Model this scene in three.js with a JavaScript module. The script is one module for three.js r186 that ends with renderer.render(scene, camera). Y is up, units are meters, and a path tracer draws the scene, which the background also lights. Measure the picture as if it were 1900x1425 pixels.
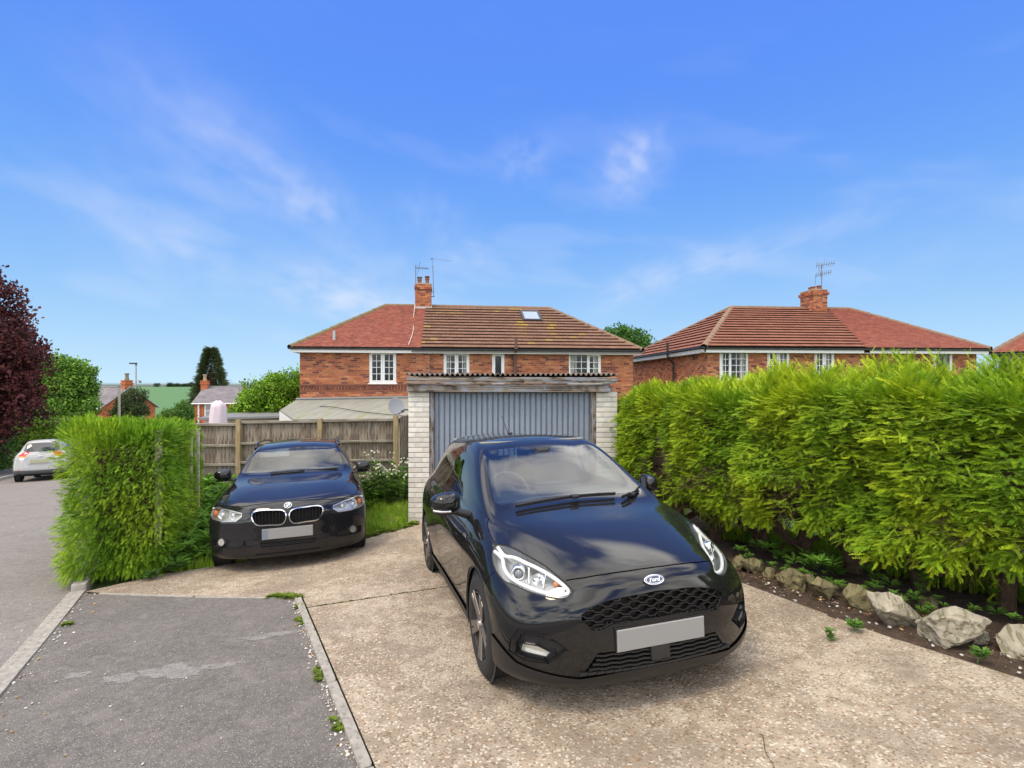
import * as THREE from 'three';
import { mergeGeometries } from 'three/addons/utils/BufferGeometryUtils.js';
import { createNoise2D, createNoise3D } from 'simplex-noise';

// ---------------------------------------------------------------- camera, sky, sun, exposure
const EYE = 1.63;
const scene = new THREE.Scene();
const camera = new THREE.PerspectiveCamera(73.2, 4 / 3, 0.05, 3000);
camera.position.set(0, EYE, 0);
camera.lookAt(0, EYE, -10);
camera.updateMatrixWorld();
const renderer = new THREE.WebGLRenderer({ antialias: true });
renderer.toneMapping = THREE.LinearToneMapping;
renderer.toneMappingExposure = 1.0;
renderer.shadowMap.enabled = true;

function makeRandom(seed) {
  let s = seed >>> 0;
  return () => { s = (s + 0x6d2b79f5) | 0; let t = Math.imul(s ^ (s >>> 15), 1 | s); t = (t + Math.imul(t ^ (t >>> 7), 61 | t)) ^ t; return ((t ^ (t >>> 14)) >>> 0) / 4294967296; };
}
const rnd = makeRandom(7);
const noise2 = createNoise2D(makeRandom(11)), noise3 = createNoise3D(makeRandom(12));
const clamp = (v, a = 0, b = 1) => Math.min(b, Math.max(a, v));
const lerp = (a, b, t) => a + (b - a) * t;
const smooth = (a, b, v) => { const t = clamp((v - a) / (b - a)); return t * t * (3 - 2 * t); };
const fbm3 = (x, y, z, n = 4) => { let s = 0, a = 0.5; for (let i = 0; i < n; i++) { s += a * noise3(x, y, z); x *= 2.03; y *= 2.03; z *= 2.03; a *= 0.5; } return s; };
const fbm2 = (x, y, n = 4) => { let s = 0, a = 0.5; for (let i = 0; i < n; i++) { s += a * noise2(x, y); x = x * 2.03 + 5.1; y = y * 2.03 + 1.7; a *= 0.5; } return s; };

const sunDirection = new THREE.Vector3(-0.38, 0.86, 0.34).normalize();
{
  // blue sky with thin wisps ahead, broken bright cloud overhead and behind (the car bonnets and windscreens mirror it)
  const W = 2048, H = 1024, data = new Float32Array(W * H * 4), D = Math.PI / 180;
  // wisps: azimuth, elevation, length, width, tilt (degrees), strength
  const wisps = [[-28, 20.5, 10, 2.6, -26, 0.30], [-21.5, 18.3, 4.0, 1.6, -22, 0.30], [-18.5, 9.3, 7, 1.7, -14, 0.62], [-10, 8, 5, 1.4, -8, 0.28], [12.8, 22.5, 3.0, 1.8, 62, 0.46], [14.5, 23.5, 3, 1.6, 30, 0.2], [1, 23.5, 3.4, 1.5, 12, 0.24],
    [13, 10.2, 5, 1.3, 22, 0.30], [21, 12.2, 6.5, 1.2, 14, 0.34], [32, 14.4, 5, 1.1, 16, 0.20], [-9, 17.8, 4, 1.8, -20, 0.16], [-5, 14, 4, 1.4, -10, 0.16], [-33, 11.5, 7, 2.0, -20, 0.26], [-36, 15, 7, 2, -28, 0.14], [-31, 24.5, 6, 2.4, -20, 0.12], [-14, 12.5, 6, 1.5, -15, 0.2], [38, 11, 8, 1.6, 10, 0.1]];
  for (let j = 0; j < H; j++) {
    const el = ((j + 0.5) / H - 0.5) * Math.PI, cy = Math.cos(el), y = Math.sin(el);
    for (let i = 0; i < W; i++) {
      const a = ((i + 0.5) / W - 0.5) * 2 * Math.PI, x = Math.cos(a) * cy, z = Math.sin(a) * cy, fwd = -z;
      const e = Math.max(y, 0), h = Math.pow(1 - Math.min(1, e / 0.62), 1.75);
      let r = lerp(0.115, 0.60, Math.pow(h, 1.7)), g = lerp(0.285, 0.84, Math.pow(h, 1.2)), b = lerp(0.94, 1.0, h);
      const az = Math.atan2(x, -z) / D, eld = el / D;
      if (fwd > -0.2 && y > -0.05) {
        let c = 0;
        for (const [A, E, L, T, tilt, s] of wisps) {
          const dx = (az - A) * Math.cos(E * D), dy = eld - E;
          if (Math.abs(dx) > 2.6 * L || Math.abs(dy) > 2.6 * L) continue;
          const ct = Math.cos(tilt * D), st = Math.sin(tilt * D), u = (dx * ct + dy * st) / L, v = (-dx * st + dy * ct) / (T * 1.4);
          const q = Math.exp(-(u * u + v * v));
          const n = 0.6 + 0.65 * fbm2(u * 1.3 + A, v * 0.7 + E, 4) + 0.22 * fbm2(u * 1.4 + 3 * A, v * 1.9 + E, 3);
          c += 0.72 * s * q * Math.max(0, n);
        }
        c += 0.10 * smooth(0.05, 0.5, fbm2(az * 0.03 + 4, eld * 0.11 + az * 0.02, 4)) * smooth(40, 8, eld);
        c = Math.min(0.8, c);
        r = lerp(r, 0.98, c); g = lerp(g, 0.98, c); b = lerp(b, 1.03, c);
      }
      const t = Math.max(smooth(0.60, 0.665, y), smooth(0.2, -0.3, fwd) * smooth(-0.02, 0.12, y));
      if (t > 0) {
        const k = 1.5 / (0.3 + Math.max(y, 0)), n = fbm3(x * k * 0.9, z * k * 0.9, 3.3, 5), c = t * smooth(-0.48, 0.08, n);
        const w = 2.6 + 1.6 * fbm3(x * k * 1.3 + 9, z * k * 1.3, 1.1, 4);
        r = lerp(r, w * 1.03, c); g = lerp(g, w, c); b = lerp(b, w * 0.96, c);
      }
      if (y < 0) { const q = smooth(-0.06, -0.14, y); r = lerp(r, 0.2, q); g = lerp(g, 0.22, q); b = lerp(b, 0.16, q); }
      const o = (j * W + i) * 4; data[o] = r; data[o + 1] = g; data[o + 2] = b; data[o + 3] = 1;
    }
  }
  const sky = new THREE.DataTexture(data, W, H, THREE.RGBAFormat, THREE.FloatType);
  sky.mapping = THREE.EquirectangularReflectionMapping; sky.magFilter = sky.minFilter = THREE.LinearFilter; sky.wrapS = THREE.RepeatWrapping; sky.needsUpdate = true;
  scene.background = sky; scene.environment = sky;
}
const sun = new THREE.DirectionalLight(0xffecd0, 2.0);
sun.position.copy(sunDirection).multiplyScalar(60).add(new THREE.Vector3(0, 0, -8)); sun.target.position.set(0, 0, -8);
sun.castShadow = true; sun.shadow.radius = 30; sun.shadow.mapSize.set(2048, 2048);
Object.assign(sun.shadow.camera, { left: -30, right: 30, top: 30, bottom: -30, near: 1, far: 140 });
scene.add(sun, sun.target);

// ---------------------------------------------------------------- helpers
const V3 = (x, y, z) => new THREE.Vector3(x, y, z);
// the lie of the land: x to the right, d straight ahead of the camera; it falls away ahead and to the left
function plane(x, d) { return -0.066 * d + 0.037 * x; }
function G(x, d) {
  let y = plane(x, d);
  if (d > 90) { const y0 = plane(x, 90); y = y0 + 7.0 * smooth(90, 560, Math.min(d, 520)) ; if (d > 520) y -= 0.02 * (d - 520); }
  if (x < -60) y += -0.037 * (x + 60);
  if (x > 30) y += -0.037 * (x - 30);
  y += 0.22 * Math.exp(-(((x + 0.8) / 1.5) ** 2 + ((d - 8.6) / 1.7) ** 2));
  y -= 0.055 * Math.exp(-(((x + 3.0) / 1.3) ** 2 + ((d - 7.4) / 2.2) ** 2));
  return y;
}
const P = (x, d, up = 0) => V3(x, G(x, d) + up, -d);
const col = (r, g, b) => new THREE.Color().setRGB(r, g, b);
const used = new Map();
function numbered(name) { const n = used.get(name) ?? 0; used.set(name, n + 1); return n ? `${name}_${String(n).padStart(3, '0')}` : name; }
function tag(o, label, category, group, kind) { o.userData.label = label; if (category) o.userData.category = category; if (group) o.userData.group = group; if (kind) o.userData.kind = kind; return o; }
function thing(name, label, category, pos = [0, 0, 0], turn = 0, group) {
  const o = new THREE.Group(); o.name = numbered(name); o.position.set(...pos); o.rotation.y = turn; scene.add(o); return tag(o, label, category, group);
}
function mesh(name, geometry, material, parent, kind) {
  const m = new THREE.Mesh(geometry, material); m.name = parent ? name : numbered(name); m.castShadow = m.receiveShadow = true; (parent ?? scene).add(m); if (kind) m.userData.kind = kind; return m;
}
function structure(name, label, geometry, material) { const m = mesh(name, geometry, material); tag(m, label, undefined, undefined, 'structure'); m.userData.category = name.replace(/_/g, ' ').split(' ').slice(-2).join(' '); return m; }
const merged = (list) => list.length === 1 ? list[0] : mergeGeometries(list.map((g) => { const k = g.index ? g.toNonIndexed() : g; for (const n of Object.keys(k.attributes)) if (!['position', 'normal', 'uv'].includes(n)) k.deleteAttribute(n); if (!k.attributes.uv) k.setAttribute('uv', new THREE.BufferAttribute(new Float32Array(k.attributes.position.count * 2), 2)); return k; }));
function box(w, h, dp, x = 0, y = 0, z = 0, rx = 0, ry = 0, rz = 0) { const g = new THREE.BoxGeometry(w, h, dp); if (rx) g.rotateX(rx); if (rz) g.rotateZ(rz); if (ry) g.rotateY(ry); g.translate(x, y, z); return g; }
// box with chamfered edges
function bevelBox(w, h, dp, c = 0.004) {
  const s = new THREE.Shape(); const a = w / 2 - c, b = h / 2 - c; s.moveTo(-a, -b); s.lineTo(a, -b); s.lineTo(a, b); s.lineTo(-a, b); s.closePath();
  const g = new THREE.ExtrudeGeometry(s, { depth: dp - 2 * c, bevelEnabled: true, bevelThickness: c, bevelSize: c, bevelSegments: 1, curveSegments: 1 }); g.translate(0, 0, -dp / 2 + c); return g;
}
function tube(points, r, seg = 24, radial = 6, closed = false) { return new THREE.TubeGeometry(new THREE.CatmullRomCurve3(points, closed, 'centripetal'), seg, r, radial, closed); }
function bar(a, b, r, radial = 8, r2 = r) {
  const d = b.clone().sub(a), L = d.length(), g = new THREE.CylinderGeometry(r2, r, L, radial); g.translate(0, L / 2, 0);
  g.applyQuaternion(new THREE.Quaternion().setFromUnitVectors(V3(0, 1, 0), d.normalize())); g.translate(a.x, a.y, a.z); return g;
}
function setUV(g, f) { const p = g.attributes.position, u = new Float32Array(p.count * 2); for (let i = 0; i < p.count; i++) { const [s, t] = f(p.getX(i), p.getY(i), p.getZ(i)); u[2 * i] = s; u[2 * i + 1] = t; } g.setAttribute('uv', new THREE.BufferAttribute(u, 2)); return g; }
function instanced(name, geometry, material, parent, list, colors) {
  const m = new THREE.InstancedMesh(geometry, material, list.length); m.name = parent ? name : numbered(name); m.castShadow = m.receiveShadow = true;
  list.forEach((t, i) => { m.setMatrixAt(i, t); if (colors) m.setColorAt(i, colors[i]); });
  m.userData.kind = 'stuff'; (parent ?? scene).add(m); return m;
}
const matrix = (pos, quat, sx, sy = sx, sz = sx) => new THREE.Matrix4().compose(pos, quat, V3(sx, sy, sz));
const _e = new THREE.Euler();
const quatE = (x, y, z, order = 'YXZ') => new THREE.Quaternion().setFromEuler(_e.set(x, y, z, order));

// computed textures: fn(u, v) in 0..1 gives linear 0..1 rgb
function texture(w, h, fn, { srgb = true, rx = 1, ry = 1 } = {}) {
  const d = new Uint8Array(w * h * 4), enc = (v) => { v = clamp(v); return Math.round(255 * (srgb ? (v <= 0.0031308 ? 12.92 * v : 1.055 * Math.pow(v, 1 / 2.4) - 0.055) : v)); };
  for (let j = 0, o = 0; j < h; j++) for (let i = 0; i < w; i++, o += 4) { const c = fn((i + 0.5) / w, (j + 0.5) / h, i, j); d[o] = enc(c[0]); d[o + 1] = enc(c[1]); d[o + 2] = enc(c[2]); d[o + 3] = 255; }
  const t = new THREE.DataTexture(d, w, h); t.wrapS = t.wrapT = THREE.RepeatWrapping; t.magFilter = THREE.LinearFilter; t.minFilter = THREE.LinearMipmapLinearFilter; t.generateMipmaps = true;
  if (srgb) t.colorSpace = THREE.SRGBColorSpace; t.repeat.set(rx, ry); t.needsUpdate = true; return t;
}
// noise that repeats over a tile, tabulated on a periodic grid
const tileTables = new Map();
function tileNoise(u, v, f, seed, n = 4) {
  const id = f * 1e4 + seed * 10 + n, M = 256; let t = tileTables.get(id);
  if (!t) {
    t = new Float32Array(M * M);
    for (let j = 0; j < M; j++) for (let i = 0; i < M; i++) {
      const x = i / M, y = j / M, a = smooth(0.7, 1, x), b = smooth(0.7, 1, y), s = (p, q) => fbm2(p * f + seed * 3.7, q * f - seed * 1.3, n);
      let w = s(x, y); if (a > 0 || b > 0) { const k = Math.sqrt((a * a + (1 - a) ** 2) * (b * b + (1 - b) ** 2)); w = ((1 - a) * (1 - b) * w + (a > 0 ? a * (1 - b) * s(x - 1, y) : 0) + (b > 0 ? (1 - a) * b * s(x, y - 1) : 0) + (a > 0 && b > 0 ? a * b * s(x - 1, y - 1) : 0)) / k; }
      t[j * M + i] = w;
    }
    tileTables.set(id, t);
  }
  const p = u * M, q = v * M, i = Math.floor(p), j = Math.floor(q), fx = p - i, fy = q - j, i0 = i & 255, i1 = (i + 1) & 255, j0 = (j & 255) * M, j1 = ((j + 1) & 255) * M;
  return (t[j0 + i0] * (1 - fx) + t[j0 + i1] * fx) * (1 - fy) + (t[j1 + i0] * (1 - fx) + t[j1 + i1] * fx) * fy;
}
const std = (o) => new THREE.MeshStandardMaterial(o), phys = (o) => new THREE.MeshPhysicalMaterial(o);
const mix3 = (a, b, t) => [lerp(a[0], b[0], t), lerp(a[1], b[1], t), lerp(a[2], b[2], t)];

// ---------------------------------------------------------------- triangle soup tools (cut surfaces by outlines, thicken them)
// a soup is a flat array of vertices of 6 numbers (position, normal), three to a triangle
function soupOf(g) { const k = g.index ? g.toNonIndexed() : g, p = k.attributes.position, n = k.attributes.normal, s = new Array(p.count * 6); for (let i = 0; i < p.count; i++) { s[6 * i] = p.getX(i); s[6 * i + 1] = p.getY(i); s[6 * i + 2] = p.getZ(i); s[6 * i + 3] = n.getX(i); s[6 * i + 4] = n.getY(i); s[6 * i + 5] = n.getZ(i); } return s; }
function geometryOf(soup, uvf) {
  const n = soup.length / 6, p = new Float32Array(n * 3), m = new Float32Array(n * 3), u = new Float32Array(n * 2);
  for (let i = 0; i < n; i++) {
    for (let c = 0; c < 3; c++) { p[3 * i + c] = soup[6 * i + c]; m[3 * i + c] = soup[6 * i + 3 + c]; }
    const q = uvf ? uvf(p[3 * i], p[3 * i + 1], p[3 * i + 2]) : [p[3 * i] + 0.31 * p[3 * i + 2], p[3 * i + 1] + 0.47 * p[3 * i + 2]]; u[2 * i] = q[0]; u[2 * i + 1] = q[1];
  }
  const g = new THREE.BufferGeometry(); g.setAttribute('position', new THREE.BufferAttribute(p, 3)); g.setAttribute('normal', new THREE.BufferAttribute(m, 3)); g.setAttribute('uv', new THREE.BufferAttribute(u, 2)); return g;
}
function inPolygon(u, v, poly) { let c = false; for (let i = 0, j = poly.length - 1; i < poly.length; j = i++) { const [a, b] = poly[i], [e, f] = poly[j]; if ((b > v) !== (f > v) && u < (e - a) * (v - b) / (f - b) + a) c = !c; } return c; }
function cutSoup(soup, poly, proj, filter) {
  const inside = [], outside = [];
  let u0 = 1e9, u1 = -1e9, v0 = 1e9, v1 = -1e9; for (const [u, v] of poly) { u0 = Math.min(u0, u); u1 = Math.max(u1, u); v0 = Math.min(v0, v); v1 = Math.max(v1, v); }
  const N = poly.length;
  for (let o = 0; o < soup.length; o += 18) {
    const T = [soup.slice(o, o + 6), soup.slice(o + 6, o + 12), soup.slice(o + 12, o + 18)];
    for (const t of T) { const q = proj(t[0], t[1], t[2]); t.push(q[0], q[1]); }
    const bu0 = Math.min(T[0][6], T[1][6], T[2][6]), bu1 = Math.max(T[0][6], T[1][6], T[2][6]), bv0 = Math.min(T[0][7], T[1][7], T[2][7]), bv1 = Math.max(T[0][7], T[1][7], T[2][7]);
    if (bu1 < u0 || bu0 > u1 || bv1 < v0 || bv0 > v1 || (filter && !filter(T))) { for (const t of T) for (let c = 0; c < 6; c++) outside.push(t[c]); continue; }
    let pieces = [T];
    for (let i = 0; i < N; i++) {
      const [a, b] = poly[i], [e, f] = poly[(i + 1) % N], mu0 = Math.min(a, e), mu1 = Math.max(a, e), mv0 = Math.min(b, f), mv1 = Math.max(b, f);
      if (bu1 < mu0 || bu0 > mu1 || bv1 < mv0 || bv0 > mv1) continue;
      const nu = f - b, nv = a - e, L = Math.hypot(nu, nv); if (L < 1e-9) continue;
      const next = [];
      for (const t of pieces) {
        const s = t.map((q) => ((q[6] - a) * nu + (q[7] - b) * nv) / L);
        const pos = s.filter((q) => q > 1e-6).length, neg = s.filter((q) => q < -1e-6).length;
        if (!pos || !neg) { next.push(t); continue; }
        const A = [], B = [];
        for (let k = 0; k < 3; k++) {
          const p = t[k], q = t[(k + 1) % 3], sp = s[k], sq = s[(k + 1) % 3];
          if (sp >= -1e-6) A.push(p); if (sp <= 1e-6) B.push(p);
          if ((sp > 1e-6 && sq < -1e-6) || (sp < -1e-6 && sq > 1e-6)) { const w = sp / (sp - sq), m = p.map((c, z) => c + (q[z] - c) * w); A.push(m); B.push(m); }
        }
        for (const R of [A, B]) for (let k = 1; k + 1 < R.length; k++) next.push([R[0], R[k], R[k + 1]]);
      }
      pieces = next;
    }
    for (const t of pieces) {
      const inn = inPolygon((t[0][6] + t[1][6] + t[2][6]) / 3, (t[0][7] + t[1][7] + t[2][7]) / 3, poly), out = inn ? inside : outside;
      for (const q of t) for (let c = 0; c < 6; c++) out.push(q[c]);
    }
  }
  return { inside, outside };
}
function moveSoup(s, k) { const r = s.slice(); for (let i = 0; i < r.length; i += 6) { const L = Math.hypot(r[i + 3], r[i + 4], r[i + 5]) || 1; for (let c = 0; c < 3; c++) r[i + c] += k * r[i + 3 + c] / L; } return r; }
// the rim between a surface and its copy moved by a and b along the normals
function rimSoup(s, a, b) {
  const key = (o) => `${Math.round(s[o] * 8e3)},${Math.round(s[o + 1] * 8e3)},${Math.round(s[o + 2] * 8e3)}`, count = new Map();
  for (let o = 0; o < s.length; o += 18) for (let k = 0; k < 3; k++) { const p = o + 6 * k, q = o + 6 * ((k + 1) % 3), A = key(p), B = key(q); if (A === B) continue; const id = A < B ? A + '|' + B : B + '|' + A; const e = count.get(id); if (e) e.n++; else count.set(id, { n: 1, p, q }); }
  const out = [];
  for (const { n, p, q } of count.values()) {
    if (n !== 1) continue;
    const at = (o, k) => [s[o] + k * s[o + 3], s[o + 1] + k * s[o + 4], s[o + 2] + k * s[o + 5]];
    const p0 = at(p, a), q0 = at(q, a), p1 = at(p, b), q1 = at(q, b), e = V3(q0[0] - p0[0], q0[1] - p0[1], q0[2] - p0[2]), m = V3(s[p + 3], s[p + 4], s[p + 5]), f = e.cross(m).normalize();
    const N = [f.x, f.y, f.z];
    for (const v of [p0, q0, q1, p0, q1, p1]) out.push(...v, ...N);
  }
  return out;
}
// a sheet of ground cut to an outline given in (x, d), lying UP above the land
function drape(poly, step, up, uvScale = 1, lift) {
  let x0 = 1e9, x1 = -1e9, d0 = 1e9, d1 = -1e9; for (const [x, d] of poly) { x0 = Math.min(x0, x); x1 = Math.max(x1, x); d0 = Math.min(d0, d); d1 = Math.max(d1, d); }
  const nx = Math.max(1, Math.ceil((x1 - x0) / step)), nd = Math.max(1, Math.ceil((d1 - d0) / step)), s = [];
  const v = (i, j) => { const x = lerp(x0, x1, i / nx), d = lerp(d0, d1, j / nd); return [x, 0, -d, 0, 1, 0]; };
  for (let i = 0; i < nx; i++) for (let j = 0; j < nd; j++) { const a = v(i, j), b = v(i + 1, j), c = v(i + 1, j + 1), e = v(i, j + 1); s.push(...a, ...b, ...c, ...a, ...c, ...e); }
  const r = cutSoup(s, poly, (x, y, z) => [x, -z]).inside;
  for (let i = 0; i < r.length; i += 6) { const x = r[i], d = -r[i + 2], q = 0.05; r[i + 1] = G(x, d) + up + (lift ? lift(x, d) : 0); const n = V3(-(G(x + q, d) - G(x - q, d)) / (2 * q), 1, (G(x, d + q) - G(x, d - q)) / (2 * q)).normalize(); r[i + 3] = n.x; r[i + 4] = n.y; r[i + 5] = n.z; }
  return geometryOf(r, (x, y, z) => [x / uvScale, -z / uvScale]);
}
// ---------------------------------------------------------------- ground, road, drive
const hash2 = (i, j, k = 0) => ((Math.imul(i * 73856093 ^ j * 19349663 ^ k * 83492791, 2654435761) >>> 8) & 65535) / 65535;
const concreteMap = texture(2048, 2048, (u, v, i, j) => {
  const big = tileNoise(u, v, 4, 3, 4), mid = tileNoise(u, v, 30, 5, 3), fine = noise2(i * 0.31, j * 0.31), wear = smooth(-0.45, 0.55, 0.7 * big + 0.75 * mid + 0.2 * fine);
  let c = mix3([0.25, 0.20, 0.145], [0.40, 0.335, 0.255], wear);
  const h1 = hash2(i >> 2, j >> 2), h2 = hash2((i + 1) >> 1, (j + 1) >> 1, 3), h3 = hash2((i + 3) >> 3, (j + 3) >> 3, 9);
  if (h1 < 0.085) c = mix3(c, [0.13, 0.075, 0.035], 0.68); else if (h1 > 0.90) c = mix3(c, [0.64, 0.57, 0.48], 0.55); else if (h1 > 0.84) c = mix3(c, [0.38, 0.21, 0.10], 0.45);
  if (h2 < 0.07) c = mix3(c, [0.09, 0.07, 0.05], 0.5); if (h3 < 0.012) c = mix3(c, [0.16, 0.12, 0.08], 0.6); else if (h3 > 0.99) c = mix3(c, [0.6, 0.54, 0.46], 0.5);
  const k = 1 + 0.16 * fine + 0.22 * (hash2(i, j, 5) - 0.5), st = smooth(0.12, 0.5, tileNoise(u, v, 7, 21, 5) + 0.25 * mid); c = mix3(c, [0.17, 0.135, 0.10], st * 0.42);
  return [c[0] * k, c[1] * k, c[2] * k];
});
const gritBump = texture(1024, 1024, (u, v, i, j) => { const a = 0.5 + 0.35 * noise2(i * 0.22, j * 0.22) + 0.25 * noise2(i * 0.61, j * 0.61); return [a, a, a]; }, { srgb: false });
const concrete = std({ map: concreteMap, roughness: 0.93, bumpMap: gritBump, bumpScale: 0.006 });
function asphaltTexture(base, spread, seed) {
  return texture(2048, 2048, (u, v, i, j) => {
    const mid = tileNoise(u, v, 34, seed + 2, 3), big = tileNoise(u, v, 4, seed, 4), h = ((Math.imul(i * 73856093 ^ j * 19349663 ^ seed, 2654435761) >>> 8) & 65535) / 65535, h2 = ((Math.imul((i >> 1) * 83492791 ^ (j >> 1) * 29349663, 2246822519) >>> 8) & 65535) / 65535;
    const k = base * (1 + 0.18 * big + 0.28 * mid + 0.22 * noise2(i * 0.27, j * 0.27) + spread * (h - 0.5)); let c = [k * 1.08, k * 0.98, k * 0.88];
    const h4 = hash2(i >> 2, j >> 2, seed); if (h4 > 0.955) c = mix3(c, [0.38, 0.36, 0.33], 0.55); else if (h4 < 0.05) c = mix3(c, [0.045, 0.043, 0.04], 0.5); else if (h2 > 0.945) c = mix3(c, [0.34, 0.32, 0.30], 0.5); else if (h2 < 0.06) c = mix3(c, [0.05, 0.048, 0.046], 0.5);
    const st = smooth(0.22, 0.5, tileNoise(u, v, 7, seed + 9, 5)); return mix3(c, [0.26, 0.235, 0.21], st * 0.22);
  });
}
const tarmac = std({ map: asphaltTexture(0.122, 0.36, 31), roughness: 0.95, bumpMap: gritBump, bumpScale: 0.006 });
const roadTar = std({ map: asphaltTexture(0.185, 0.26, 57), roughness: 0.9, bumpMap: gritBump, bumpScale: 0.004 });
const kerbMap = texture(512, 512, (u, v, i, j) => { const n = tileNoise(u, v, 5, 77, 4), k = 0.40 * (1 + 0.3 * n + 0.2 * noise2(i * 0.5, j * 0.5)), st = smooth(0.1, 0.45, tileNoise(u, v, 9, 4, 4)); return mix3([k, k * 0.93, k * 0.82], [0.2, 0.18, 0.14], st * 0.55); });
const kerbStone = std({ map: kerbMap, roughness: 0.9, bumpMap: gritBump, bumpScale: 0.004 });
const soilMap = texture(1024, 1024, (u, v, i, j) => { const n = tileNoise(u, v, 12, 8, 5), h = ((Math.imul((i >> 2) * 73856093 ^ (j >> 2) * 19349663, 2654435761) >>> 8) & 65535) / 65535; const k = 1 + 0.6 * n + 0.25 * noise2(i * 0.3, j * 0.3); let c = [0.105 * k, 0.066 * k, 0.042 * k]; if (h > 0.965) c = mix3(c, [0.3, 0.24, 0.18], 0.7); return c; });
const soil = std({ map: soilMap, roughness: 1, bumpMap: gritBump, bumpScale: 0.02 });
const turfMap = texture(512, 512, (u, v, i, j) => { const n = tileNoise(u, v, 9, 18, 5); const k = 1 + 0.5 * n + 0.3 * noise2(i * 0.4, j * 0.4); return mix3([0.055 * k, 0.10 * k, 0.018 * k], [0.14 * k, 0.12 * k, 0.05 * k], smooth(0.05, 0.4, tileNoise(u, v, 5, 2, 3))); });
const turf = std({ map: turfMap, roughness: 1 });
const fieldGreen = std({ color: col(0.075, 0.17, 0.055), roughness: 1 });

{ // the land itself, out to the horizon
  const xs = [], ds = []; for (let t = -1; t <= 1.0001; t += 1 / 60) xs.push(Math.sign(t) * (Math.abs(t) * 40 + 1100 * Math.abs(t) ** 4)); for (let t = 0; t <= 1.0001; t += 1 / 90) ds.push(-25 + 130 * t + 1400 * t ** 4);
  const s = [], n = (x, d) => V3(-(G(x + 0.3, d) - G(x - 0.3, d)) / 0.6, 1, (G(x, d + 0.3) - G(x, d - 0.3)) / 0.6).normalize();
  const v = (x, d) => { const m = n(x, d); return [x, G(x, d) - 0.045, -d, m.x, m.y, m.z]; };
  for (let i = 0; i + 1 < xs.length; i++) for (let j = 0; j + 1 < ds.length; j++) { const a = v(xs[i], ds[j]), b = v(xs[i + 1], ds[j]), c = v(xs[i + 1], ds[j + 1]), e = v(xs[i], ds[j + 1]); s.push(...a, ...b, ...c, ...a, ...c, ...e); }
  structure('ground', 'green and earthy land sloping away to the valley', geometryOf(s, (x, y, z) => [x / 3, -z / 3]), turf);
  structure('field', 'green crop field on the far hillside', drape([[-420, 110], [-40, 110], [60, 560], [-900, 560]], 20, 0.25, 8), fieldGreen);
}
// the road runs away to the left; kerb line through A with direction R, N points towards the road
const kerbA = [-4.4, 5.31], R = [-0.497, 0.868], N = [-0.868, -0.497];
const along = (s, t) => [kerbA[0] + R[0] * s + N[0] * t, kerbA[1] + R[1] * s + N[1] * t];
structure('road', 'grey worn asphalt road running down to the left', drape([along(-16, 0.13), along(70, 0.13), along(70, 5.9), along(-16, 5.9)], 0.5, -0.012, 4), roadTar);
structure('far_pavement', 'asphalt pavement on the far side of the road', drape([along(-16, 6.03), along(70, 6.03), along(70, 7.6), along(-16, 7.6)], 0.8, 0.07, 4), tarmac);
// the tarmac bay between the road kerb and the concrete drive
const edgeNear = [1.1, -0.86], edgeCorner = [-2.03, 4.9];
const E_ = [edgeCorner[0] - edgeNear[0], edgeCorner[1] - edgeNear[1]], EL = Math.hypot(...E_), ER = [E_[0] / EL, E_[1] / EL], EN = [-ER[1], ER[0]];
structure('parking_bay', 'dark tarmac parking bay with worn pale patches', drape([along(-9, -0.005), along(0, -0.005), [-4.25, 5.27], edgeCorner, edgeNear], 0.25, 0, 3.1), tarmac);
structure('concrete_drive', 'pinkish exposed aggregate concrete drive under the cars', drape([[edgeNear[0] + 0.05, edgeNear[1]], [edgeCorner[0] + 0.035, edgeCorner[1] + 0.03], [-4.25, 5.31], [-4.42, 5.36], [-3.98, 5.98], [-3.55, 6.3], [-2.9, 6.95], [-2.05, 7.2], [-1.62, 7.62], [-1.5, 8.1], [1.6, 8.1], [1.75, 6.6], [2.0, 5.3], [2.14, 4.9], [2.62, 3.64], [2.97, 3.0], [3.5, 2.1], [4.6, -0.5], [4, -4], [2, -4]], 0.25, 0.004, 5.7), concrete);
structure('soil_strip', 'bare brown soil strip along the foot of the conifer hedge', drape([[1.6, 7.8], [1.72, 6.6], [1.97, 5.3], [2.11, 4.9], [2.59, 3.64], [2.94, 3.0], [3.47, 2.1], [4.5, -0.5], [7, 0.5], [5.2, 3.2], [4.2, 5.2], [3.4, 8.2]], 0.15, -0.004, 1.5, (x, d) => 0.03 * fbm2(x * 2, d * 2, 3) - 0.006), soil);

function kerbRun(name, label, from, to, width, height, up, pieceLength, sunk) {
  const g = new THREE.Group(); g.name = numbered(name); scene.add(g); tag(g, label, 'kerb', undefined, 'structure');
  const L = Math.hypot(to[0] - from[0], to[1] - from[1]), n = Math.max(1, Math.round(L / pieceLength)), len = L / n, geo = bevelBox(width, height, len - 0.012, 0.008); setUV(geo, (x, y, z) => [x * 2 + y, z * 1.3]);
  for (let i = 0; i < n; i++) {
    const t = (i + 0.5) / n, x = lerp(from[0], to[0], t), d = lerp(from[1], to[1], t), m = mesh('kerbstone', geo, kerbStone, g);
    const dir = V3(to[0] - from[0], 0, -(to[1] - from[1])).normalize(); dir.y = (G(x + dir.x * 0.2, d - dir.z * 0.2) - G(x - dir.x * 0.2, d + dir.z * 0.2)) / 0.4;
    m.position.set(x, G(x, d) - height / 2 + up + 0.006 * (rnd() - 0.5), -d); m.lookAt(m.position.clone().add(dir)); m.rotateZ(0.02 * (rnd() - 0.5)); m.rotateY(0.006 * (rnd() - 0.5));
  }
  return g;
}
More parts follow.
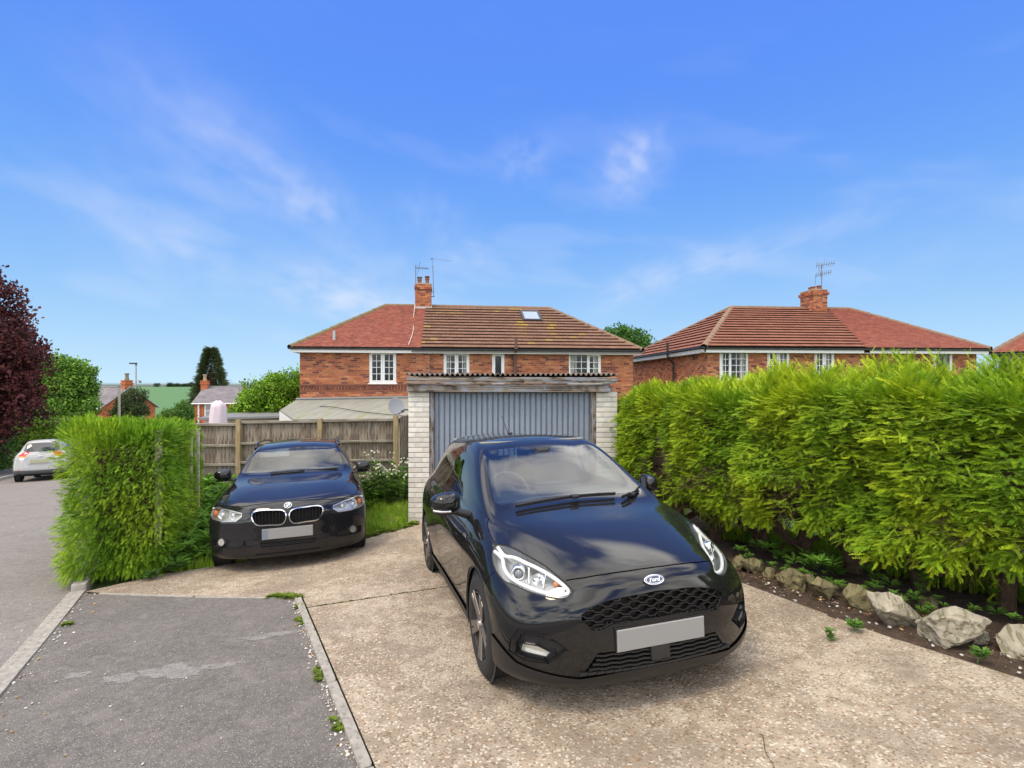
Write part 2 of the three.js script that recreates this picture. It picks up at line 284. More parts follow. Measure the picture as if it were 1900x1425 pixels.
kerbRun('road_kerb', 'flush pale kerbstones between the road and the tarmac bay', along(-9, 0.064), along(0.1, 0.064), 0.135, 0.2, 0.012, 0.92);
kerbRun('road_kerb', 'kerbstones running on beside the clipped hedge down the road', along(0.12, 0.064), along(40, 0.064), 0.125, 0.25, 0.07, 0.92);
kerbRun('road_kerb', 'far kerb beside the parked silver car', along(-12, 5.965), along(50, 5.965), 0.125, 0.25, 0.09, 1.8);
kerbRun('drive_edging', 'thin concrete edging strip between tarmac bay and concrete drive', [edgeNear[0] + 0.012, edgeNear[1]], [edgeCorner[0] + 0.006, edgeCorner[1] - 0.02], 0.055, 0.15, 0.022, 0.91);
kerbRun('drive_edging', 'low edging strip across the far end of the tarmac bay', [-4.22, 5.275], [edgeCorner[0] - 0.03, edgeCorner[1] + 0.022], 0.03, 0.12, 0.008, 0.95);
{ // expansion joint and cracks in the concrete: narrow grooves of dark dirt with real depth are too shallow to see; laid as thin strips of soil
  const strip = (pts, w) => { const L = [], Rr = []; pts.forEach(([x, d], i) => { const a = pts[Math.max(0, i - 1)], b = pts[Math.min(pts.length - 1, i + 1)], l = Math.hypot(b[0] - a[0], b[1] - a[1]); const nx = -(b[1] - a[1]) / l, nd = (b[0] - a[0]) / l, k = w * (0.6 + 0.8 * rnd()) / 2; L.push([x + nx * k, d + nd * k]); Rr.push([x - nx * k, d - nd * k]); }); return drape([...L, ...Rr.reverse()], 0.3, 0.0085, 1); };
  const line = (a, b, n, j) => Array.from({ length: n + 1 }, (_, i) => [lerp(a[0], b[0], i / n) + j * (rnd() - 0.5), lerp(a[1], b[1], i / n) + j * (rnd() - 0.5)]);
  const g = new THREE.Group(); g.name = 'concrete_joints'; scene.add(g); tag(g, 'soil filled joints and cracks across the concrete drive', 'joint', undefined, 'structure');
  mesh('joint', strip(line([-1.88, 4.62], [0.25, 5.35], 18, 0.012), 0.009), soil, g);
  mesh('crack', strip(line([1.02, 1.75], [1.25, 2.6], 16, 0.03), 0.003), soil, g);
}
{ // loose stones and grit, thicker along the edging
  const g = new THREE.IcosahedronGeometry(1, 0); const p = g.attributes.position; for (let i = 0; i < p.count; i++) { const k = 0.75 + 0.4 * Math.abs(noise3(p.getX(i) * 2, p.getY(i) * 2, p.getZ(i) * 2)); p.setXYZ(i, p.getX(i) * k, p.getY(i) * k * 0.6, p.getZ(i) * k * 0.8); } g.computeVertexNormals();
  const list = [], cs = [], add = (x, d, s) => { list.push(matrix(P(x, d, 0.004 + s * 0.25), quatE(rnd() * 0.6, rnd() * 6.3, rnd() * 0.6), s)); const k = 0.3 + 0.35 * rnd(), w = rnd(); cs.push(w < 0.12 ? col(k * 0.9, k * 0.55, k * 0.25) : col(k, k * 0.95, k * 0.87)); };
  for (let i = 0; i < 900; i++) { const t = Math.pow(rnd(), 1.15), x = lerp(edgeCorner[0], 0.2, 1 - t) , d = lerp(edgeCorner[1], 1.0, 1 - t), k = Math.abs(rnd() + rnd() + rnd() - 1.5) * 0.12 * (1.4 - t) + 0.03; add(x + EN[0] * k, d + EN[1] * k, 0.003 + 0.009 * rnd() ** 2.5); }
  for (let i = 0; i < 420; i++) { const s = -8 + 8 * rnd(), [x, d] = along(s, -0.02 - 0.25 * rnd() ** 2.2); add(x, d, 0.003 + 0.011 * rnd() ** 2.5); }
  for (let i = 0; i < 520; i++) { const x = lerp(-4.2, 3, rnd()), d = lerp(1.4, 7, rnd()); add(x, d, 0.0025 + 0.007 * rnd() ** 3); }
  for (let i = 0; i < 300; i++) { const s = -6 + 12 * rnd(), [x, d] = along(s, 0.2 + 2.5 * rnd() ** 2); add(x, d, 0.003 + 0.007 * rnd() ** 3); }
  for (let i = 0; i < 110; i++) { const t = rnd(), x = lerp(2.1, 3.2, t) + 0.3 * rnd() ** 1.3, d = lerp(4.9, 2.6, t); add(x, d, 0.004 + 0.012 * rnd() ** 2.5); }
  const m = instanced('loose_grit', g, std({ roughness: 0.9, color: 0xffffff }), null, list, cs); tag(m, 'loose pale grit and pebbles scattered over the tarmac and drive', 'gravel', undefined, 'stuff');
}

{ // worn places in the tarmac where the pale aggregate shows
  const worn = std({ map: texture(512, 512, (u, v, i, j) => { const h = ((Math.imul((i >> 1) * 73856093 ^ (j >> 1) * 19349663, 2654435761) >>> 8) & 65535) / 65535, k = 0.19 * (1 + 1.2 * (h - 0.5) + 0.3 * tileNoise(u, v, 8, 14, 3)); return [k * 1.03, k * 0.97, k * 0.9]; }), roughness: 0.95 });
  const blot = (cx, cd, w, h, turn, seed) => drape(Array.from({ length: 64 }, (_, i) => { const a = i / 64 * Math.PI * 2, k = 0.8 + 0.5 * fbm2(Math.cos(a) * 0.9 + seed, Math.sin(a) * 0.9, 3) + 0.05 * noise2(i * 0.5, seed), x = Math.cos(a) * w * k, d = Math.sin(a) * h * k; return [cx + x * Math.cos(turn) - d * Math.sin(turn), cd + x * Math.sin(turn) + d * Math.cos(turn)]; }), 0.1, 0.002, 0.8);
  const g = new THREE.Group(); g.name = 'worn_tarmac'; scene.add(g); tag(g, 'pale worn scuffs in the tarmac parking bay', 'worn patch', undefined, 'structure');
  for (const b of [[-2.3, 3.50, 0.30, 0.12, -0.04, 3], [-2.02, 3.56, 0.18, 0.05, 0.1, 9], [-2.95, 3.5, 0.11, 0.06, 0.3, 5], [-1.9, 4.05, 0.28, 0.06, 0.3, 12], [-2.6, 3.44, 0.16, 0.08, -0.1, 17]]) mesh('worn_patch', blot(...b), worn, g);
}
// ---------------------------------------------------------------- building materials
const grainMap = texture(256, 256, (u, v, i, j) => { const n = 0.86 + 0.16 * tileNoise(u, v, 11, 41, 4) + 0.12 * noise2(i * 0.7, j * 0.7); return [n, n, n]; });
const brickMat = std({ map: grainMap, roughness: 0.92 });
const mortarMat = std({ color: col(0.44, 0.36, 0.27), roughness: 0.95, map: grainMap });
const whiteMortar = std({ color: col(0.34, 0.32, 0.29), roughness: 0.95, map: grainMap });
const upvc = std({ color: col(0.78, 0.78, 0.77), roughness: 0.35 });
const roomDark = std({ color: col(0.30, 0.28, 0.25), roughness: 0.9 });
const curtainCloth = std({ color: col(0.5, 0.47, 0.42), roughness: 0.95 });
const paneGlass = phys({ color: col(0.92, 0.96, 0.95), roughness: 0.02, transmission: 1, thickness: 0, ior: 1.5 });
const blackPlastic = std({ color: col(0.018, 0.018, 0.02), roughness: 0.45 });
const leadGrey = std({ color: col(0.22, 0.225, 0.235), roughness: 0.6, map: grainMap });
const galvanised = std({ color: col(0.42, 0.43, 0.44), roughness: 0.45, metalness: 0.6 });
const clayPot = std({ color: col(0.30, 0.115, 0.055), roughness: 0.9, map: grainMap });
const weatherWood = (seed, tint, dark, streak = 0.5) => texture(256, 512, (u, v, i, j) => { const g = tileNoise(u, v * 0.05 % 1, 15, seed, 3), w = tileNoise(u, v, 3.5, seed + 3, 3), f = noise2(i * 0.55 + seed, j * 0.02); const t = smooth(-0.5, 0.5, w + 0.5 * g * streak); const k = 1 + 0.16 * g + 0.12 * f; const c = mix3(dark, tint, t); return [c[0] * k, c[1] * k, c[2] * k]; });
const fenceWood = [0, 1, 2].map((i) => std({ map: weatherWood(50 + 7 * i, [[0.27, 0.235, 0.19], [0.22, 0.185, 0.145], [0.30, 0.255, 0.195]][i], [[0.11, 0.085, 0.062], [0.10, 0.075, 0.055], [0.135, 0.10, 0.07]][i]), roughness: 0.95 }));
const postWood = std({ map: weatherWood(91, [0.36, 0.285, 0.165], [0.24, 0.18, 0.09]), roughness: 0.95 });
const railWood = std({ map: weatherWood(97, [0.29, 0.265, 0.22], [0.17, 0.145, 0.11]), roughness: 0.95 });
const peelMap = texture(1024, 256, (u, v, i, j) => { const g = tileNoise(u * 0.1 % 1, v, 16, 60, 3), w = tileNoise(u, v * 0.3 % 1, 9, 62, 5), k = 1 + 0.45 * g + 0.2 * noise2(i * 0.03, j * 0.7); let c = mix3([0.10, 0.083, 0.07], [0.29, 0.245, 0.195], smooth(-0.4, 0.4, g + 0.5 * w)); c = [c[0] * k, c[1] * k, c[2] * k]; if (w + 0.35 * g > 0.16) c = mix3(c, [0.21, 0.235, 0.285], 0.75); if (w + 0.3 * g < -0.33) c = mix3(c, [0.035, 0.032, 0.032], 0.7); return c; });
const peeling = std({ map: peelMap, roughness: 0.9, bumpMap: peelMap, bumpScale: 0.01 });
const doorPaintMap = texture(512, 512, (u, v, i, j) => { const n = tileNoise(u, v, 4, 70, 4), s = smooth(0.3, 0.5, tileNoise(u, v, 30, 72, 2)); const k = 1 + 0.10 * n + 0.05 * noise2(i * 0.4, j * 0.4); const c = [0.225 * k, 0.27 * k, 0.335 * k]; return mix3(c, [0.15, 0.16, 0.18], 0.25 * s); });
const doorPaint = std({ map: doorPaintMap, roughness: 0.55 });

const RED = [[0.444, 0.15, 0.066], [0.408, 0.126, 0.06], [0.504, 0.192, 0.09], [0.36, 0.108, 0.054], [0.528, 0.222, 0.108], [0.432, 0.144, 0.072], [0.192, 0.066, 0.048], [0.48, 0.18, 0.072]];
const brickGeo = new THREE.BoxGeometry(1, 1, 1);
// courses of brick on one face: o lower left corner, u along, n outwards, holes [[u0,u1,v0,v1]]
function brickFace(parent, o, u, n, width, height, holes = [], palette = RED, depth = 0.09, proud = 0.007, phase = 0, bw = 0.225, bh = 0.075) {
  const list = [], cs = [], q = new THREE.Quaternion().setFromRotationMatrix(new THREE.Matrix4().makeBasis(u, V3(0, 1, 0), n));
  const rows = Math.round(height / bh);
  for (let r = 0; r < rows; r++) {
    const v0 = r * bh, y = v0 + bh / 2; let spans = [[0, width]];
    for (const [a, b, c, d] of holes) if (y > c && y < d) spans = spans.flatMap(([p, s]) => b <= p || a >= s ? [[p, s]] : [[p, a], [b, s]].filter(([e, f]) => f - e > 0.02));
    for (const [p, s] of spans) for (let k = Math.floor(p / bw) - 1; k * bw < s; k++) {
      const a = Math.max(p, k * bw + ((r + phase) % 2) * bw / 2), b = Math.min(s, (k + 1) * bw + ((r + phase) % 2) * bw / 2); if (b - a < 0.03) continue;
      const x = (a + b) / 2, w = b - a - 0.011;
      list.push(matrix(o.clone().addScaledVector(u, x).add(V3(0, y, 0)).addScaledVector(n, proud - depth / 2 + 0.002 * (rnd() - 0.5)), q, w, bh - 0.011, depth));
      const c = palette[Math.floor(rnd() * palette.length)], e = 0.8 + 0.4 * rnd(); cs.push(col(c[0] * e, c[1] * e, c[2] * e));
    }
  }
  return { list, cs };
}
function bricks(parent, faces, material = brickMat) { const l = [], c = []; for (const f of faces) { for (const t of f.list) l.push(t); for (const t of f.cs) c.push(t); } return instanced('bricks', brickGeo, material, parent, l, c); }
// white casement window with glazing bars; centre of the sill line at local (x, y, z), facing +z; sashes [[width share, columns, rows, opening frame]]
function windowPart(parent, x, y, z, w, h, sashes, turn = 0, curtain = true, frameT = 0.06) {
  const g = [], depth = 0.07, bars = [], panes = [];
  g.push(box(w, frameT, depth, 0, frameT / 2, 0), box(w, frameT, depth, 0, h - frameT / 2, 0), box(frameT, h - 2 * frameT, depth, -w / 2 + frameT / 2, h / 2, 0), box(frameT, h - 2 * frameT, depth, w / 2 - frameT / 2, h / 2, 0));
  g.push(box(w + 0.1, 0.035, 0.13, 0, -0.02, 0.05));
  let left = -w / 2 + frameT; const total = w - 2 * frameT, H = h - 2 * frameT;
  sashes.forEach(([share, c, r, opening], si) => {
    const sw = total * share, a = left, m = opening ? 0.045 : 0.012;
    if (si) g.push(box(0.05, H, depth - 0.004, a, h / 2, 0));
    const x0 = a + (si ? 0.025 : 0) + m, x1 = a + sw - (si < sashes.length - 1 ? 0.025 : 0) - m, y0 = frameT + m, y1 = h - frameT - m;
    if (opening) { g.push(box(x1 - x0 + 2 * m, m, 0.05, (x0 + x1) / 2, y0 - m / 2, 0.028), box(x1 - x0 + 2 * m, m, 0.05, (x0 + x1) / 2, y1 + m / 2, 0.028), box(m, y1 - y0, 0.05, x0 - m / 2, h / 2, 0.028), box(m, y1 - y0, 0.05, x1 + m / 2, h / 2, 0.028)); }
    for (let i = 1; i < c; i++) bars.push(box(0.02, y1 - y0, 0.028, lerp(x0, x1, i / c), h / 2, 0.012));
    for (let i = 1; i < r; i++) bars.push(box(x1 - x0, 0.02, 0.026, (x0 + x1) / 2, lerp(y0, y1, i / r), 0.012));
    for (let i = 0; i < c; i++) for (let j = 0; j < r; j++) panes.push([lerp(x0, x1, (i + 0.5) / c), lerp(y0, y1, (j + 0.5) / r), (x1 - x0) / c, (y1 - y0) / r]);
    left += sw;
  });
  const f = mesh('window', merged([...g, ...bars]), upvc, parent); f.position.set(x, y, z); f.rotation.y = turn;
  const pg = new THREE.PlaneGeometry(1, 1); for (const [px, py, pw, ph] of panes) { const p = mesh('pane', pg, paneGlass, f); p.position.set(px, py, 0.004); p.scale.set(pw, ph, 1); }
  const room = mesh('room_recess', merged([box(w - 0.04, h - 0.04, 0.02, 0, h / 2, -2.4), box(0.02, h - 0.04, 2.36, -w / 2 + 0.03, h / 2, -1.22), box(0.02, h - 0.04, 2.36, w / 2 - 0.03, h / 2, -1.22), box(w - 0.04, 0.02, 2.36, 0, 0.03, -1.22), box(w - 0.04, 0.02, 2.36, 0, h - 0.03, -1.22)]), roomDark, f);
  if (curtain) for (const s of [-1, 1]) { const cg = new THREE.PlaneGeometry(w * 0.16, h - 0.1, 12, 1), p = cg.attributes.position; for (let i = 0; i < p.count; i++) p.setZ(i, 0.02 * Math.sin(i * 2.3)); cg.computeVertexNormals(); cg.translate(s * (w / 2 - frameT - w * 0.08), h / 2, -0.12); mesh('curtain', cg, curtainCloth, f); }
  return f;
}
// rows of tiles on one roof slope: eave from a to b, top edge from c to d (local points)
function tileSlope(a, b, c, d, gauge, tw, palette, lift = 0.02, extra, test) {
  const thick = Math.min(0.02, lift);
  const list = [], cs = [], ex = b.clone().sub(a).normalize(), up0 = c.clone().sub(a), up = up0.addScaledVector(ex, -up0.dot(ex)), S = up.length(); up.normalize(); const n = ex.clone().cross(up).normalize();
  const tilt = Math.atan2(lift, gauge), q = new THREE.Quaternion().setFromRotationMatrix(new THREE.Matrix4().makeBasis(ex, up, n)).multiply(quatE(-tilt, 0, 0));
  const L0 = 0, R0 = b.clone().sub(a).dot(ex), L1 = c.clone().sub(a).dot(ex), R1 = d.clone().sub(a).dot(ex), rows = Math.floor(S / gauge);
  for (let r = 0; r < rows; r++) {
    const y = (r + 0.5) * gauge, t = y / S, l = lerp(L0, L1, t), rr = lerp(R0, R1, t);
    for (let k = Math.floor(l / tw) - 1; k * tw < rr; k++) {
      const s = k * tw + (r % 2) * tw / 2, x0 = Math.max(l, s), x1 = Math.min(rr, s + tw); if (x1 - x0 < 0.02) continue;
      const x = (x0 + x1) / 2; if (test && !test(x, y)) continue;
      list.push(matrix(a.clone().addScaledVector(ex, x).addScaledVector(up, y - gauge * 0.02).addScaledVector(n, 0.012 + lift * 0.55 + 0.003 * rnd()), q, x1 - x0 - 0.005, gauge * 1.1, thick));
      let c2 = palette[Math.floor(rnd() * palette.length)]; const e = 0.92 + 0.16 * rnd(); c2 = [c2[0] * e, c2[1] * e, c2[2] * e]; if (extra) c2 = extra(x, y, c2); cs.push(col(...c2));
    }
  }
  return { list, cs };
}
function halfRound(r, len) { const g = new THREE.CylinderGeometry(r, r * 1.07, len, 10, 1, true, -Math.PI / 2, Math.PI); const c = merged([g, new THREE.CylinderGeometry(r * 0.86, r * 0.9, len, 10, 1, true, -Math.PI / 2, Math.PI)]); return c; }
function ridgeRun(parent, name, a, b, material, r = 0.115, len = 0.42, stuff = false) {
  const L = a.distanceTo(b), n = Math.max(1, Math.round(L / len)), dir = b.clone().sub(a).normalize(), upv = V3(0, 1, 0).addScaledVector(dir, -dir.y).normalize(), x = dir.clone().cross(upv).normalize();
  const q = new THREE.Quaternion().setFromRotationMatrix(new THREE.Matrix4().makeBasis(x, dir, x.clone().cross(dir))), geo = halfRound(r, L / n * 1.03), all = [];
  for (let i = 0; i < n; i++) { const p = a.clone().addScaledVector(dir, (i + 0.5) * L / n).addScaledVector(upv, -0.03 + 0.008 * rnd()); if (stuff) { const g = geo.clone(); g.applyQuaternion(q); g.translate(p.x, p.y, p.z); all.push(g); } else { const m = mesh(name, geo, material, parent); m.position.copy(p); m.quaternion.copy(q); } }
  if (stuff) mesh(name + 's', merged(all), material, parent, 'stuff');
}
const concreteTile = [[0.2079, 0.1061, 0.064], [0.1927, 0.0978, 0.0597], [0.2231, 0.1165, 0.0725], [0.2028, 0.104, 0.0661]];
const plainTile = [[0.3517, 0.1074, 0.0671], [0.3744, 0.122, 0.0779], [0.3177, 0.0952, 0.0645], [0.3858, 0.1403, 0.0939], [0.2837, 0.0915, 0.0671]];
const redTile = [[0.2558, 0.0958, 0.0537], [0.2706, 0.1058, 0.0599], [0.2362, 0.0867, 0.0516]];
const tileMap = texture(256, 256, (u, v, i, j) => { const n = 0.85 + 0.25 * tileNoise(u, v, 7, 44, 5), h = tileNoise(u, v, 26, 45, 2); return h > 0.5 ? [1.0, 0.98, 0.9] : [n, n, n]; });
const tileMat = std({ map: tileMap, roughness: 0.92 });
const tileGeo = new THREE.BoxGeometry(1, 1, 1);
const ridgeMat = std({ color: col(0.23, 0.15, 0.10), map: tileMap, roughness: 0.95 });
const ridgeMossy = std({ color: col(0.19, 0.145, 0.07), map: tileMap, roughness: 0.95 });
const roofDeck = std({ color: col(0.10, 0.05, 0.035), roughness: 1 });
function roofMesh(points, faces) { const s = []; for (const f of faces) { const [a, b, c] = f.map((i) => points[i]), n = b.clone().sub(a).cross(c.clone().sub(a)).normalize(); for (let k = 1; k + 1 < f.length; k++) for (const i of [f[0], f[k], f[k + 1]]) s.push(points[i].x, points[i].y, points[i].z, n.x, n.y, n.z); } return geometryOf(s); }
function chimneyStack(parent, x, y0, z, w, dp, h, pots, oversail = 0.03) {
  const st = mesh('chimney', box(w - 0.012, h, dp - 0.012, x, y0 + h / 2, z), mortarMat, parent), faces = [];
  const X = V3(1, 0, 0), Z = V3(0, 0, 1), pal = RED.slice(0, 7);
  const ring = (ww, dd, yy, hh) => { faces.push(brickFace(st, V3(x - ww / 2, yy, z + dd / 2), X, Z, ww, hh, [], pal, 0.09, 0.004), brickFace(st, V3(x + ww / 2, yy, z - dd / 2), X.clone().negate(), Z.clone().negate(), ww, hh, [], pal, 0.09, 0.004), brickFace(st, V3(x + ww / 2, yy, z + dd / 2), Z.clone().negate(), X, dd, hh, [], pal, 0.09, 0.003, 1), brickFace(st, V3(x - ww / 2, yy, z - dd / 2), Z, X.clone().negate(), dd, hh, [], pal, 0.09, 0.003, 1)); };
  ring(w, dp, y0, h - 0.225); ring(w + 2 * oversail, dp + 2 * oversail, y0 + h - 0.225, 0.15); ring(w, dp, y0 + h - 0.075, 0.075);
  bricks(st, faces);
  mesh('flaunching', merged([box(w + 0.02, 0.05, dp + 0.02, x, y0 + h + 0.025, z)]), mortarMat, st);
  pots.forEach(([px, pz, ph, pr, cowl]) => { const prof = [[pr * 0.95, 0], [pr, 0.03], [pr * 0.82, ph * 0.35], [pr * 0.8, ph * 0.8], [pr, ph * 0.86], [pr, ph], [pr * 0.7, ph], [pr * 0.6, ph * 0.5]].map(([a, b]) => new THREE.Vector2(a, b)); const g = new THREE.LatheGeometry(prof, 14); g.translate(x + px, y0 + h + 0.04, z + pz); const p = mesh('chimney_pot', g, clayPot, st); if (cowl) { const c = [new THREE.CylinderGeometry(pr * 1.15, pr * 1.15, 0.03, 14).translate(x + px, y0 + h + ph + 0.14, z + pz), new THREE.CylinderGeometry(pr * 0.7, pr * 0.7, 0.07, 14).translate(x + px, y0 + h + ph + 0.06, z + pz)]; for (let k = 0; k < 4; k++) c.push(bar(V3(x + px + pr * 0.8 * Math.cos(k * 1.57), y0 + h + ph, z + pz + pr * 0.8 * Math.sin(k * 1.57)), V3(x + px + pr * 0.8 * Math.cos(k * 1.57), y0 + h + ph + 0.14, z + pz + pr * 0.8 * Math.sin(k * 1.57)), 0.012, 5)); mesh('cowl', merged(c), cowl === 2 ? leadGrey : clayPot, st); } });
  mesh('lead_flashing', merged([box(w + 0.1, 0.14, 0.02, x, y0 + 0.35, z + dp / 2 + 0.03), box(0.02, 0.14, dp + 0.1, x - w / 2 - 0.03, y0 + 0.42, z), box(0.02, 0.14, dp + 0.1, x + w / 2 + 0.03, y0 + 0.42, z)]), std({ color: col(0.45, 0.44, 0.42), roughness: 0.7 }), st);
  return st;
}
function gutter(parent, a, b, material = blackPlastic) { const r = 0.055, g = []; const d = b.clone().sub(a), L = d.length(); const c = new THREE.CylinderGeometry(r, r, L, 10, 1, false, Math.PI / 2, Math.PI); c.translate(0, L / 2, 0); c.applyQuaternion(new THREE.Quaternion().setFromUnitVectors(V3(0, 1, 0), d.normalize())); c.translate(a.x, a.y, a.z); return mesh('gutter', c, material, parent); }

// hipped pair of houses: eaves rectangle L x W, ridge between s0 and s1
function hippedHouse(o, { L, W, eave, ridge, s0, s1, base, over = 0.28, holes = [], leftHoles = [], palette = RED, deckFaces = true, brickTo = 1e9 }) {
  const wz = -over, wx0 = over, wx1 = L - over, H = eave - 0.06 - base, inner = 0.25;
  // walls with real openings
  const slabs = [], wall = (u0, u1, y0, y1) => slabs.push(box(u1 - u0, y1 - y0, inner, (u0 + u1) / 2, (y0 + y1) / 2, wz - inner / 2 - 0.004));
  const cuts = [...new Set([wx0, wx1, ...holes.flatMap(([a, b]) => [a, b])])].sort((p, q) => p - q);
  for (let i = 0; i + 1 < cuts.length; i++) { const m = (cuts[i] + cuts[i + 1]) / 2, h = holes.find(([a, b]) => m > a && m < b); if (!h) wall(cuts[i], cuts[i + 1], base, eave - 0.06); else { wall(cuts[i], cuts[i + 1], base, h[2]); wall(cuts[i], cuts[i + 1], h[3], eave - 0.06); } }
  slabs.push(box(inner, H, W - 2 * over - inner - 0.01, wx0 + inner / 2 + 0.004, base + H / 2, -W / 2 - inner / 2), box(inner, H, W - 2 * over - inner - 0.01, wx1 - inner / 2 - 0.004, base + H / 2, -W / 2 - inner / 2), box(wx1 - wx0 - 2 * inner - 0.02, H, inner, L / 2, base + H / 2, -W + over + inner / 2));
  const w = mesh('wall', merged(slabs), mortarMat, o);
  const X = V3(1, 0, 0), Z = V3(0, 0, 1);
  const low = Math.max(base, eave - 2.6), faces = [brickFace(w, V3(wx0, low, wz), X, Z, wx1 - wx0, eave - 0.06 - low, holes.map(([a, b, c, d]) => [a - wx0, b - wx0, c - low, d - low]), palette), brickFace(w, V3(wx0, low, -W + over), Z, X.clone().negate(), W - 2 * over, eave - 0.06 - low, [], palette, 0.09, 0.006, 1)];
  bricks(w, faces);
  const p = [V3(0, eave, 0), V3(L, eave, 0), V3(L, eave, -W), V3(0, eave, -W), V3(s0, ridge, -W / 2), V3(s1, ridge, -W / 2)];
  const roof = mesh('roof', merged([roofMesh(p, [[0, 1, 5, 4], [1, 2, 5], [2, 3, 4, 5], [3, 0, 4], [0, 3, 2, 1]])]), roofDeck, o);
  return { w, roof, p, wz, wx0, wx1 };
}
// ---------------------------------------------------------------- the brick pair of houses behind the garage
{
  const th = 7 * Math.PI / 180, o = thing('semi_detached_house', 'red brick house with half pink half brown tiled hipped roof behind the garage', 'house', [-8.0, 0, -18.6], th);
  const L = 13.2, W = 8.4, eave = 2.96, ridge = 5.13, s0 = 2.9, s1 = 10.34, base = -1.75;
  const W1 = [2.75, 3.73, 1.66, 2.84], W2 = [5.49, 6.46, 1.62, 2.82], W3 = [7.33, 7.80, 1.62, 2.82], W4 = [10.33, 11.61, 1.66, 2.82];
  const { w, roof, p, wz, wx0, wx1 } = hippedHouse(o, { L, W, eave, ridge, s0, s1, base, holes: [W1, W2, W3, W4] });
  for (const [a, b, c, d] of [W1]) windowPart(o, (a + b) / 2, c, wz - 0.05, b - a, d - c, [[0.5, 2, 4, true], [0.5, 2, 4, true]], 0, false);
  windowPart(o, (W2[0] + W2[1]) / 2, W2[2], wz - 0.05, W2[1] - W2[0], W2[3] - W2[2], [[0.5, 2, 4, true], [0.5, 2, 4, true]]);
  windowPart(o, (W3[0] + W3[1]) / 2, W3[2], wz - 0.05, W3[1] - W3[0], W3[3] - W3[2], [[1, 1, 1, true]], 0, false, 0.07);
  windowPart(o, (W4[0] + W4[1]) / 2, W4[2], wz - 0.05, W4[1] - W4[0], W4[3] - W4[2], [[0.6, 3, 4, false], [0.4, 2, 4, true]]);
  // brick pier at the join, and the course of upright dark bricks on the left house
  const pier = mesh('brick_pier', box(0.70, 2.6, 0.07, 4.61, 1.59, wz + 0.032), mortarMat, o); bricks(pier, [brickFace(pier, V3(4.26, 0.3, wz + 0.07), V3(1, 0, 0), V3(0, 0, 1), 0.70, 2.55, [], RED, 0.05)]);
  { const l = [], c = []; for (let k = 0; k * 0.113 < 3.92; k++) { l.push(matrix(V3(wx0 + 0.056 + k * 0.113, 1.50, wz + 0.0), new THREE.Quaternion(), 0.066, 0.15, 0.06)); const e = 0.7 + 0.5 * rnd(); c.push(col(0.17 * e, 0.06 * e, 0.045 * e)); } instanced('dentil_bricks', brickGeo, brickMat, w, l, c); mesh('dentil_course', merged([box(3.95, 0.05, 0.04, wx0 + 1.98, 1.605, wz + 0.012), box(3.95, 0.05, 0.03, wx0 + 1.98, 1.39, wz + 0.006)]), std({ color: col(0.22, 0.085, 0.05), roughness: 0.95 }), w); }
  // tiles
  const T = []; const split = 4.66, lichen = (x, y, c) => { const d1 = Math.hypot((x - 8.75) / 0.28, (y - 2.4) / 0.9), d2 = Math.hypot((x - 9.95) / 0.34, (y - 2.2) / 1.1), d3 = Math.hypot((x - 5.6) / 0.8, (y - 3.9) / 0.4), n = noise2(x * 3.1, y * 2.7), k = clamp(1.05 - Math.min(d1, d2, d3 * 1.2) + 0.5 * n) * (rnd() < 0.7 ? 1 : 0.3) + (rnd() < 0.04 ? 0.6 : 0); return mix3(c, [0.36, 0.24, 0.03], clamp(k) * 0.8); };
  const skyHole = (x, y) => !(x > 8.86 && x < 9.70 && y > 2.95 && y < 4.12);
  const fl = p[0].clone().lerp(p[1], split / L), rl = p[4].clone().lerp(p[5], (split - s0) / (s1 - s0));
  T.push(tileSlope(p[0], fl, p[4], rl, 0.1, 0.165, plainTile, 0.022));
  const sx = (x) => x + split;
  T.push(tileSlope(fl, p[1], rl, p[5], 0.33, 0.3, concreteTile, 0.055, (x, y, c) => lichen(sx(x), y, c), (x, y) => skyHole(sx(x), y)));
  T.push(tileSlope(p[1], p[2], p[5], p[5], 0.33, 0.3, concreteTile, 0.055), tileSlope(p[3], p[0], p[4], p[4], 0.1, 0.165, plainTile, 0.022), tileSlope(p[2], p[3], p[5], p[4], 0.33, 0.3, concreteTile, 0.055));
  const l = [], c = []; for (const t of T) { l.push(...t.list); c.push(...t.cs); } instanced('roof_tiles', tileGeo, tileMat, roof, l, c);
  ridgeRun(roof, 'ridge_tile', p[4], p[5], ridgeMat); ridgeRun(roof, 'hip_tile', p[0], p[4], ridgeMossy); ridgeRun(roof, 'hip_tile', p[1], p[5], ridgeMat); ridgeRun(roof, 'rear_hip_tile', p[3], p[4], ridgeMat, 0.115, 0.42, true); ridgeRun(roof, 'rear_hip_tile', p[2], p[5], ridgeMat, 0.115, 0.42, true);
  // eaves
  mesh('fascia', merged([box(4.3, 0.14, 0.025, 2.16, eave - 0.10, -0.03), box(0.025, 0.14, W - 0.1, 0.03, eave - 0.10, -W / 2)]), upvc, o); mesh('soffit', merged([box(L - 0.1, 0.015, 0.28, L / 2, eave - 0.175, -0.16)]), upvc, o);
  mesh('fascia', box(L - 4.32, 0.14, 0.025, 4.32 + (L - 4.32) / 2, eave - 0.10, -0.03), std({ color: col(0.25, 0.235, 0.225), roughness: 0.7 }), o);
  gutter(o, V3(-0.05, eave - 0.02, 0.045), V3(L + 0.05, eave - 0.02, 0.045)); gutter(o, V3(L + 0.045, eave - 0.02, 0.05), V3(L + 0.045, eave - 0.02, -W));
  chimneyStack(o, 4.55, 4.65, -W / 2 + 0.02, 0.70, 0.62, 1.42, [[-0.17, 0, 0.22, 0.11, 2], [0.17, 0, 0.26, 0.10, 1]]);
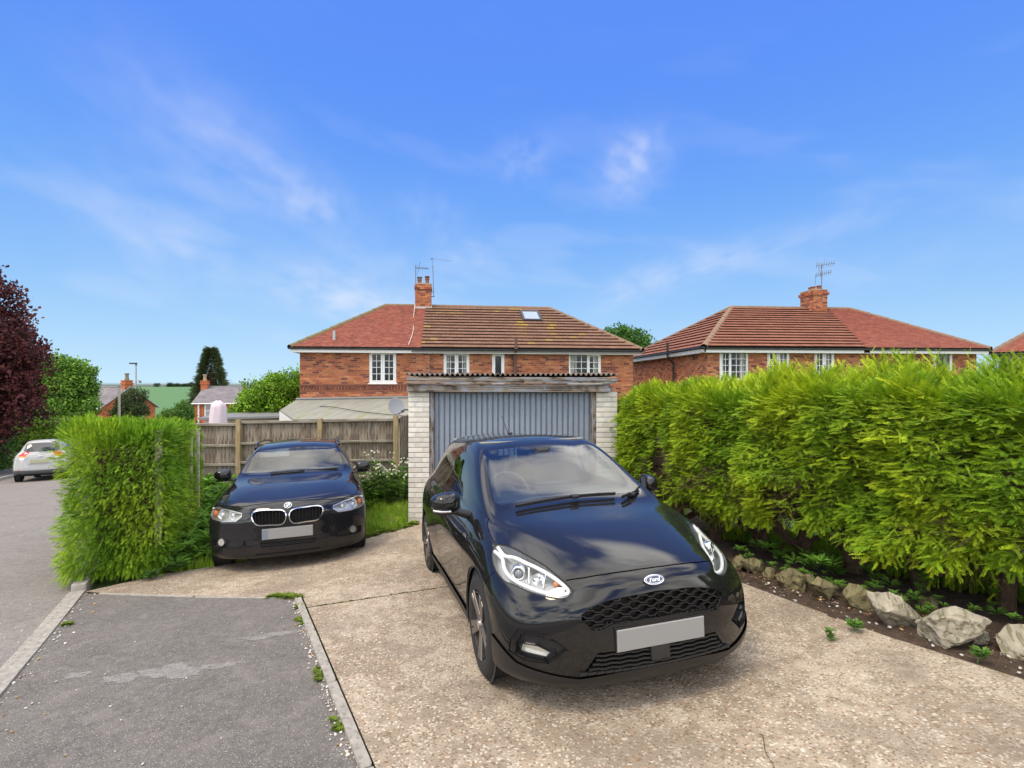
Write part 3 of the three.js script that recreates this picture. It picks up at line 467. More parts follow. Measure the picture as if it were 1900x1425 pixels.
  { // rooflight
    const sl = Math.atan2(ridge - eave, W / 2), y = 3.53, base3 = V3(9.28, eave + y * Math.sin(sl), -y * Math.cos(sl)), g = new THREE.Group(); g.name = 'rooflight'; g.position.copy(base3); g.rotation.x = -(Math.PI / 2 - sl) ; roof.add(g);
    mesh('rooflight_frame', merged([box(0.86, 0.1, 0.14, 0, 0.55, 0.05), box(0.86, 0.1, 0.14, 0, -0.55, 0.05), box(0.1, 1.0, 0.14, -0.38, 0, 0.05), box(0.1, 1.0, 0.14, 0.38, 0, 0.05)]), std({ color: col(0.045, 0.042, 0.04), roughness: 0.5 }), g);
    mesh('rooflight_glass', box(0.66, 1.0, 0.01, 0, 0, 0.09), phys({ color: col(0.42, 0.47, 0.52), roughness: 0.05, metalness: 0, clearcoat: 1 }), g);
  }
  // pipes
  mesh('soil_pipe', merged([bar(V3(8.2, -1, wz + 0.07), V3(8.2, 2.75, wz + 0.07), 0.055, 10), bar(V3(8.2, 2.72, wz + 0.07), V3(8.2, 2.98, 0.12), 0.055, 10), bar(V3(8.2, 2.95, 0.12), V3(8.2, 3.4, 0.12), 0.055, 10), bar(V3(8.2, 2.6, wz + 0.07), V3(8.2, 2.72, wz + 0.07), 0.072, 10), bar(V3(8.2, 2.95, 0.12), V3(8.2, 3.04, 0.12), 0.07, 10)]), std({ color: col(0.13, 0.07, 0.06), roughness: 0.7, map: grainMap }), o);
  mesh('flue_pipe', merged([bar(V3(1.42, 3.1, -0.62), V3(1.42, 3.62, -0.62), 0.06, 12), bar(V3(1.42, 3.16, -0.62), V3(1.42, 3.26, -0.62), 0.09, 12, 0.065)]), galvanised, roof);
  mesh('roof_cable', tube([V3(4.2, ridge + 0.06, -W / 2 + 0.32), V3(4.2, 4.4, -2.75), V3(4.28, 3.7, -1.3), V3(4.2, 3.08, -0.05)], 0.012, 20, 5), std({ color: col(0.6, 0.57, 0.5), roughness: 0.7 }), roof);
  // aerials on the chimney
  const a1 = thing('television_aerial', 'short aerial with a stubby boom on the left of the brick chimney', 'aerial', [0, 0, 0]); o.updateMatrixWorld();
  const at = (x, y, z) => V3(x, y, z).applyMatrix4(o.matrixWorld);
  const metal = std({ color: col(0.16, 0.16, 0.17), roughness: 0.5, metalness: 0.4 });
  mesh('mast', bar(at(4.22, 5.3, -4.0), at(4.22, 6.95, -4.0), 0.018, 6), metal, a1);
  { const g = [bar(at(4.2, 6.82, -4.0), at(4.82, 6.74, -3.7), 0.013, 5), bar(at(4.3, 6.5, -4.0), at(4.42, 7.08, -3.9), 0.008, 5)]; for (let k = 0; k < 9; k++) { const q = at(4.28 + k * 0.06, 6.81 - k * 0.009, -3.96 + k * 0.03); g.push(bar(q.clone().add(V3(0, 0.03, 0.11)), q.clone().add(V3(0, -0.03, -0.11)), 0.007, 4)); } mesh('aerial_array', merged(g), metal, a1); }
  const a2 = thing('television_aerial', 'tall thin aerial with one long rod to the right of the brick chimney', 'aerial');
  mesh('mast', merged([bar(at(5.02, 5.52, -4.0), at(4.97, 6.95, -4.0), 0.016, 6), bar(at(4.97, 6.9, -4.0), at(4.94, 7.24, -4.0), 0.008, 5), bar(at(4.9, 5.55, -4.0), at(5.05, 5.54, -4.0), 0.02, 5), bar(at(4.9, 5.75, -4.0), at(5.02, 5.74, -4.0), 0.015, 5)]), metal, a2); mesh('aerial_rod', merged([bar(at(4.93, 7.24, -4.0), at(5.82, 7.1, -3.7), 0.006, 5), box(0.09, 0.04, 0.05, at(4.93, 7.24, -4.0).x, at(4.93, 7.24, -4.0).y, at(4.93, 7.24, -4.0).z)]), metal, a2);

  // lean-to at the back of the left house
  const felt = std({ map: texture(256, 256, (u, v, i, j) => { const n = tileNoise(u, v, 6, 33, 5), k = 1 + 0.2 * n + 0.12 * noise2(i * 0.6, j * 0.6); return mix3([0.235 * k, 0.235 * k, 0.20 * k], [0.21, 0.22, 0.10], smooth(0.2, 0.6, tileNoise(u, v, 3, 35, 3)) * 0.6); }, { rx: 0.5, ry: 0.5 }), roughness: 0.95 });
  const e = EYE, A = V3(-7.88, e - 0.58, -18.9), B = V3(-8.5, e - 0.95, -18.95), C = V3(-7.05, e - 1.15, -16.7), Dd = V3(-3.2, e - 1.10, -16.75), Ee = V3(-3.55, e - 0.52, -19.35);
  const lt = thing('lean_to', 'low rear lean-to with grey green felt roof below the left house', 'extension');
  const dn = (q, k = 0.05) => q.clone().add(V3(0, -k, 0));
  mesh('felt_roof', roofMesh([A, B, C, Dd, Ee, dn(B), dn(C), dn(Dd)], [[0, 1, 2], [0, 2, 3, 4], [1, 5, 6, 2], [2, 6, 7, 3]]), felt, lt);
  mesh('bargeboard', roofMesh([dn(B, 0.03).add(V3(-0.02, 0, 0.02)), dn(C, 0.03).add(V3(-0.02, 0, 0.02)), dn(C, 0.25).add(V3(-0.02, 0, 0.02)), dn(B, 0.62).add(V3(-0.02, 0, 0.02)), dn(C, 0.25).add(V3(0.05, 0, 0)), dn(B, 0.6).add(V3(0.1, 0, 0))], [[0, 3, 2, 1], [3, 5, 4, 2]]), upvc, lt);
  mesh('lead_flashing', merged([bar(A.clone().add(V3(0, 0.03, 0.02)), Ee.clone().add(V3(0, 0.03, 0.02)), 0.05, 6)]), leadGrey, lt);
  gutter(lt, C.clone().add(V3(0, -0.06, 0.06)), Dd.clone().add(V3(0, -0.06, 0.06)));
  mesh('lean_to_wall', merged([box(3.5, 1.6, 0.2, -5.1, e - 1.98, -16.95), box(0.2, 1.6, 2.0, -7.3, e - 2.1, -18.0)]), mortarMat, lt);
  mesh('sagging_cable', tube([at(0.3, 0.62, -0.1), V3(-6.6, e - 0.78, -18.0), V3(-5, e - 0.93, -17.3), V3(-3.4, e - 1.05, -16.8)], 0.012, 20, 5), blackPlastic, lt);
  // satellite dish
  const sd = thing('satellite_dish', 'grey satellite dish on a bracket beside the garage wall', 'satellite dish', [-3.5, e - 0.68, -15.6], 0.5);
  { const pr = []; for (let i = 0; i <= 10; i++) { const r = 0.27 * i / 10; pr.push(new THREE.Vector2(r, 0.55 * r * r)); } for (let i = 10; i >= 0; i--) { const r = 0.27 * i / 10; pr.push(new THREE.Vector2(r, 0.55 * r * r - 0.012)); } const g = new THREE.LatheGeometry(pr, 32); g.rotateX(Math.PI / 2 - 0.35); g.scale(0.9, 1, 1); mesh('dish', g, std({ color: col(0.235, 0.25, 0.265), roughness: 0.5, metalness: 0.2 }), sd); mesh('bracket_arm', merged([bar(V3(0, -0.25, 0.02), V3(0.1, -0.14, 0.33), 0.012, 6), bar(V3(0, -0.1, -0.05), V3(0.45, -0.12, -0.25), 0.02, 6), bar(V3(0, -0.1, -0.08), V3(0.0, -0.4, -0.1), 0.015, 6)]), blackPlastic, sd); mesh('receiver', box(0.06, 0.06, 0.1, 0.1, -0.13, 0.35), blackPlastic, sd); }
}
// ---------------------------------------------------------------- the neighbouring pair on the right
{
  const o = thing('semi_detached_house', 'red brick house with large red tiled hipped roof rising behind the right hedge', 'house', [7.05, 0, -19], 5 * Math.PI / 180);
  const L = 11.5, W = 9.6, eave = EYE + 1.36, ridge = EYE + 3.56, s0 = 3.6, s1 = 9.5, base = -1.6;
  const y1 = eave - 0.1, w1 = [0.75, 1.86, y1 - 1.12, y1], w2 = [2.62, 3.5, y1 - 1.12, y1], w3 = [4.5, 5.3, y1 - 1.12, y1], w4 = [9.4, 10.2, y1 - 1.12, y1];
  const { w, roof, p, wz, wx0 } = hippedHouse(o, { L, W, eave, ridge, s0, s1, base, holes: [w1, w2, w3, w4] });
  const put = (q, s) => windowPart(o, (q[0] + q[1]) / 2, q[2], wz - 0.05, q[1] - q[0], q[3] - q[2], s);
  put(w1, [[0.38, 2, 4, true], [0.62, 3, 4, false]]); put(w2, [[0.5, 2, 4, true], [0.5, 2, 4, true]]); put(w3, [[0.5, 2, 4, true], [0.5, 2, 4, true]]); put(w4, [[1, 1, 1, true]]);
  const fe = p[0].clone().lerp(p[1], 6.3 / L), rr = p[4].clone().lerp(p[5], (8.3 - s0) / (s1 - s0)), T = [];
  T.push(tileSlope(p[0], fe, p[4], rr, 0.33, 0.3, redTile, 0.055), tileSlope(fe, p[1], rr, p[5], 0.1, 0.165, plainTile, 0.022), tileSlope(p[3], p[0], p[4], p[4], 0.33, 0.3, redTile, 0.055), tileSlope(p[1], p[2], p[5], p[5], 0.1, 0.165, plainTile, 0.022), tileSlope(p[2], p[3], p[5], p[4], 0.33, 0.3, redTile, 0.055));
  const l = [], c = []; for (const t of T) { l.push(...t.list); c.push(...t.cs); } instanced('roof_tiles', tileGeo, tileMat, roof, l, c);
  const buff = std({ color: col(0.27, 0.17, 0.11), map: tileMap, roughness: 0.95 });
  ridgeRun(roof, 'ridge_tile', p[4], p[5], ridgeMat); ridgeRun(roof, 'hip_tile', p[0], p[4], buff, 0.13); ridgeRun(roof, 'hip_tile', p[1], p[5], ridgeMat); ridgeRun(roof, 'rear_hip_tile', p[3], p[4], ridgeMat, 0.115, 0.42, true); ridgeRun(roof, 'rear_hip_tile', p[2], p[5], ridgeMat, 0.115, 0.42, true);
  mesh('fascia', merged([box(6.2, 0.13, 0.025, 3.2, eave - 0.115, -0.03), box(4.9, 0.13, 0.025, L - 2.5, eave - 0.115, -0.03), box(0.025, 0.13, W - 0.1, 0.03, eave - 0.115, -W / 2)]), upvc, o); mesh('soffit', merged([box(L - 0.1, 0.015, 0.28, L / 2, eave - 0.19, -0.16), box(0.28, 0.015, W - 0.7, 0.16, eave - 0.19, -W / 2)]), upvc, o);
  gutter(o, V3(-0.05, eave - 0.03, 0.045), V3(L + 0.05, eave - 0.03, 0.045)); gutter(o, V3(-0.045, eave - 0.03, -W), V3(-0.045, eave - 0.03, 0.05));
  mesh('downpipe', merged([bar(V3(-0.1, eave + 0.42, -3.2), V3(-0.1, eave - 0.2, -3.2), 0.05, 8), bar(V3(-0.1, eave - 0.18, -3.2), V3(0.16, eave - 0.5, -3.2), 0.045, 8), bar(V3(0.16, eave - 0.48, -3.2), V3(0.16, eave - 2.5, -3.2), 0.045, 8), bar(V3(0.05, eave - 0.05, -1.2), V3(0.18, eave - 0.4, -1.2), 0.04, 8)]), blackPlastic, o);
  chimneyStack(o, 7.55, ridge - 0.75, -W / 2 + 0.15, 0.68, 0.95, 1.52, [[-0.16, 0.2, 0.16, 0.12, 0], [0.1, 0.24, 0.2, 0.12, 0], [0.0, -0.2, 0.2, 0.12, 0]], 0.06);
  o.updateMatrixWorld(); const at = (x, y, z) => V3(x, y, z).applyMatrix4(o.matrixWorld);
  const a = thing('television_aerial', 'twin boom aerial on the tall chimney above the right hedge', 'aerial'), metal = std({ color: col(0.2, 0.2, 0.21), roughness: 0.5, metalness: 0.4 });
  mesh('mast', merged([bar(at(7.6, ridge + 0.25, -W / 2 + 0.64), at(7.6, ridge + 1.95, -W / 2 + 0.64), 0.02, 6), bar(at(7.32, ridge + 1.0, -W / 2 + 0.6), at(7.32, ridge + 1.5, -W / 2 + 0.6), 0.01, 5)]), metal, a);
  { const g = []; for (const [yy, len, tilt] of [[1.88, 0.72, 0.0], [1.45, 0.55, 0.03]]) { const q0 = at(7.35, ridge + yy, -W / 2 + 0.6), q1 = at(7.35 + len, ridge + yy + tilt + 0.08, -W / 2 + 0.9); g.push(bar(q0, q1, 0.013, 5)); for (let k = 0; k < 8; k++) { const q = q0.clone().lerp(q1, (k + 0.3) / 8); g.push(bar(q.clone().add(V3(-0.05, 0.1, 0.12)), q.clone().add(V3(0.05, -0.1, -0.12)), 0.007, 4)); } } g.push(bar(at(7.45, ridge + 1.6, -W / 2 + 0.6), at(7.8, ridge + 2.2, -W / 2 + 0.6), 0.007, 4), bar(at(7.4, ridge + 2.1, -W / 2 + 0.6), at(7.6, ridge + 1.4, -W / 2 + 0.6), 0.007, 4)); mesh('aerial_array', merged(g), metal, a); }
}
{ // roof corner of a third house at the right edge
  const o = thing('house', 'corner of a red tiled roof at the right edge beyond the hedge', 'house', [20.35, 0, -22], -0.76), eave = EYE + 1.32, ridge = EYE + 3.5, L = 7, W = 8;
  const p = [V3(0, eave, 0), V3(L, eave, 0), V3(L, eave, -W), V3(0, eave, -W), V3(2.8, ridge, -W / 2), V3(5, ridge, -W / 2)];
  mesh('wall', box(L - 0.6, 4.4, W - 0.6, L / 2, eave - 2.25, -W / 2), mortarMat, o);
  const roof = mesh('roof', roofMesh(p, [[0, 1, 5, 4], [1, 2, 5], [2, 3, 4, 5], [3, 0, 4], [0, 3, 2, 1]]), roofDeck, o), t1 = tileSlope(p[0], p[1], p[4], p[5], 0.1, 0.165, plainTile, 0.022), t2 = tileSlope(p[3], p[0], p[4], p[4], 0.1, 0.165, plainTile, 0.022);
  instanced('roof_tiles', tileGeo, tileMat, roof, [...t1.list, ...t2.list], [...t1.cs, ...t2.cs]); ridgeRun(roof, 'hip_tile', p[0], p[4], ridgeMat);
  gutter(o, V3(-0.05, eave - 0.03, 0.045), V3(L, eave - 0.03, 0.045)); mesh('vent_pipe', bar(V3(1.35, eave + 0.3, -0.6), V3(1.35, eave + 1.25, -0.6), 0.06, 8), std({ color: col(0.13, 0.05, 0.04), roughness: 0.7 }), roof);
}
// ---------------------------------------------------------------- garage
{
  const d0 = 7.74, yb = EYE - 2.05, o = thing('garage', 'white brick garage with blue ribbed door and peeling timber fascia', 'garage', [0, 0, -d0]);
  const WHITE = [[0.7392, 0.7112, 0.644], [0.784, 0.756, 0.6944], [0.6944, 0.672, 0.6104], [0.7616, 0.728, 0.6552], [0.6496, 0.6216, 0.5544]];
  const whites = WHITE.map((c) => std({ color: col(...c), map: texture(128, 128, (u, v, i, j) => { const n = 0.9 + 0.14 * tileNoise(u, v, 5, c[0] * 100, 4) + 0.1 * noise2(i * 0.5, j * 0.5); return [n, n, n * 0.99]; }), roughness: 0.9 }));
  const full = bevelBox(0.211, 0.0655, 0.1, 0.003), half = bevelBox(0.0985, 0.0655, 0.1, 0.003);
  const pier = (x0, y0) => {
    const top = EYE - 0.118, n = Math.ceil((top - y0) / 0.0755), part = mesh('brick_pier', box(0.300, top - y0, 0.2, x0 + 0.157, (top + y0) / 2, -0.108), whiteMortar, o);
    for (let r = 0; r < n; r++) { const y = top - (r + 0.5) * 0.0755 - 0.002; for (const [cx, g] of r % 2 ? [[0.107, full], [0.264, half]] : [[0.05, half], [0.2075, full]]) { const b = mesh('brick', g, whites[Math.floor(rnd() * 5)], part); b.position.set(x0 + cx, y, -0.05 + 0.003 * rnd()); } }
  };
  pier(-1.552, yb); pier(1.262, yb + 0.1);
  // side and rear walls, roof
  const side = mesh('side_wall', merged([box(0.2, 2.5, 4.9, -1.43, 0.33, -2.67), box(0.2, 2.5, 4.9, 1.45, 0.33, -2.67), box(3.0, 2.5, 0.2, 0, 0.33, -5.2)]), whiteMortar, o);
  { const X = V3(-1, 0, 0), f = brickFace(side, V3(-1.53, -0.85, -5.2), V3(0, 0, 1), X, 4.98, 2.4, [], WHITE, 0.09, 0.006, 0, 0.222, 0.0755); bricks(side, [f]); }
  const asb = std({ color: col(0.24, 0.19, 0.16), map: tileMap, roughness: 0.95 });
  const cor = (w, len, n, amp) => { const g = new THREE.PlaneGeometry(w, len, n * 8, 1), p = g.attributes.position; g.rotateX(-Math.PI / 2); for (let i = 0; i < p.count; i++) p.setY(i, amp * Math.sin((p.getX(i) / w + 0.5) * n * Math.PI * 2)); g.computeVertexNormals(); const h = g.clone(); h.translate(0, -0.012, 0); const front = []; return merged([g, h]); };
  { const g = cor(3.13, 5.6, 42, 0.019); g.rotateX(-0.02); g.translate(-0.005, EYE + 0.098, -2.7); const m = mesh('corrugated_roof', g, asb, o);
    // closed lip along the front edge
    const s = []; for (let k = 0; k < 42 * 8; k++) { const f = (q) => [-1.57 + 3.13 * q / 336, EYE + 0.098 + 0.055 + 0.019 * Math.sin(q / 336 * 42 * Math.PI * 2)]; const [a, y0] = f(k), [b, y1] = f(k + 1); const z = 0.102; const tri = (p) => s.push(p[0], p[1] - 0.0, z, 0, 0, 1); const A = [a, y0], B = [b, y1], C = [b, y1 - 0.013], Dq = [a, y0 - 0.013]; [A, Dq, C, A, C, B].forEach(tri); } mesh('roof_edge', geometryOf(s), asb, m); }
  const plank = (name, w, h, dp, x, y, z, rz = 0) => { const g = bevelBox(w, h, dp, 0.006); setUV(g, (px, py, pz) => [px / 3.1 + rnd() * 0, py * 2.6 + pz * 2 + y * 1.7]); const m = mesh(name, g, peeling, o); m.position.set(x, y, z); m.rotation.z = rz; return m; };
  plank('upper_fascia_board', 3.115, 0.062, 0.03, -0.004, EYE + 0.072, 0.085, -0.004); plank('upper_fascia_board', 1.35, 0.034, 0.028, 0.86, EYE + 0.022, 0.084, -0.002); plank('upper_fascia_board', 1.72, 0.034, 0.028, -0.70, EYE + 0.021, 0.083, 0.003);
  plank('lower_fascia_board', 3.0, 0.066, 0.05, -0.06, EYE - 0.036, 0.035); plank('lower_fascia_board', 3.02, 0.052, 0.07, -0.05, EYE - 0.094, 0.045);
  plank('lintel', 2.98, 0.10, 0.12, 0, EYE - 0.08, -0.07);
  const jamb = (x, w) => { const g = bevelBox(w, 2.0, 0.09, 0.005); setUV(g, (px, py, pz) => [py / 2.2, px * 3 + pz * 3 + x]); const m = mesh('door_jamb', g, peeling, o); m.position.set(x, EYE - 0.118 - 1.0, -0.055); };
  jamb(-1.203, 0.066); jamb(1.223, 0.078);
  // ribbed up-and-over door
  { const pts = [], n = 29, w = 2.352, pitch = w / n, s = new THREE.Shape(); const x0 = -1.168; for (let k = 0; k < n; k++) { const x = x0 + k * pitch; pts.push([x, 0], [x + pitch * 0.66, 0], [x + pitch * 0.72, -0.028], [x + pitch * 0.94, -0.028]); } pts.push([x0 + w, 0]); s.moveTo(pts[0][0], pts[0][1]); pts.slice(1).forEach(([a, b]) => s.lineTo(a, b)); s.lineTo(x0 + w, -0.045); s.lineTo(x0, -0.045); s.closePath(); const g = new THREE.ExtrudeGeometry(s, { depth: 1.97, bevelEnabled: false }); g.rotateX(Math.PI / 2); g.translate(0, EYE - 0.125, 0); setUV(g, (x, y, z) => [x / 2.4, y / 2.4]); const m = mesh('garage_door', g, doorPaint, o); m.position.z = -0.075;
    mesh('door_handle', merged([new THREE.CylinderGeometry(0.03, 0.03, 0.02, 12).rotateX(Math.PI / 2).translate(0, 0.55, 0.01), box(0.11, 0.018, 0.018, 0, 0.55, 0.04)]), galvanised, m); }
}
// ---------------------------------------------------------------- close-boarded fence
{
  const d = 12.5, o = thing('garden_fence', 'weathered close boarded timber fence behind the estate car', 'fence'); const gp = bevelBox(0.112, 2.2, 0.1, 0.006); setUV(gp, (x, y, z) => [x * 3 + z * 2, y * 0.6]);
  const posts = [[-8.45, EYE - 0.94], [-6.59, EYE - 0.86], [-4.63, EYE - 0.83], [-2.80, EYE - 0.76]];
  for (const [x, top] of posts) { const m = mesh('post', gp, postWood, o); m.position.set(x, top - 1.1, -d + 0.03); m.rotation.z = 0.006 * (rnd() - 0.5); }
  const boards = [0.098, 0.104, 0.11].map((w) => { const s = new THREE.Shape(); s.moveTo(-w / 2, 0); s.lineTo(w / 2, 0); s.lineTo(w / 2, 0.007); s.lineTo(-w / 2, 0.016); s.closePath(); const g = new THREE.ExtrudeGeometry(s, { depth: 1.62, bevelEnabled: false }); g.rotateX(-Math.PI / 2); const k = rnd(); return setUV(g, (x, y, z) => [x * 3.2 + k, y * 0.62]); });
  const bays = [[-8.45, -6.59, EYE - 0.985], [-6.59, -4.63, EYE - 0.92], [-4.63, -2.80, EYE - 0.88]];
  bays.forEach(([a, b, top], bi) => {
    let x = a + 0.06; while (x < b - 0.06) { const k = Math.floor(rnd() * 3), w = [0.088, 0.094, 0.10][k], m = mesh('board', boards[k], fenceWood[Math.floor(rnd() * 3)], o); m.position.set(x + w / 2, top - 1.62 - 0.012 * rnd(), -d - 0.02 - 0.004 * rnd()); m.rotation.z = 0.008 * (rnd() - 0.5); if (rnd() < 0.5) m.rotation.y = 0.02; x += w; }
    const len = b - a - 0.11, tilt = bi === 0 ? 0.002 : 0.012, rail = (y, h, dp, z) => { const g = bevelBox(len, h, dp, 0.005); setUV(g, (px, py, pz) => [py * 4 + pz * 3 + y, px * 0.5]); const m = mesh('rail', g, railWood, o); m.position.set((a + b) / 2, y, z); m.rotation.z = tilt + 0.004 * (rnd() - 0.5); };
    rail(top + 0.005, 0.06, 0.09, -d + 0.0); rail(top - 0.50, 0.055, 0.06, -d + 0.035); rail(top - 0.96, 0.055, 0.06, -d + 0.035); rail(top - 1.45, 0.055, 0.06, -d + 0.035);
  });
  const o2 = thing('garden_fence', 'short return of timber fence beside the garage wall', 'fence'); let t = 0; while (t < 1.9) { const m = mesh('board', boards[1], fenceWood[Math.floor(rnd() * 3)], o2), x = -2.70 + 0.3 * t, dd = 12.62 + 0.95 * t; m.position.set(x, EYE - 0.80 - 1.62 + 0.035 * t * 2, -dd); m.rotation.y = 1.27; t += 0.1; }
  const r2 = mesh('post', gp, postWood, o2); r2.position.set(-2.1, EYE - 0.7 - 1.1, -14.45);
}
{ // shrouded thing, outbuilding and other bits beyond the fence
  const o = thing('covered_patio_heater', 'tall garden thing under a pale pink cloth cover behind the fence', 'cover', [-8.0, EYE - 1.55, -14.1]); const pr = [[0.235, 0], [0.225, 0.35], [0.205, 0.7], [0.19, 0.92], [0.165, 1.02], [0.06, 1.085], [0.0, 1.09]].map(([a, b]) => new THREE.Vector2(a, b)); const g = new THREE.LatheGeometry(pr, 40), p = g.attributes.position; for (let i = 0; i < p.count; i++) { const a = Math.atan2(p.getZ(i), p.getX(i)), k = 1 + 0.05 * Math.sin(a * 7 + p.getY(i) * 3) + 0.04 * Math.sin(a * 4 - p.getY(i) * 5); p.setX(i, p.getX(i) * k); p.setZ(i, p.getZ(i) * k); p.setY(i, p.getY(i) + 0.02 * Math.sin(a * 3)); } g.computeVertexNormals(); mesh('cloth_cover', g, std({ color: col(0.62, 0.53, 0.57), roughness: 0.95 }), o);
  const b = thing('outbuilding', 'low outbuilding with grey roof and white roof edge beyond the fence', 'outbuilding', [-11.4, EYE - 1.3, -20.5], 0.1);
  mesh('wall', box(4.2, 2.0, 2.4, 1.6, -1.1, -1.2), mortarMat, b); mesh('roof', roofMesh([V3(-0.9, -0.02, 0.2), V3(3.9, 0.05, 0.2), V3(3.9, 0.14, -2.8), V3(-0.9, 0.10, -2.8), V3(-0.9, -0.10, 0.2), V3(3.9, -0.03, 0.2)], [[0, 1, 2, 3], [0, 4, 5, 1]]), leadGrey, b); mesh('roof_edge', merged([bar(V3(-0.9, 0.14, -2.8), V3(3.9, 0.18, -2.8), 0.045, 6)]), upvc, b);
}
// ---------------------------------------------------------------- far brick houses down the valley
{
  const farBrick = std({ map: texture(256, 256, (u, v, i, j) => { const r = Math.floor(v * 32), c = Math.floor(u * 12 + (r % 2) * 0.5), h = ((Math.imul(r * 7919 ^ c * 104729, 2654435761) >>> 8) & 255) / 255, k = 0.85 + 0.35 * h + 0.1 * tileNoise(u, v, 4, 5, 3); return [0.44 * k, 0.135 * k, 0.055 * k]; }, { rx: 0.4, ry: 0.42 }), roughness: 0.95 });
  const slate = std({ map: texture(256, 256, (u, v, i, j) => { const r = Math.floor(v * 24), h = ((Math.imul(r * 7919 ^ Math.floor(u * 20 + (r % 2) * 0.5) * 104729, 2654435761) >>> 8) & 255) / 255, k = 0.8 + 0.3 * h + 0.25 * tileNoise(u, v, 4, 6, 4); return [0.17 * k, 0.155 * k, 0.165 * k]; }, { rx: 0.3, ry: 0.3 }), roughness: 0.85 });
  function gabled(label, x, d, turn, L, W, eaveY, ridgeY, base) {
    const o = thing('brick_house', label, 'house', [x, 0, -d], turn);
    const s = roofMesh([V3(0, base, 0), V3(L, base, 0), V3(L, eaveY, 0), V3(0, eaveY, 0), V3(L, base, -W), V3(L, eaveY, -W), V3(L, ridgeY, -W / 2), V3(0, base, -W), V3(0, eaveY, -W), V3(0, ridgeY, -W / 2)], [[0, 1, 2, 3], [1, 4, 5, 6, 2], [7, 0, 3, 9, 8], [4, 7, 8, 5]]); setUV(s, (a, b, c) => [(a + c) * 0.5, b * 0.5]); mesh('wall', s, farBrick, o);
    const k = 0.25, q = (ridgeY - eaveY) / (W / 2), g = roofMesh([V3(-k, eaveY - k * q, k), V3(L + k, eaveY - k * q, k), V3(L + k, ridgeY, -W / 2), V3(-k, ridgeY, -W / 2), V3(-k, eaveY - k * q, -W - k), V3(L + k, eaveY - k * q, -W - k)], [[0, 1, 2, 3], [3, 2, 5, 4]]); g.translate(0, 0.07, 0); const g2 = g.clone(); g2.translate(0, -0.07, 0); const rg = merged([g, g2]); setUV(rg, (a, b, c) => [a * 0.4, c * 0.4]); const r = mesh('roof', rg, slate, o);
    mesh('roof_verge', merged([bar(V3(L + k, eaveY - k * q + 0.03, k), V3(L + k, ridgeY + 0.05, -W / 2), 0.07, 6), bar(V3(L + k, ridgeY + 0.05, -W / 2), V3(L + k, eaveY - k * q, -W - k), 0.07, 6)]), leadGrey, r);
    mesh('ridge_tiles', bar(V3(-k, ridgeY + 0.08, -W / 2), V3(L + k, ridgeY + 0.08, -W / 2), 0.1, 6), leadGrey, r); mesh('gutter', bar(V3(-k, eaveY - 0.12, k + 0.05), V3(L + k, eaveY - 0.12, k + 0.05), 0.08, 6), upvc, o);
    return { o, r };
  }
  const stack = (o, x, y, z, h, pot = [0.38, 0.27, 0.17]) => { const s = mesh('chimney', merged([box(0.75, h, 0.75, x, y + h / 2, z), box(0.9, 0.18, 0.9, x, y + h - 0.3, z), box(0.85, 0.14, 0.85, x, y + h, z)]), farBrick, o); const pr = [[0.2, 0], [0.24, 0.1], [0.17, 0.3], [0.17, 0.62], [0.23, 0.7], [0.23, 0.8], [0.1, 0.8]].map(([a, b]) => new THREE.Vector2(a, b)); const g = new THREE.LatheGeometry(pr, 12); g.translate(x, y + h + 0.05, z); mesh('chimney_pot', g, std({ color: col(...pot), roughness: 0.9 }), s); return s; };
  const sash = (o, x, y, z, w, h) => { const f = mesh('window', merged([box(w, 0.12, 0.1, x, y, z), box(w, 0.12, 0.1, x, y + h, z), box(0.12, h, 0.1, x - w / 2, y + h / 2, z), box(0.12, h, 0.1, x + w / 2, y + h / 2, z), box(w, 0.09, 0.1, x, y + h / 2, z), box(w + 0.3, 0.1, 0.22, x, y - 0.1, z + 0.05)]), upvc, o); for (const [yy] of [[0.25], [0.75]]) { const p = mesh('pane', new THREE.PlaneGeometry(w - 0.1, h / 2 - 0.08), phys({ color: col(0.30, 0.34, 0.34), roughness: 0.1 }), f); p.position.set(x, y + h * yy, z + 0.01); } return f; };
  { const { o } = gabled('brick house with slate roof and end gable chimney seen over the clipped hedge', -51.4, 58.6, -0.47, 9, 5.4, EYE - 2.5, EYE - 0.40, -8.5); stack(o, 8.55, EYE - 1.0, -2.7, 1.35, [0.22, 0.20, 0.15]); sash(o, 4.6, EYE - 4.4, 0.06, 1.5, 1.6); mesh('bay_front', box(2.6, 2.2, 0.12, 5.0, EYE - 5.4, 0.8), upvc, o); }
  { const { o } = gabled('brick house with slate roof and two chimneys behind the timber fence', -38.1, 62, 0.22, 10.5, 8, EYE - 2.25, EYE - 0.42, -9); stack(o, -0.05, EYE - 1.15, -3.7, 1.5); stack(o, 8.3, EYE - 0.8, -4.2, 1.5); sash(o, 1.9, EYE - 4.0, 0.06, 1.4, 1.5); sash(o, 7.2, EYE - 4.0, 0.06, 1.4, 1.5);
    mesh('downpipe', bar(V3(0.5, EYE - 2.3, 0.1), V3(0.5, -9, 0.1), 0.1, 6), upvc, o); mesh('bay_roof', roofMesh([V3(0.9, EYE - 4.9, 1.0), V3(8.5, EYE - 4.9, 1.0), V3(8.2, EYE - 4.35, 0.02), V3(1.4, EYE - 4.35, 0.02)], [[0, 1, 2, 3]]), slate, o); mesh('bay_window', merged([box(2.4, 1.3, 0.9, 2.2, EYE - 5.6, 0.5), box(7.5, 0.14, 0.1, 4.7, EYE - 4.95, 1.02)]), upvc, o); mesh('satellite_dish', new THREE.SphereGeometry(0.3, 12, 8, 0, 6.3, 0, 1).rotateX(1.2).translate(-0.3, EYE - 3.6, 0.1), blackPlastic, o); }
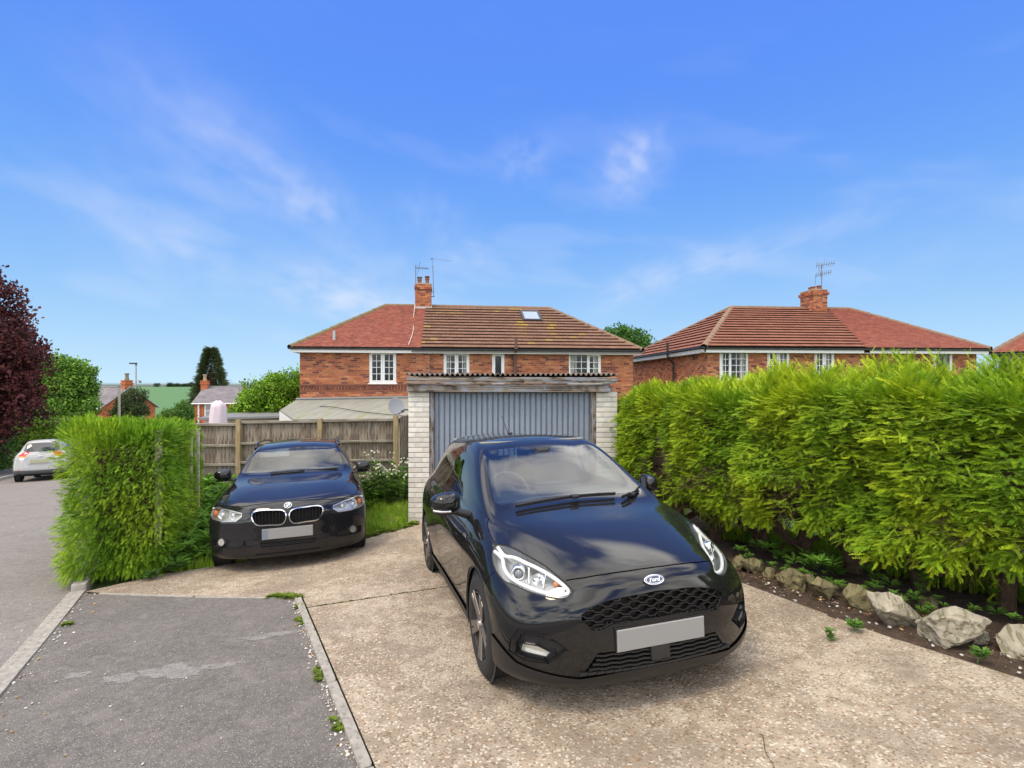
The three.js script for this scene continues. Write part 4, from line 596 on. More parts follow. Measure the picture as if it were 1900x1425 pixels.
  // street lamp and pole
  const sl = thing('street_lamp', 'tall pale street lamp column beside the far gable chimney', 'street lamp', [-41.45, -7.6, -57]); mesh('column', bar(V3(0, 0, 0), V3(0, 11.5, 0), 0.11, 8, 0.07), galvanised, sl); mesh('lamp_head', merged([box(0.75, 0.14, 0.25, -0.3, 11.5, 0), box(0.12, 0.25, 0.12, 0, 11.35, 0)]), blackPlastic, sl); mesh('camera_bracket', merged([box(0.5, 0.1, 0.1, 0.25, 9.6, 0), new THREE.CylinderGeometry(0.16, 0.1, 0.22, 8).translate(0.45, 9.45, 0)]), galvanised, sl); mesh('sign_arm', merged([box(2.2, 0.07, 0.07, -0.6, 5.7, 0), box(0.3, 0.3, 0.3, 0.6, 5.6, 0)]), upvc, sl);
  const tp = thing('utility_pole', 'slim pale pole standing in front of the slate roofed house', 'pole', [-31.3, -5.5, -41.2]); mesh('pole_shaft', bar(V3(0, 0, 0), V3(0, 6.9, 0), 0.12, 8, 0.085), std({ color: col(0.42, 0.37, 0.31), roughness: 0.9 }), tp); mesh('pole_cap', new THREE.CylinderGeometry(0.1, 0.1, 0.08, 8).translate(0, 6.92, 0), leadGrey, tp);
}
// ---------------------------------------------------------------- car body tools
// Car coordinates: X forwards from the front axle, Y sideways, Z up from the ground. In the car's group: x = -Y, y = Z, z = X.
function catmullClark(V, F) {
  const fp = F.map((f) => { const p = [0, 0, 0]; for (const i of f) for (let c = 0; c < 3; c++) p[c] += V[i][c] / f.length; return p; });
  const E = new Map(), key = (a, b) => a < b ? a * 1e6 + b : b * 1e6 + a;
  F.forEach((f, fi) => f.forEach((a, k) => { const b = f[(k + 1) % f.length], id = key(a, b); const e = E.get(id); if (e) e.f.push(fi); else E.set(id, { a, b, f: [fi] }); }));
  const out = V.map((p) => p.slice()), n = V.length, vf = V.map(() => []), ve = V.map(() => []);
  F.forEach((f, fi) => f.forEach((a) => vf[a].push(fi))); for (const e of E.values()) { ve[e.a].push(e); ve[e.b].push(e); }
  V.forEach((p, i) => {
    const be = ve[i].filter((e) => e.f.length === 1);
    if (be.length >= 2) { const q = be.map((e) => V[e.a === i ? e.b : e.a]); for (let c = 0; c < 3; c++) out[i][c] = (6 * p[c] + q[0][c] + q[1][c]) / 8; return; }
    const m = vf[i].length; if (!m) return;
    for (let c = 0; c < 3; c++) { let Q = 0, Rr = 0; for (const f of vf[i]) Q += fp[f][c] / m; for (const e of ve[i]) Rr += (V[e.a][c] + V[e.b][c]) / 2 / ve[i].length; out[i][c] = (Q + 2 * Rr + (m - 3) * p[c]) / m; }
  });
  const fo = out.length; fp.forEach((p) => out.push(p)); let k = out.length;
  for (const e of E.values()) { e.i = k++; const p = [0, 1, 2].map((c) => e.f.length === 1 ? (V[e.a][c] + V[e.b][c]) / 2 : (V[e.a][c] + V[e.b][c] + fp[e.f[0]][c] + fp[e.f[1]][c]) / 4); out.push(p); }
  const G2 = []; F.forEach((f, fi) => f.forEach((a, q) => { const b = f[(q + 1) % f.length], z = f[(q + f.length - 1) % f.length]; G2.push([a, E.get(key(a, b)).i, fo + fi, E.get(key(z, a)).i]); }));
  return { V: out, F: G2 };
}
// cage patches for one half: front[i][k], side[j][k], top[i][j], rear[i][k] of [X, Y, Z]; mirrored and subdivided so that the surface passes through the points
function shellHalf({ front, side, top, rear }, levels = 3) {
  const V = [], ids = new Map(), F = [];
  const id = (p, s) => { const q = [p[0], s * p[1], p[2]]; if (Math.abs(q[1]) < 1e-6) q[1] = 0; const k = q.map((c) => Math.round(c * 2e3)).join(','); let i = ids.get(k); if (i === undefined) { i = V.length; V.push(q); ids.set(k, i); } return i; };
  for (const s of [1, -1]) for (const [grid, flip] of [[front, 1], [side, 1], [top, 1], [rear, -1]]) for (let i = 0; i + 1 < grid.length; i++) for (let k = 0; k + 1 < grid[i].length; k++) { const f = [id(grid[i][k], s), id(grid[i + 1][k], s), id(grid[i + 1][k + 1], s), id(grid[i][k + 1], s)]; if (new Set(f).size < 3) continue; F.push(s * flip > 0 ? f : f.reverse()); }
  const T = V.map((p) => p.slice()), C = V.map((p) => p.slice());
  for (let it = 0; it < 7; it++) { let m = { V: C, F }; m = catmullClark(m.V, m.F); m = catmullClark(m.V, m.F); for (let i = 0; i < T.length; i++) for (let c = 0; c < 3; c++) C[i][c] += 0.85 * (T[i][c] - m.V[i][c]); }
  let m = { V: C, F }; for (let l = 0; l < levels; l++) m = catmullClark(m.V, m.F);
  const N = m.V.map(() => [0, 0, 0]), sub = (a, b) => [a[0] - b[0], a[1] - b[1], a[2] - b[2]], cross = (a, b) => [a[1] * b[2] - a[2] * b[1], a[2] * b[0] - a[0] * b[2], a[0] * b[1] - a[1] * b[0]];
  const P3 = m.V.map(([X, Y, Z]) => [-Y, Z, X]);
  for (const f of m.F) { const n = cross(sub(P3[f[2]], P3[f[0]]), sub(P3[f[3]], P3[f[1]])); for (const i of f) for (let c = 0; c < 3; c++) N[i][c] += n[c]; }
  // make the normals point away from the middle of the car
  let sgn = 0; P3.forEach((p, i) => { sgn += p[0] * N[i][0] + (p[1] - 0.7) * N[i][1] + (p[2] + 1.2) * N[i][2]; }); sgn = Math.sign(sgn);
  for (const n of N) { const L = sgn * (Math.hypot(...n) || 1); n[0] /= L; n[1] /= L; n[2] /= L; }
  const soup = []; for (const f of m.F) { if (f.every((i) => m.V[i][1] >= -1e-4)) for (const t of [[0, 1, 2], [0, 2, 3]]) for (const q of sgn > 0 ? t : [t[0], t[2], t[1]]) { const i = f[q]; soup.push(...P3[i], ...N[i]); } }
  return soup;
}
const mirrorSoup = (s) => { const r = []; for (let o = 0; o < s.length; o += 18) for (const k of [0, 12, 6]) r.push(-s[o + k], s[o + k + 1], s[o + k + 2], -s[o + k + 3], s[o + k + 4], s[o + k + 5]); return r; };
const joinSoup = (...l) => { const r = []; for (const s of l) for (let i = 0; i < s.length; i++) r.push(s[i]); return r; };
const both = (s) => joinSoup(s, mirrorSoup(s));
const frontView = (x, y, z) => [-x, y], sideView = (x, y, z) => [z, y], topView = (x, y, z) => [z, -x], cornerView = (x, y, z) => [(-x - z) * Math.SQRT1_2, y];
const facing = { front: (T) => T[0][2] > -0.2 && T[0][5] > 0.05, side: (T) => -T[0][0] > 0.35 && -T[0][3] > 0.25, top: (T) => T[0][4] > 0.2, corner: (T) => T[0][2] > -0.25 && (T[0][5] - T[0][3]) > 0.1, rear: (T) => T[0][2] < -1.5 && T[0][5] < -0.05, screen: (T) => T[0][5] > 0.15 && T[0][4] > 0.1 };
class Shell {
  constructor(soup) { this.soup = soup; }
  take(poly, view, filter) { const r = cutSoup(this.soup, poly, view, filter); this.soup = r.outside; return r.inside; }
}
const circle = (cx, cy, r, n = 40, a0 = 0, a1 = Math.PI * 2) => Array.from({ length: n }, (_, i) => { const a = lerp(a0, a1, i / n); return [cx + r * Math.cos(a), cy + r * Math.sin(a)]; });
// smooth closed outline through points
function roundOutline(pts, n = 6) { const c = new THREE.CatmullRomCurve3(pts.map(([a, b]) => V3(a, b, 0)), true, 'centripetal'); return c.getPoints(pts.length * n).slice(0, -1).map((p) => [p.x, p.y]); }
// a narrow strip along a line, as an outline
function stripOutline(pts, w) { const L = [], Rr = []; pts.forEach(([x, y], i) => { const a = pts[Math.max(0, i - 1)], b = pts[Math.min(pts.length - 1, i + 1)], l = Math.hypot(b[0] - a[0], b[1] - a[1]), nx = -(b[1] - a[1]) / l, ny = (b[0] - a[0]) / l; L.push([x + nx * w / 2, y + ny * w / 2]); Rr.push([x - nx * w / 2, y - ny * w / 2]); }); return [...L, ...Rr.reverse()]; }
const shrink = (poly, k) => { const n = poly.length; return poly.map((p, i) => { const a = poly[(i + n - 1) % n], b = poly[(i + 1) % n]; let area = 0; for (let q = 0; q < n; q++) { const [x0, y0] = poly[q], [x1, y1] = poly[(q + 1) % n]; area += x0 * y1 - x1 * y0; } const s = Math.sign(area), e1 = [p[0] - a[0], p[1] - a[1]], e2 = [b[0] - p[0], b[1] - p[1]], l1 = Math.hypot(...e1) || 1, l2 = Math.hypot(...e2) || 1; const nx = -s * (e1[1] / l1 + e2[1] / l2), ny = s * (e1[0] / l1 + e2[0] / l2), m = Math.max(0.5, (nx * nx + ny * ny) / 2); return [p[0] + k * nx / m, p[1] + k * ny / m]; }); };

// car materials
const paint = (c, rough = 0.3) => phys({ color: c, roughness: rough, metalness: 0.0, clearcoat: 1, clearcoatRoughness: 0.005, specularIntensity: 0.08 });
const gapBlack = std({ color: col(0.022, 0.022, 0.022), roughness: 0.9 });
const trimBlack = std({ color: col(0.012, 0.012, 0.013), roughness: 0.5 });
const trimGloss = phys({ color: col(0.008, 0.008, 0.009), roughness: 0.12 });
const rubber = std({ color: col(0.018, 0.018, 0.018), roughness: 0.85 });
const chrome = std({ color: col(0.8, 0.81, 0.82), roughness: 0.12, metalness: 1 });
const silverPlastic = std({ color: col(0.55, 0.56, 0.57), roughness: 0.25, metalness: 0.85 });
const lampLens = phys({ color: col(0.97, 0.98, 0.98), roughness: 0.02, transmission: 1, thickness: 0, ior: 1.5 });
const carGlass = phys({ color: col(0.78, 0.88, 0.86), roughness: 0.02, transmission: 1, thickness: 0, ior: 1.52 });
const tintGlass = phys({ color: col(0.30, 0.34, 0.34), roughness: 0.02, transmission: 1, thickness: 0, ior: 1.52 });
const cabinDark = std({ color: col(0.03, 0.031, 0.034), roughness: 0.8 });
const cabinGrey = std({ color: col(0.085, 0.085, 0.09), roughness: 0.85 });
const lightStrip = std({ color: col(0.68, 0.69, 0.68), roughness: 0.3 });
const amber = phys({ color: col(0.55, 0.16, 0.03), roughness: 0.15 });
const plateFace = std({ color: col(0.25, 0.25, 0.248), roughness: 0.4 });

// a road wheel in the plane x = const, hub facing -x; R tyre radius, r rim radius
function makeWheel(parent, R, r, width, spokes, rimMat, name = 'wheel', bladeFn) {
  const w = new THREE.Group(); w.name = name; parent.add(w); const h = width / 2;
  const pr = [[r * 0.93, -h * 0.9], [r * 1.0, -h * 0.98], [r + (R - r) * 0.45, -h * 1.03], [R * 0.955, -h * 0.95], [R * 0.99, -h * 0.8], [R, -h * 0.5]]; const prof = [...pr, ...[-0.34, -0.3, -0.03, 0.03, 0.3, 0.34].flatMap((q, i) => [[i % 2 ? R : R, q * h * 1.0 - 0.0]]), ...pr.slice().reverse().map(([a, b]) => [a, -b])];
  const groove = []; for (const [a, b] of prof) groove.push(new THREE.Vector2(a, b)); const tg = new THREE.LatheGeometry(groove, 56); tg.rotateZ(Math.PI / 2); mesh('tyre', tg, rubber, w);
  // tread grooves as raised ribs
  const rib = []; for (const q of [-0.62, -0.2, 0.2, 0.62]) { const t = new THREE.TorusGeometry(R - 0.001, 0.012, 6, 56); t.scale(1, 1, 2.2); t.rotateY(Math.PI / 2); t.translate(q * h, 0, 0); rib.push(t); } mesh('tread_rib', merged(rib), rubber, w);
  const barrel = [[r * 0.98, -h * 0.96], [r * 1.0, -h * 0.9], [r * 0.93, -h * 0.82], [r * 0.90, -h * 0.3], [r * 0.9, h * 0.9], [r * 0.86, h * 0.9], [r * 0.86, -h * 0.3], [r * 0.885, -h * 0.8], [r * 0.93, -h * 0.93]].map(([a, b]) => new THREE.Vector2(a, b)); const bg = new THREE.LatheGeometry(barrel, 48); bg.rotateZ(Math.PI / 2); const rim = mesh('rim', bg, rimMat, w);
  const sp = []; const blade = (a0, a1, w0, w1, ang) => { const s = new THREE.Shape(); s.moveTo(a0, -w0); s.lineTo(a1, -w1); s.lineTo(a1, w1); s.lineTo(a0, w0); s.closePath(); const g = new THREE.ExtrudeGeometry(s, { depth: 0.03, bevelEnabled: true, bevelThickness: 0.006, bevelSize: 0.006, bevelSegments: 2 }); g.translate(0, 0, -0.015); g.rotateZ(ang); const p = g.attributes.position; for (let i = 0; i < p.count; i++) { const rr = Math.hypot(p.getX(i), p.getY(i)); p.setZ(i, p.getZ(i) + h * (0.62 + 0.22 * rr / r)); } g.computeVertexNormals(); g.rotateY(-Math.PI / 2); return g; };
  for (let k = 0; k < spokes; k++) { const a = k * Math.PI * 2 / spokes; for (const [d, wd] of [[-0.15, 0.014], [0.15, 0.014]]) sp.push(blade(r * 0.2, r * 0.93, wd * 1.2, wd, a + d * 0.85)); sp.push(blade(r * 0.14, r * 0.42, 0.03, 0.016, a)); }
  mesh('spokes', merged(sp), rimMat, rim);
  const hub = new THREE.CylinderGeometry(r * 0.24, r * 0.27, 0.05, 24); hub.rotateZ(Math.PI / 2); hub.translate(-h * 0.66, 0, 0); mesh('hub', hub, rimMat, rim); const cap = new THREE.CylinderGeometry(0.027, 0.027, 0.012, 18); cap.rotateZ(Math.PI / 2); cap.translate(-h * 0.66 - 0.028, 0, 0); mesh('hub_cap', cap, chrome, rim);
  const disc = new THREE.CylinderGeometry(r * 0.7, r * 0.7, 0.025, 36); disc.rotateZ(Math.PI / 2); disc.translate(h * 0.1, 0, 0); mesh('brake_disc', disc, galvanised, w);
  return w;
}
function carGroup(name, label, X, d, yaw, lift = 0) {
  const o = thing(name, label, 'car'), e = 0.6, gx = (G(X + e, d) - G(X - e, d)) / (2 * e), gd = (G(X, d + e) - G(X, d - e)) / (2 * e);
  return { o, place(nx, nd, y) { const n = V3(-nx, 1, nd).normalize(), f = V3(Math.sin(yaw), 0, Math.cos(yaw)); f.addScaledVector(n, -f.dot(n)).normalize(); const x = n.clone().cross(f); o.quaternion.setFromRotationMatrix(new THREE.Matrix4().makeBasis(x, n, f)); o.position.set(X, y, -d); } };
}
function wheelWell(parent, X, side, R, halfTrack) { const g = new THREE.CylinderGeometry(R * 1.14, R * 1.14, 0.36, 28, 1, true, -Math.PI / 2, Math.PI); g.rotateZ(Math.PI / 2); g.rotateX(-Math.PI / 2); const c = new THREE.CircleGeometry(R * 1.14, 28); c.rotateY(Math.PI / 2); c.translate(side * 0.18, 0, 0); const m = mesh('wheel_well', merged([g, c]), gapBlack, parent); m.position.set(side * (halfTrack - 0.12), R, X); return m; }
// ---------------------------------------------------------------- black hatchback in the foreground
const hatchCage = (() => {
  const front = [ // rows bottom to bonnet edge, columns centre to corner
    [[.745, 0, .175], [.785, 0, .225], [.80, 0, .33], [.80, 0, .45], [.785, 0, .57], [.762, 0, .66], [.705, 0, .732]],
    [[.735, .25, .175], [.775, .25, .225], [.79, .25, .33], [.79, .25, .45], [.772, .25, .57], [.742, .25, .655], [.685, .25, .727]],
    [[.70, .46, .175], [.735, .47, .225], [.745, .47, .33], [.748, .47, .45], [.735, .47, .57], [.685, .475, .65], [.62, .476, .712]],
    [[.62, .62, .18], [.655, .64, .23], [.66, .645, .34], [.665, .645, .45], [.65, .635, .56], [.585, .62, .65], [.505, .60, .712]],
    [[.50, .745, .185], [.545, .765, .24], [.555, .77, .35], [.555, .77, .46], [.535, .757, .56], [.47, .73, .655], [.385, .69, .728]],
    [[.33, .815, .19], [.38, .835, .25], [.385, .84, .36], [.38, .84, .47], [.36, .835, .57], [.30, .805, .68], [.22, .745, .762]]];
  const side = [front[5],
    [[.10, .825, .19], [.12, .845, .25], [.12, .852, .36], [.12, .855, .48], [.11, .853, .60], [.10, .825, .73], [.09, .757, .822]],
    [[-.12, .825, .19], [-.12, .84, .25], [-.12, .85, .36], [-.12, .855, .48], [-.12, .855, .62], [-.12, .835, .77], [-.12, .765, .872]],
    [[-.32, .82, .19], [-.32, .832, .25], [-.32, .842, .36], [-.32, .85, .48], [-.32, .858, .64], [-.32, .84, .80], [-.32, .768, .915]],
    [[-.62, .815, .19], [-.62, .826, .25], [-.62, .832, .36], [-.62, .84, .48], [-.62, .862, .68], [-.62, .84, .83], [-.62, .772, .938]],
    [[-1.1, .815, .19], [-1.1, .826, .25], [-1.1, .83, .36], [-1.1, .838, .48], [-1.1, .862, .70], [-1.1, .842, .85], [-1.1, .776, .955]],
    [[-1.6, .815, .19], [-1.6, .826, .25], [-1.6, .832, .36], [-1.6, .842, .48], [-1.6, .862, .72], [-1.6, .845, .87], [-1.6, .776, .98]],
    [[-2.2, .815, .2], [-2.2, .835, .26], [-2.2, .85, .37], [-2.2, .862, .5], [-2.2, .868, .74], [-2.2, .84, .9], [-2.2, .765, 1.01]],
    [[-2.72, .80, .22], [-2.72, .825, .28], [-2.72, .845, .4], [-2.72, .855, .53], [-2.72, .85, .77], [-2.70, .80, .94], [-2.66, .725, 1.04]],
    [[-3.02, .74, .25], [-3.06, .765, .31], [-3.07, .785, .42], [-3.06, .785, .55], [-3.02, .765, .80], [-2.97, .71, .95], [-2.90, .65, 1.04]]];
  const top = [
    [front[0][6], [.50, 0, .815], [.10, 0, .915], [-.33, 0, .99], [-.72, 0, 1.195], [-1.13, 0, 1.402], [-1.6, 0, 1.465], [-2.2, 0, 1.458], [-2.75, 0, 1.40], [-3.06, 0, 1.02]],
    [front[1][6], [.48, .25, .813], [.09, .25, .914], [-.32, .25, .988], [-.71, .24, 1.191], [-1.125, .23, 1.398], [-1.6, .24, 1.46], [-2.2, .24, 1.453], [-2.74, .23, 1.395], [-3.05, .25, 1.02]],
    [front[2][6], [.42, .45, .80], [.06, .455, .908], [-.27, .46, .978], [-.69, .445, 1.178], [-1.11, .42, 1.386], [-1.6, .43, 1.443], [-2.2, .425, 1.436], [-2.73, .41, 1.378], [-3.02, .45, 1.02]],
    [front[3][6], [.34, .57, .787], [.03, .585, .893], [-.235, .655, .958], [-.66, .622, 1.158], [-1.083, .574, 1.357], [-1.6, .572, 1.40], [-2.2, .56, 1.387], [-2.70, .525, 1.33], [-2.98, .54, 1.02]],
    [front[4][6], [.23, .675, .80], [-.05, .69, .882], [-.27, .715, .938], [-.63, .71, 1.05], [-1.09, .69, 1.16], [-1.6, .69, 1.195], [-2.2, .675, 1.20], [-2.68, .635, 1.19], [-2.94, .60, 1.03]],
    side.map((c) => c[6])];
  // the belt line has one more station than the top rows: both have ten
  const rear = [0, .25, .45, .54, .60].map((y, i) => { const k = [0, 0, .01, .05, .10][i]; return [[-3.13 + k, y, .27], [-3.19 + k, y * 1.03, .33], [-3.21 + k, y * 1.05, .44], [-3.20 + k, y * 1.05, .57], [-3.17 + k, y * 1.04, .80], [-3.12 + k, y, .94], top[i][9]]; });
  rear.push(side[9]);
  return { front, side, top, rear };
})();
{
  const { o, place } = carGroup('hatchback_car', 'black hatchback with silver headlights parked nose on in front of the garage', 0.601, 3.576, 0.2979);
  place(0.036, -0.068, -0.2165);
  const black = paint(col(0.0075, 0.0075, 0.008), 0.5), cl = (X, Y, Z) => V3(-Y, Z, X), corner = (l) => l.map(([X, Y, Z]) => [(Y - X) * Math.SQRT1_2, Z]);
  const sh = new Shell(shellHalf(hatchCage, 3)), put = (name, soup, mat, parent = o) => mesh(name, geometryOf(soup), mat, parent);
  const WR = 0.308;
  for (const X of [0, -2.493]) sh.take([[X + 0.347, -0.2], ...circle(X, WR + 0.012, 0.347, 40, 0, Math.PI).concat([[X - 0.347, WR + 0.012]]), [X - 0.347, -0.2]], sideView, (T) => -T[0][0] > 0.3);
  // windscreen: black band, then the pane
  const wsF = (T) => T[0][2] < -0.15 && T[0][2] > -1.3 && T[0][5] > 0.1, wsO = [[-0.05, 0.992], [0.2, 0.990], [0.45, 0.979], [0.60, 0.966], [0.648, 0.972], [0.640, 1.02], [0.612, 1.15], [0.585, 1.27], [0.563, 1.340], [0.535, 1.363], [0.42, 1.380], [0.23, 1.392], [-0.05, 1.397]];
  const wsI = [[-0.06, 1.018], [0.2, 1.016], [0.45, 1.004], [0.58, 0.996], [0.612, 1.015], [0.585, 1.15], [0.558, 1.27], [0.538, 1.33], [0.51, 1.349], [0.42, 1.358], [0.23, 1.367], [0.12, 1.365], [0.09, 1.345], [-0.06, 1.342]];
  const band = sh.take(wsO, frontView, wsF), inner = cutSoup(band, wsI, frontView);
  put('windscreen_border', both(inner.outside), trimGloss); put('windscreen', both(inner.inside), phys({ color: col(0.80, 0.90, 0.88), roughness: 0.015, transmission: 1, thickness: 0, ior: 1.85 }));
  // side windows
  const dlo = roundOutline([[-0.50, 0.955], [-0.80, 1.135], [-1.10, 1.295], [-1.5, 1.352], [-2.0, 1.342], [-2.36, 1.285], [-2.52, 1.14], [-2.42, 1.062], [-2.0, 1.022], [-1.5, 0.998], [-1.0, 0.975]], 4), sF = (T) => -T[0][0] > 0.5;
  const dl = sh.take(dlo, sideView, sF), q1 = cutSoup(dl, [[-0.73, 1.0], [-0.90, 1.14], [-1.13, 1.272], [-1.5, 1.327], [-1.64, 1.329], [-1.70, 1.035], [-1.3, 1.015], [-0.8, 0.992]], sideView), q2 = cutSoup(q1.outside, [[-1.72, 1.327], [-2.0, 1.316], [-2.32, 1.262], [-2.46, 1.135], [-2.38, 1.087], [-2.0, 1.05], [-1.78, 1.04]], sideView);
  put('side_window_trim', both(q2.outside), trimGloss);
  for (const m of [0, 1]) { const f = m ? mirrorSoup : (s) => s; put('door_window', f(q1.inside), tintGlass); put('rear_side_window', f(q2.inside), tintGlass); }
  // bonnet and door gaps
  const gaps = []; const gap = (pts, w, view, f) => { const s = sh.take(stripOutline(pts, w), view, f); if (s.length) gaps.push(both(joinSoup(moveSoup(s, -0.008), rimSoup(s, 0, -0.008)))); };
  gap([[0.692, -0.03], [0.688, 0.12], [0.676, 0.245], [0.652, 0.38], [0.622, 0.476]], 0.0075, topView, facing.top);
  gap([[0.112, 0.744], [0.02, 0.745], [-0.083, 0.738], [-0.17, 0.722], [-0.215, 0.70]], 0.006, topView, facing.top);
  gap([[-0.45, 0.93], [-0.43, 0.80], [-0.40, 0.60], [-0.40, 0.44], [-0.43, 0.30]], 0.006, sideView, facing.side); gap([[-1.70, 1.0], [-1.72, 0.85], [-1.73, 0.6], [-1.68, 0.42], [-1.60, 0.30]], 0.006, sideView, facing.side); gap([[-0.43, 0.298], [-1.0, 0.292], [-1.61, 0.298]], 0.006, sideView, facing.side); gap([[0.27, 0.70], [0.22, 0.62]], 0.005, sideView, facing.side);
  // headlights
  const hl = [[.113, .735, .825], [.142, .694, .826], [.218, .639, .812], [.327, .587, .786], [.453, .537, .759], [.578, .5, .723], [.644, .477, .695], [.684, .461, .664], [.687, .481, .644], [.673, .529, .63], [.627, .591, .633], [.552, .664, .645], [.452, .732, .664], [.382, .769, .672], [.29, .788, .699], [.201, .791, .738], [.148, .782, .773], [.119, .764, .803]];
  const hlp = roundOutline(corner(hl), 3), ring = sh.take(hlp, cornerView, (T) => T[0][2] > -0.1 && T[0][2] < 0.8), lens = cutSoup(ring, shrink(hlp, 0.006), cornerView);
  const drl = [[[.14, .742, .812], [.227, .722, .778], [.293, .679, .777], [.369, .632, .760], [.443, .589, .744], [.529, .55, .726], [.609, .516, .702], [.660, .488, .673], [.668, .488, .656], [.652, .537, .644], [.60, .601, .648], [.532, .66, .662], [.45, .714, .680], [.366, .744, .702], [.305, .75, .726], [.233, .742, .765], [.15, .765, .792]]];
  for (const m of [0, 1]) {
    const f = m ? mirrorSoup : (s) => s, sx = m ? 1 : -1, q = (X, Y, Z, k = 0) => V3(sx * (Y - k * 0.55), Z - k * 0.25, X - k * 0.8);
    const h = put('headlight', f(joinSoup(moveSoup(lens.inside, -0.055), rimSoup(lens.inside, -0.055, -0.002))), std({ color: col(0.30, 0.31, 0.32), roughness: 0.35, metalness: 0.75 }));
    put('headlight_lens', f(lens.inside), lampLens, h); put('headlight_seal', f(joinSoup(moveSoup(lens.outside, -0.003))), gapBlack, h);
    mesh('daylight_strip', tube(drl[0].map(([X, Y, Z]) => q(X, Y, Z, 0.02)), 0.0115, 120, 8), lightStrip, h);
    const dir = V3(sx * 0.5, 0.05, 0.86).normalize(), at = (X, Y, Z, k, g) => { g.applyQuaternion(new THREE.Quaternion().setFromUnitVectors(V3(0, 1, 0), dir)); const p = q(X, Y, Z, k); g.translate(p.x, p.y, p.z); return g; };
    mesh('projector_ring', at(.40, .695, .716, 0.048, new THREE.LatheGeometry([[0.030, 0.02], [0.036, 0.026], [0.046, 0.022], [0.052, -0.02], [0.030, -0.02]].map(([a, b]) => new THREE.Vector2(a, b)), 28)), chrome, h);
    mesh('projector_lens', at(.40, .695, .716, 0.055, new THREE.SphereGeometry(0.033, 22, 12)), phys({ color: col(0.12, 0.14, 0.16), roughness: 0.02, clearcoat: 1 }), h);
    mesh('high_beam_reflector', at(.51, .608, .700, 0.045, new THREE.LatheGeometry([[0.006, -0.02], [0.02, -0.008], [0.034, 0.012], [0.038, 0.012]].map(([a, b]) => new THREE.Vector2(a, b)), 24)), chrome, h);
    mesh('divider', merged([bar(q(.455, .645, .757, 0.03), q(.475, .655, .672, 0.03), 0.005, 6), bar(q(.53, .57, .727, 0.03), q(.55, .595, .66, 0.03), 0.004, 6)]), chrome, h);
    mesh('indicator_bulb', at(.60, .535, .688, 0.035, new THREE.SphereGeometry(0.018, 14, 10)), amber, h);
  }
  // main grille
  const gp = [[-0.05, 0.650], [0.063, 0.649], [0.203, 0.636], [0.301, 0.625], [0.393, 0.602], [0.461, 0.566], [0.464, 0.535], [0.405, 0.466], [0.335, 0.466], [0.277, 0.487], [-0.05, 0.488]];
  const gr = sh.take(gp, frontView, facing.front), gi = cutSoup(gr, [[-0.06, 0.640], [0.2, 0.626], [0.298, 0.614], [0.385, 0.592], [0.446, 0.561], [0.449, 0.538], [0.398, 0.480], [0.342, 0.480], [0.281, 0.501], [-0.06, 0.502]], frontView);
  put('grille_surround', both(joinSoup(moveSoup(gi.outside, 0.003), rimSoup(gi.outside, 0.003, -0.02))), trimGloss);
  const grille = put('grille', both(joinSoup(moveSoup(gi.inside, -0.05), rimSoup(gi.inside, -0.05, 0))), gapBlack);
  const noseX = (y) => 0.782 - 0.215 * y * y, inG = (y, z) => { const a = Math.abs(y); return inPolygon(a, z, [[-0.06, 0.640], [0.2, 0.626], [0.298, 0.614], [0.385, 0.592], [0.446, 0.561], [0.449, 0.538], [0.398, 0.480], [0.342, 0.480], [0.281, 0.501], [-0.06, 0.502]]); };
  { const segs = [], P0 = 0.104, wave = (t) => { t = ((t % 1) + 1) % 1; return t < 0.3 ? 0 : t < 0.45 ? (t - 0.3) / 0.15 : t < 0.85 ? 1 : (1 - t) / 0.15; };
    for (let r = 0; r < 7; r++) { const z0 = 0.486 + r * 0.0255; let prev = null; for (let y = -0.47; y < 0.471; y += 0.0052) { const z = z0 + 0.0145 * wave(y / P0 + (r % 2) * 0.5), ok = inG(y, z); if (ok && prev) { const a = cl(noseX(prev[0]) - 0.016, -prev[0], prev[1]), b = cl(noseX(y) - 0.016, -y, z), L = a.distanceTo(b), g = new THREE.BoxGeometry(L * 1.06, 0.0055, 0.034); g.applyQuaternion(new THREE.Quaternion().setFromUnitVectors(V3(1, 0, 0), b.clone().sub(a).normalize())); const c = a.clone().add(b).multiplyScalar(0.5); g.translate(c.x, c.y, c.z); segs.push(g); } prev = ok ? [y, z] : null; } }
    mesh('honeycomb_bars', merged(segs), phys({ color: col(0.014, 0.014, 0.015), roughness: 0.28 }), grille); }
  // lower intake with slats and sensor cover
  const lp = [[-0.05, 0.362], [0.30, 0.362], [0.372, 0.361], [0.452, 0.256], [-0.05, 0.256]], lg = sh.take(lp, frontView, facing.front), low = put('lower_grille', both(joinSoup(moveSoup(lg, -0.06), rimSoup(lg, -0.06, 0))), gapBlack);
  { const s = []; for (let r = 0; r < 4; r++) for (let y = -0.43; y < 0.43; y += 0.02) { const z = 0.276 + r * 0.0225, a = Math.abs(y); if (a > 0.37 + (0.362 - z) * 0.72 - 0.01) continue; s.push(box(0.0212, 0.009, 0.045, -y, z + 0.0022 * Math.sin(y * 70), 0.775 - 0.2 * y * y)); } mesh('grille_slats', merged(s), trimBlack, low); mesh('sensor_cover', new THREE.BoxGeometry(0.115, 0.075, 0.02).translate(-0.012, 0.325, 0.797), phys({ color: col(0.02, 0.02, 0.021), roughness: 0.15 }), low); mesh('intake_sill', merged(Array.from({ length: 20 }, (_, i) => { const y = -0.45 + i * 0.0474; return box(0.049, 0.012, 0.05, -y, 0.258, 0.775 - 0.2 * y * y); })), trimBlack, low); }
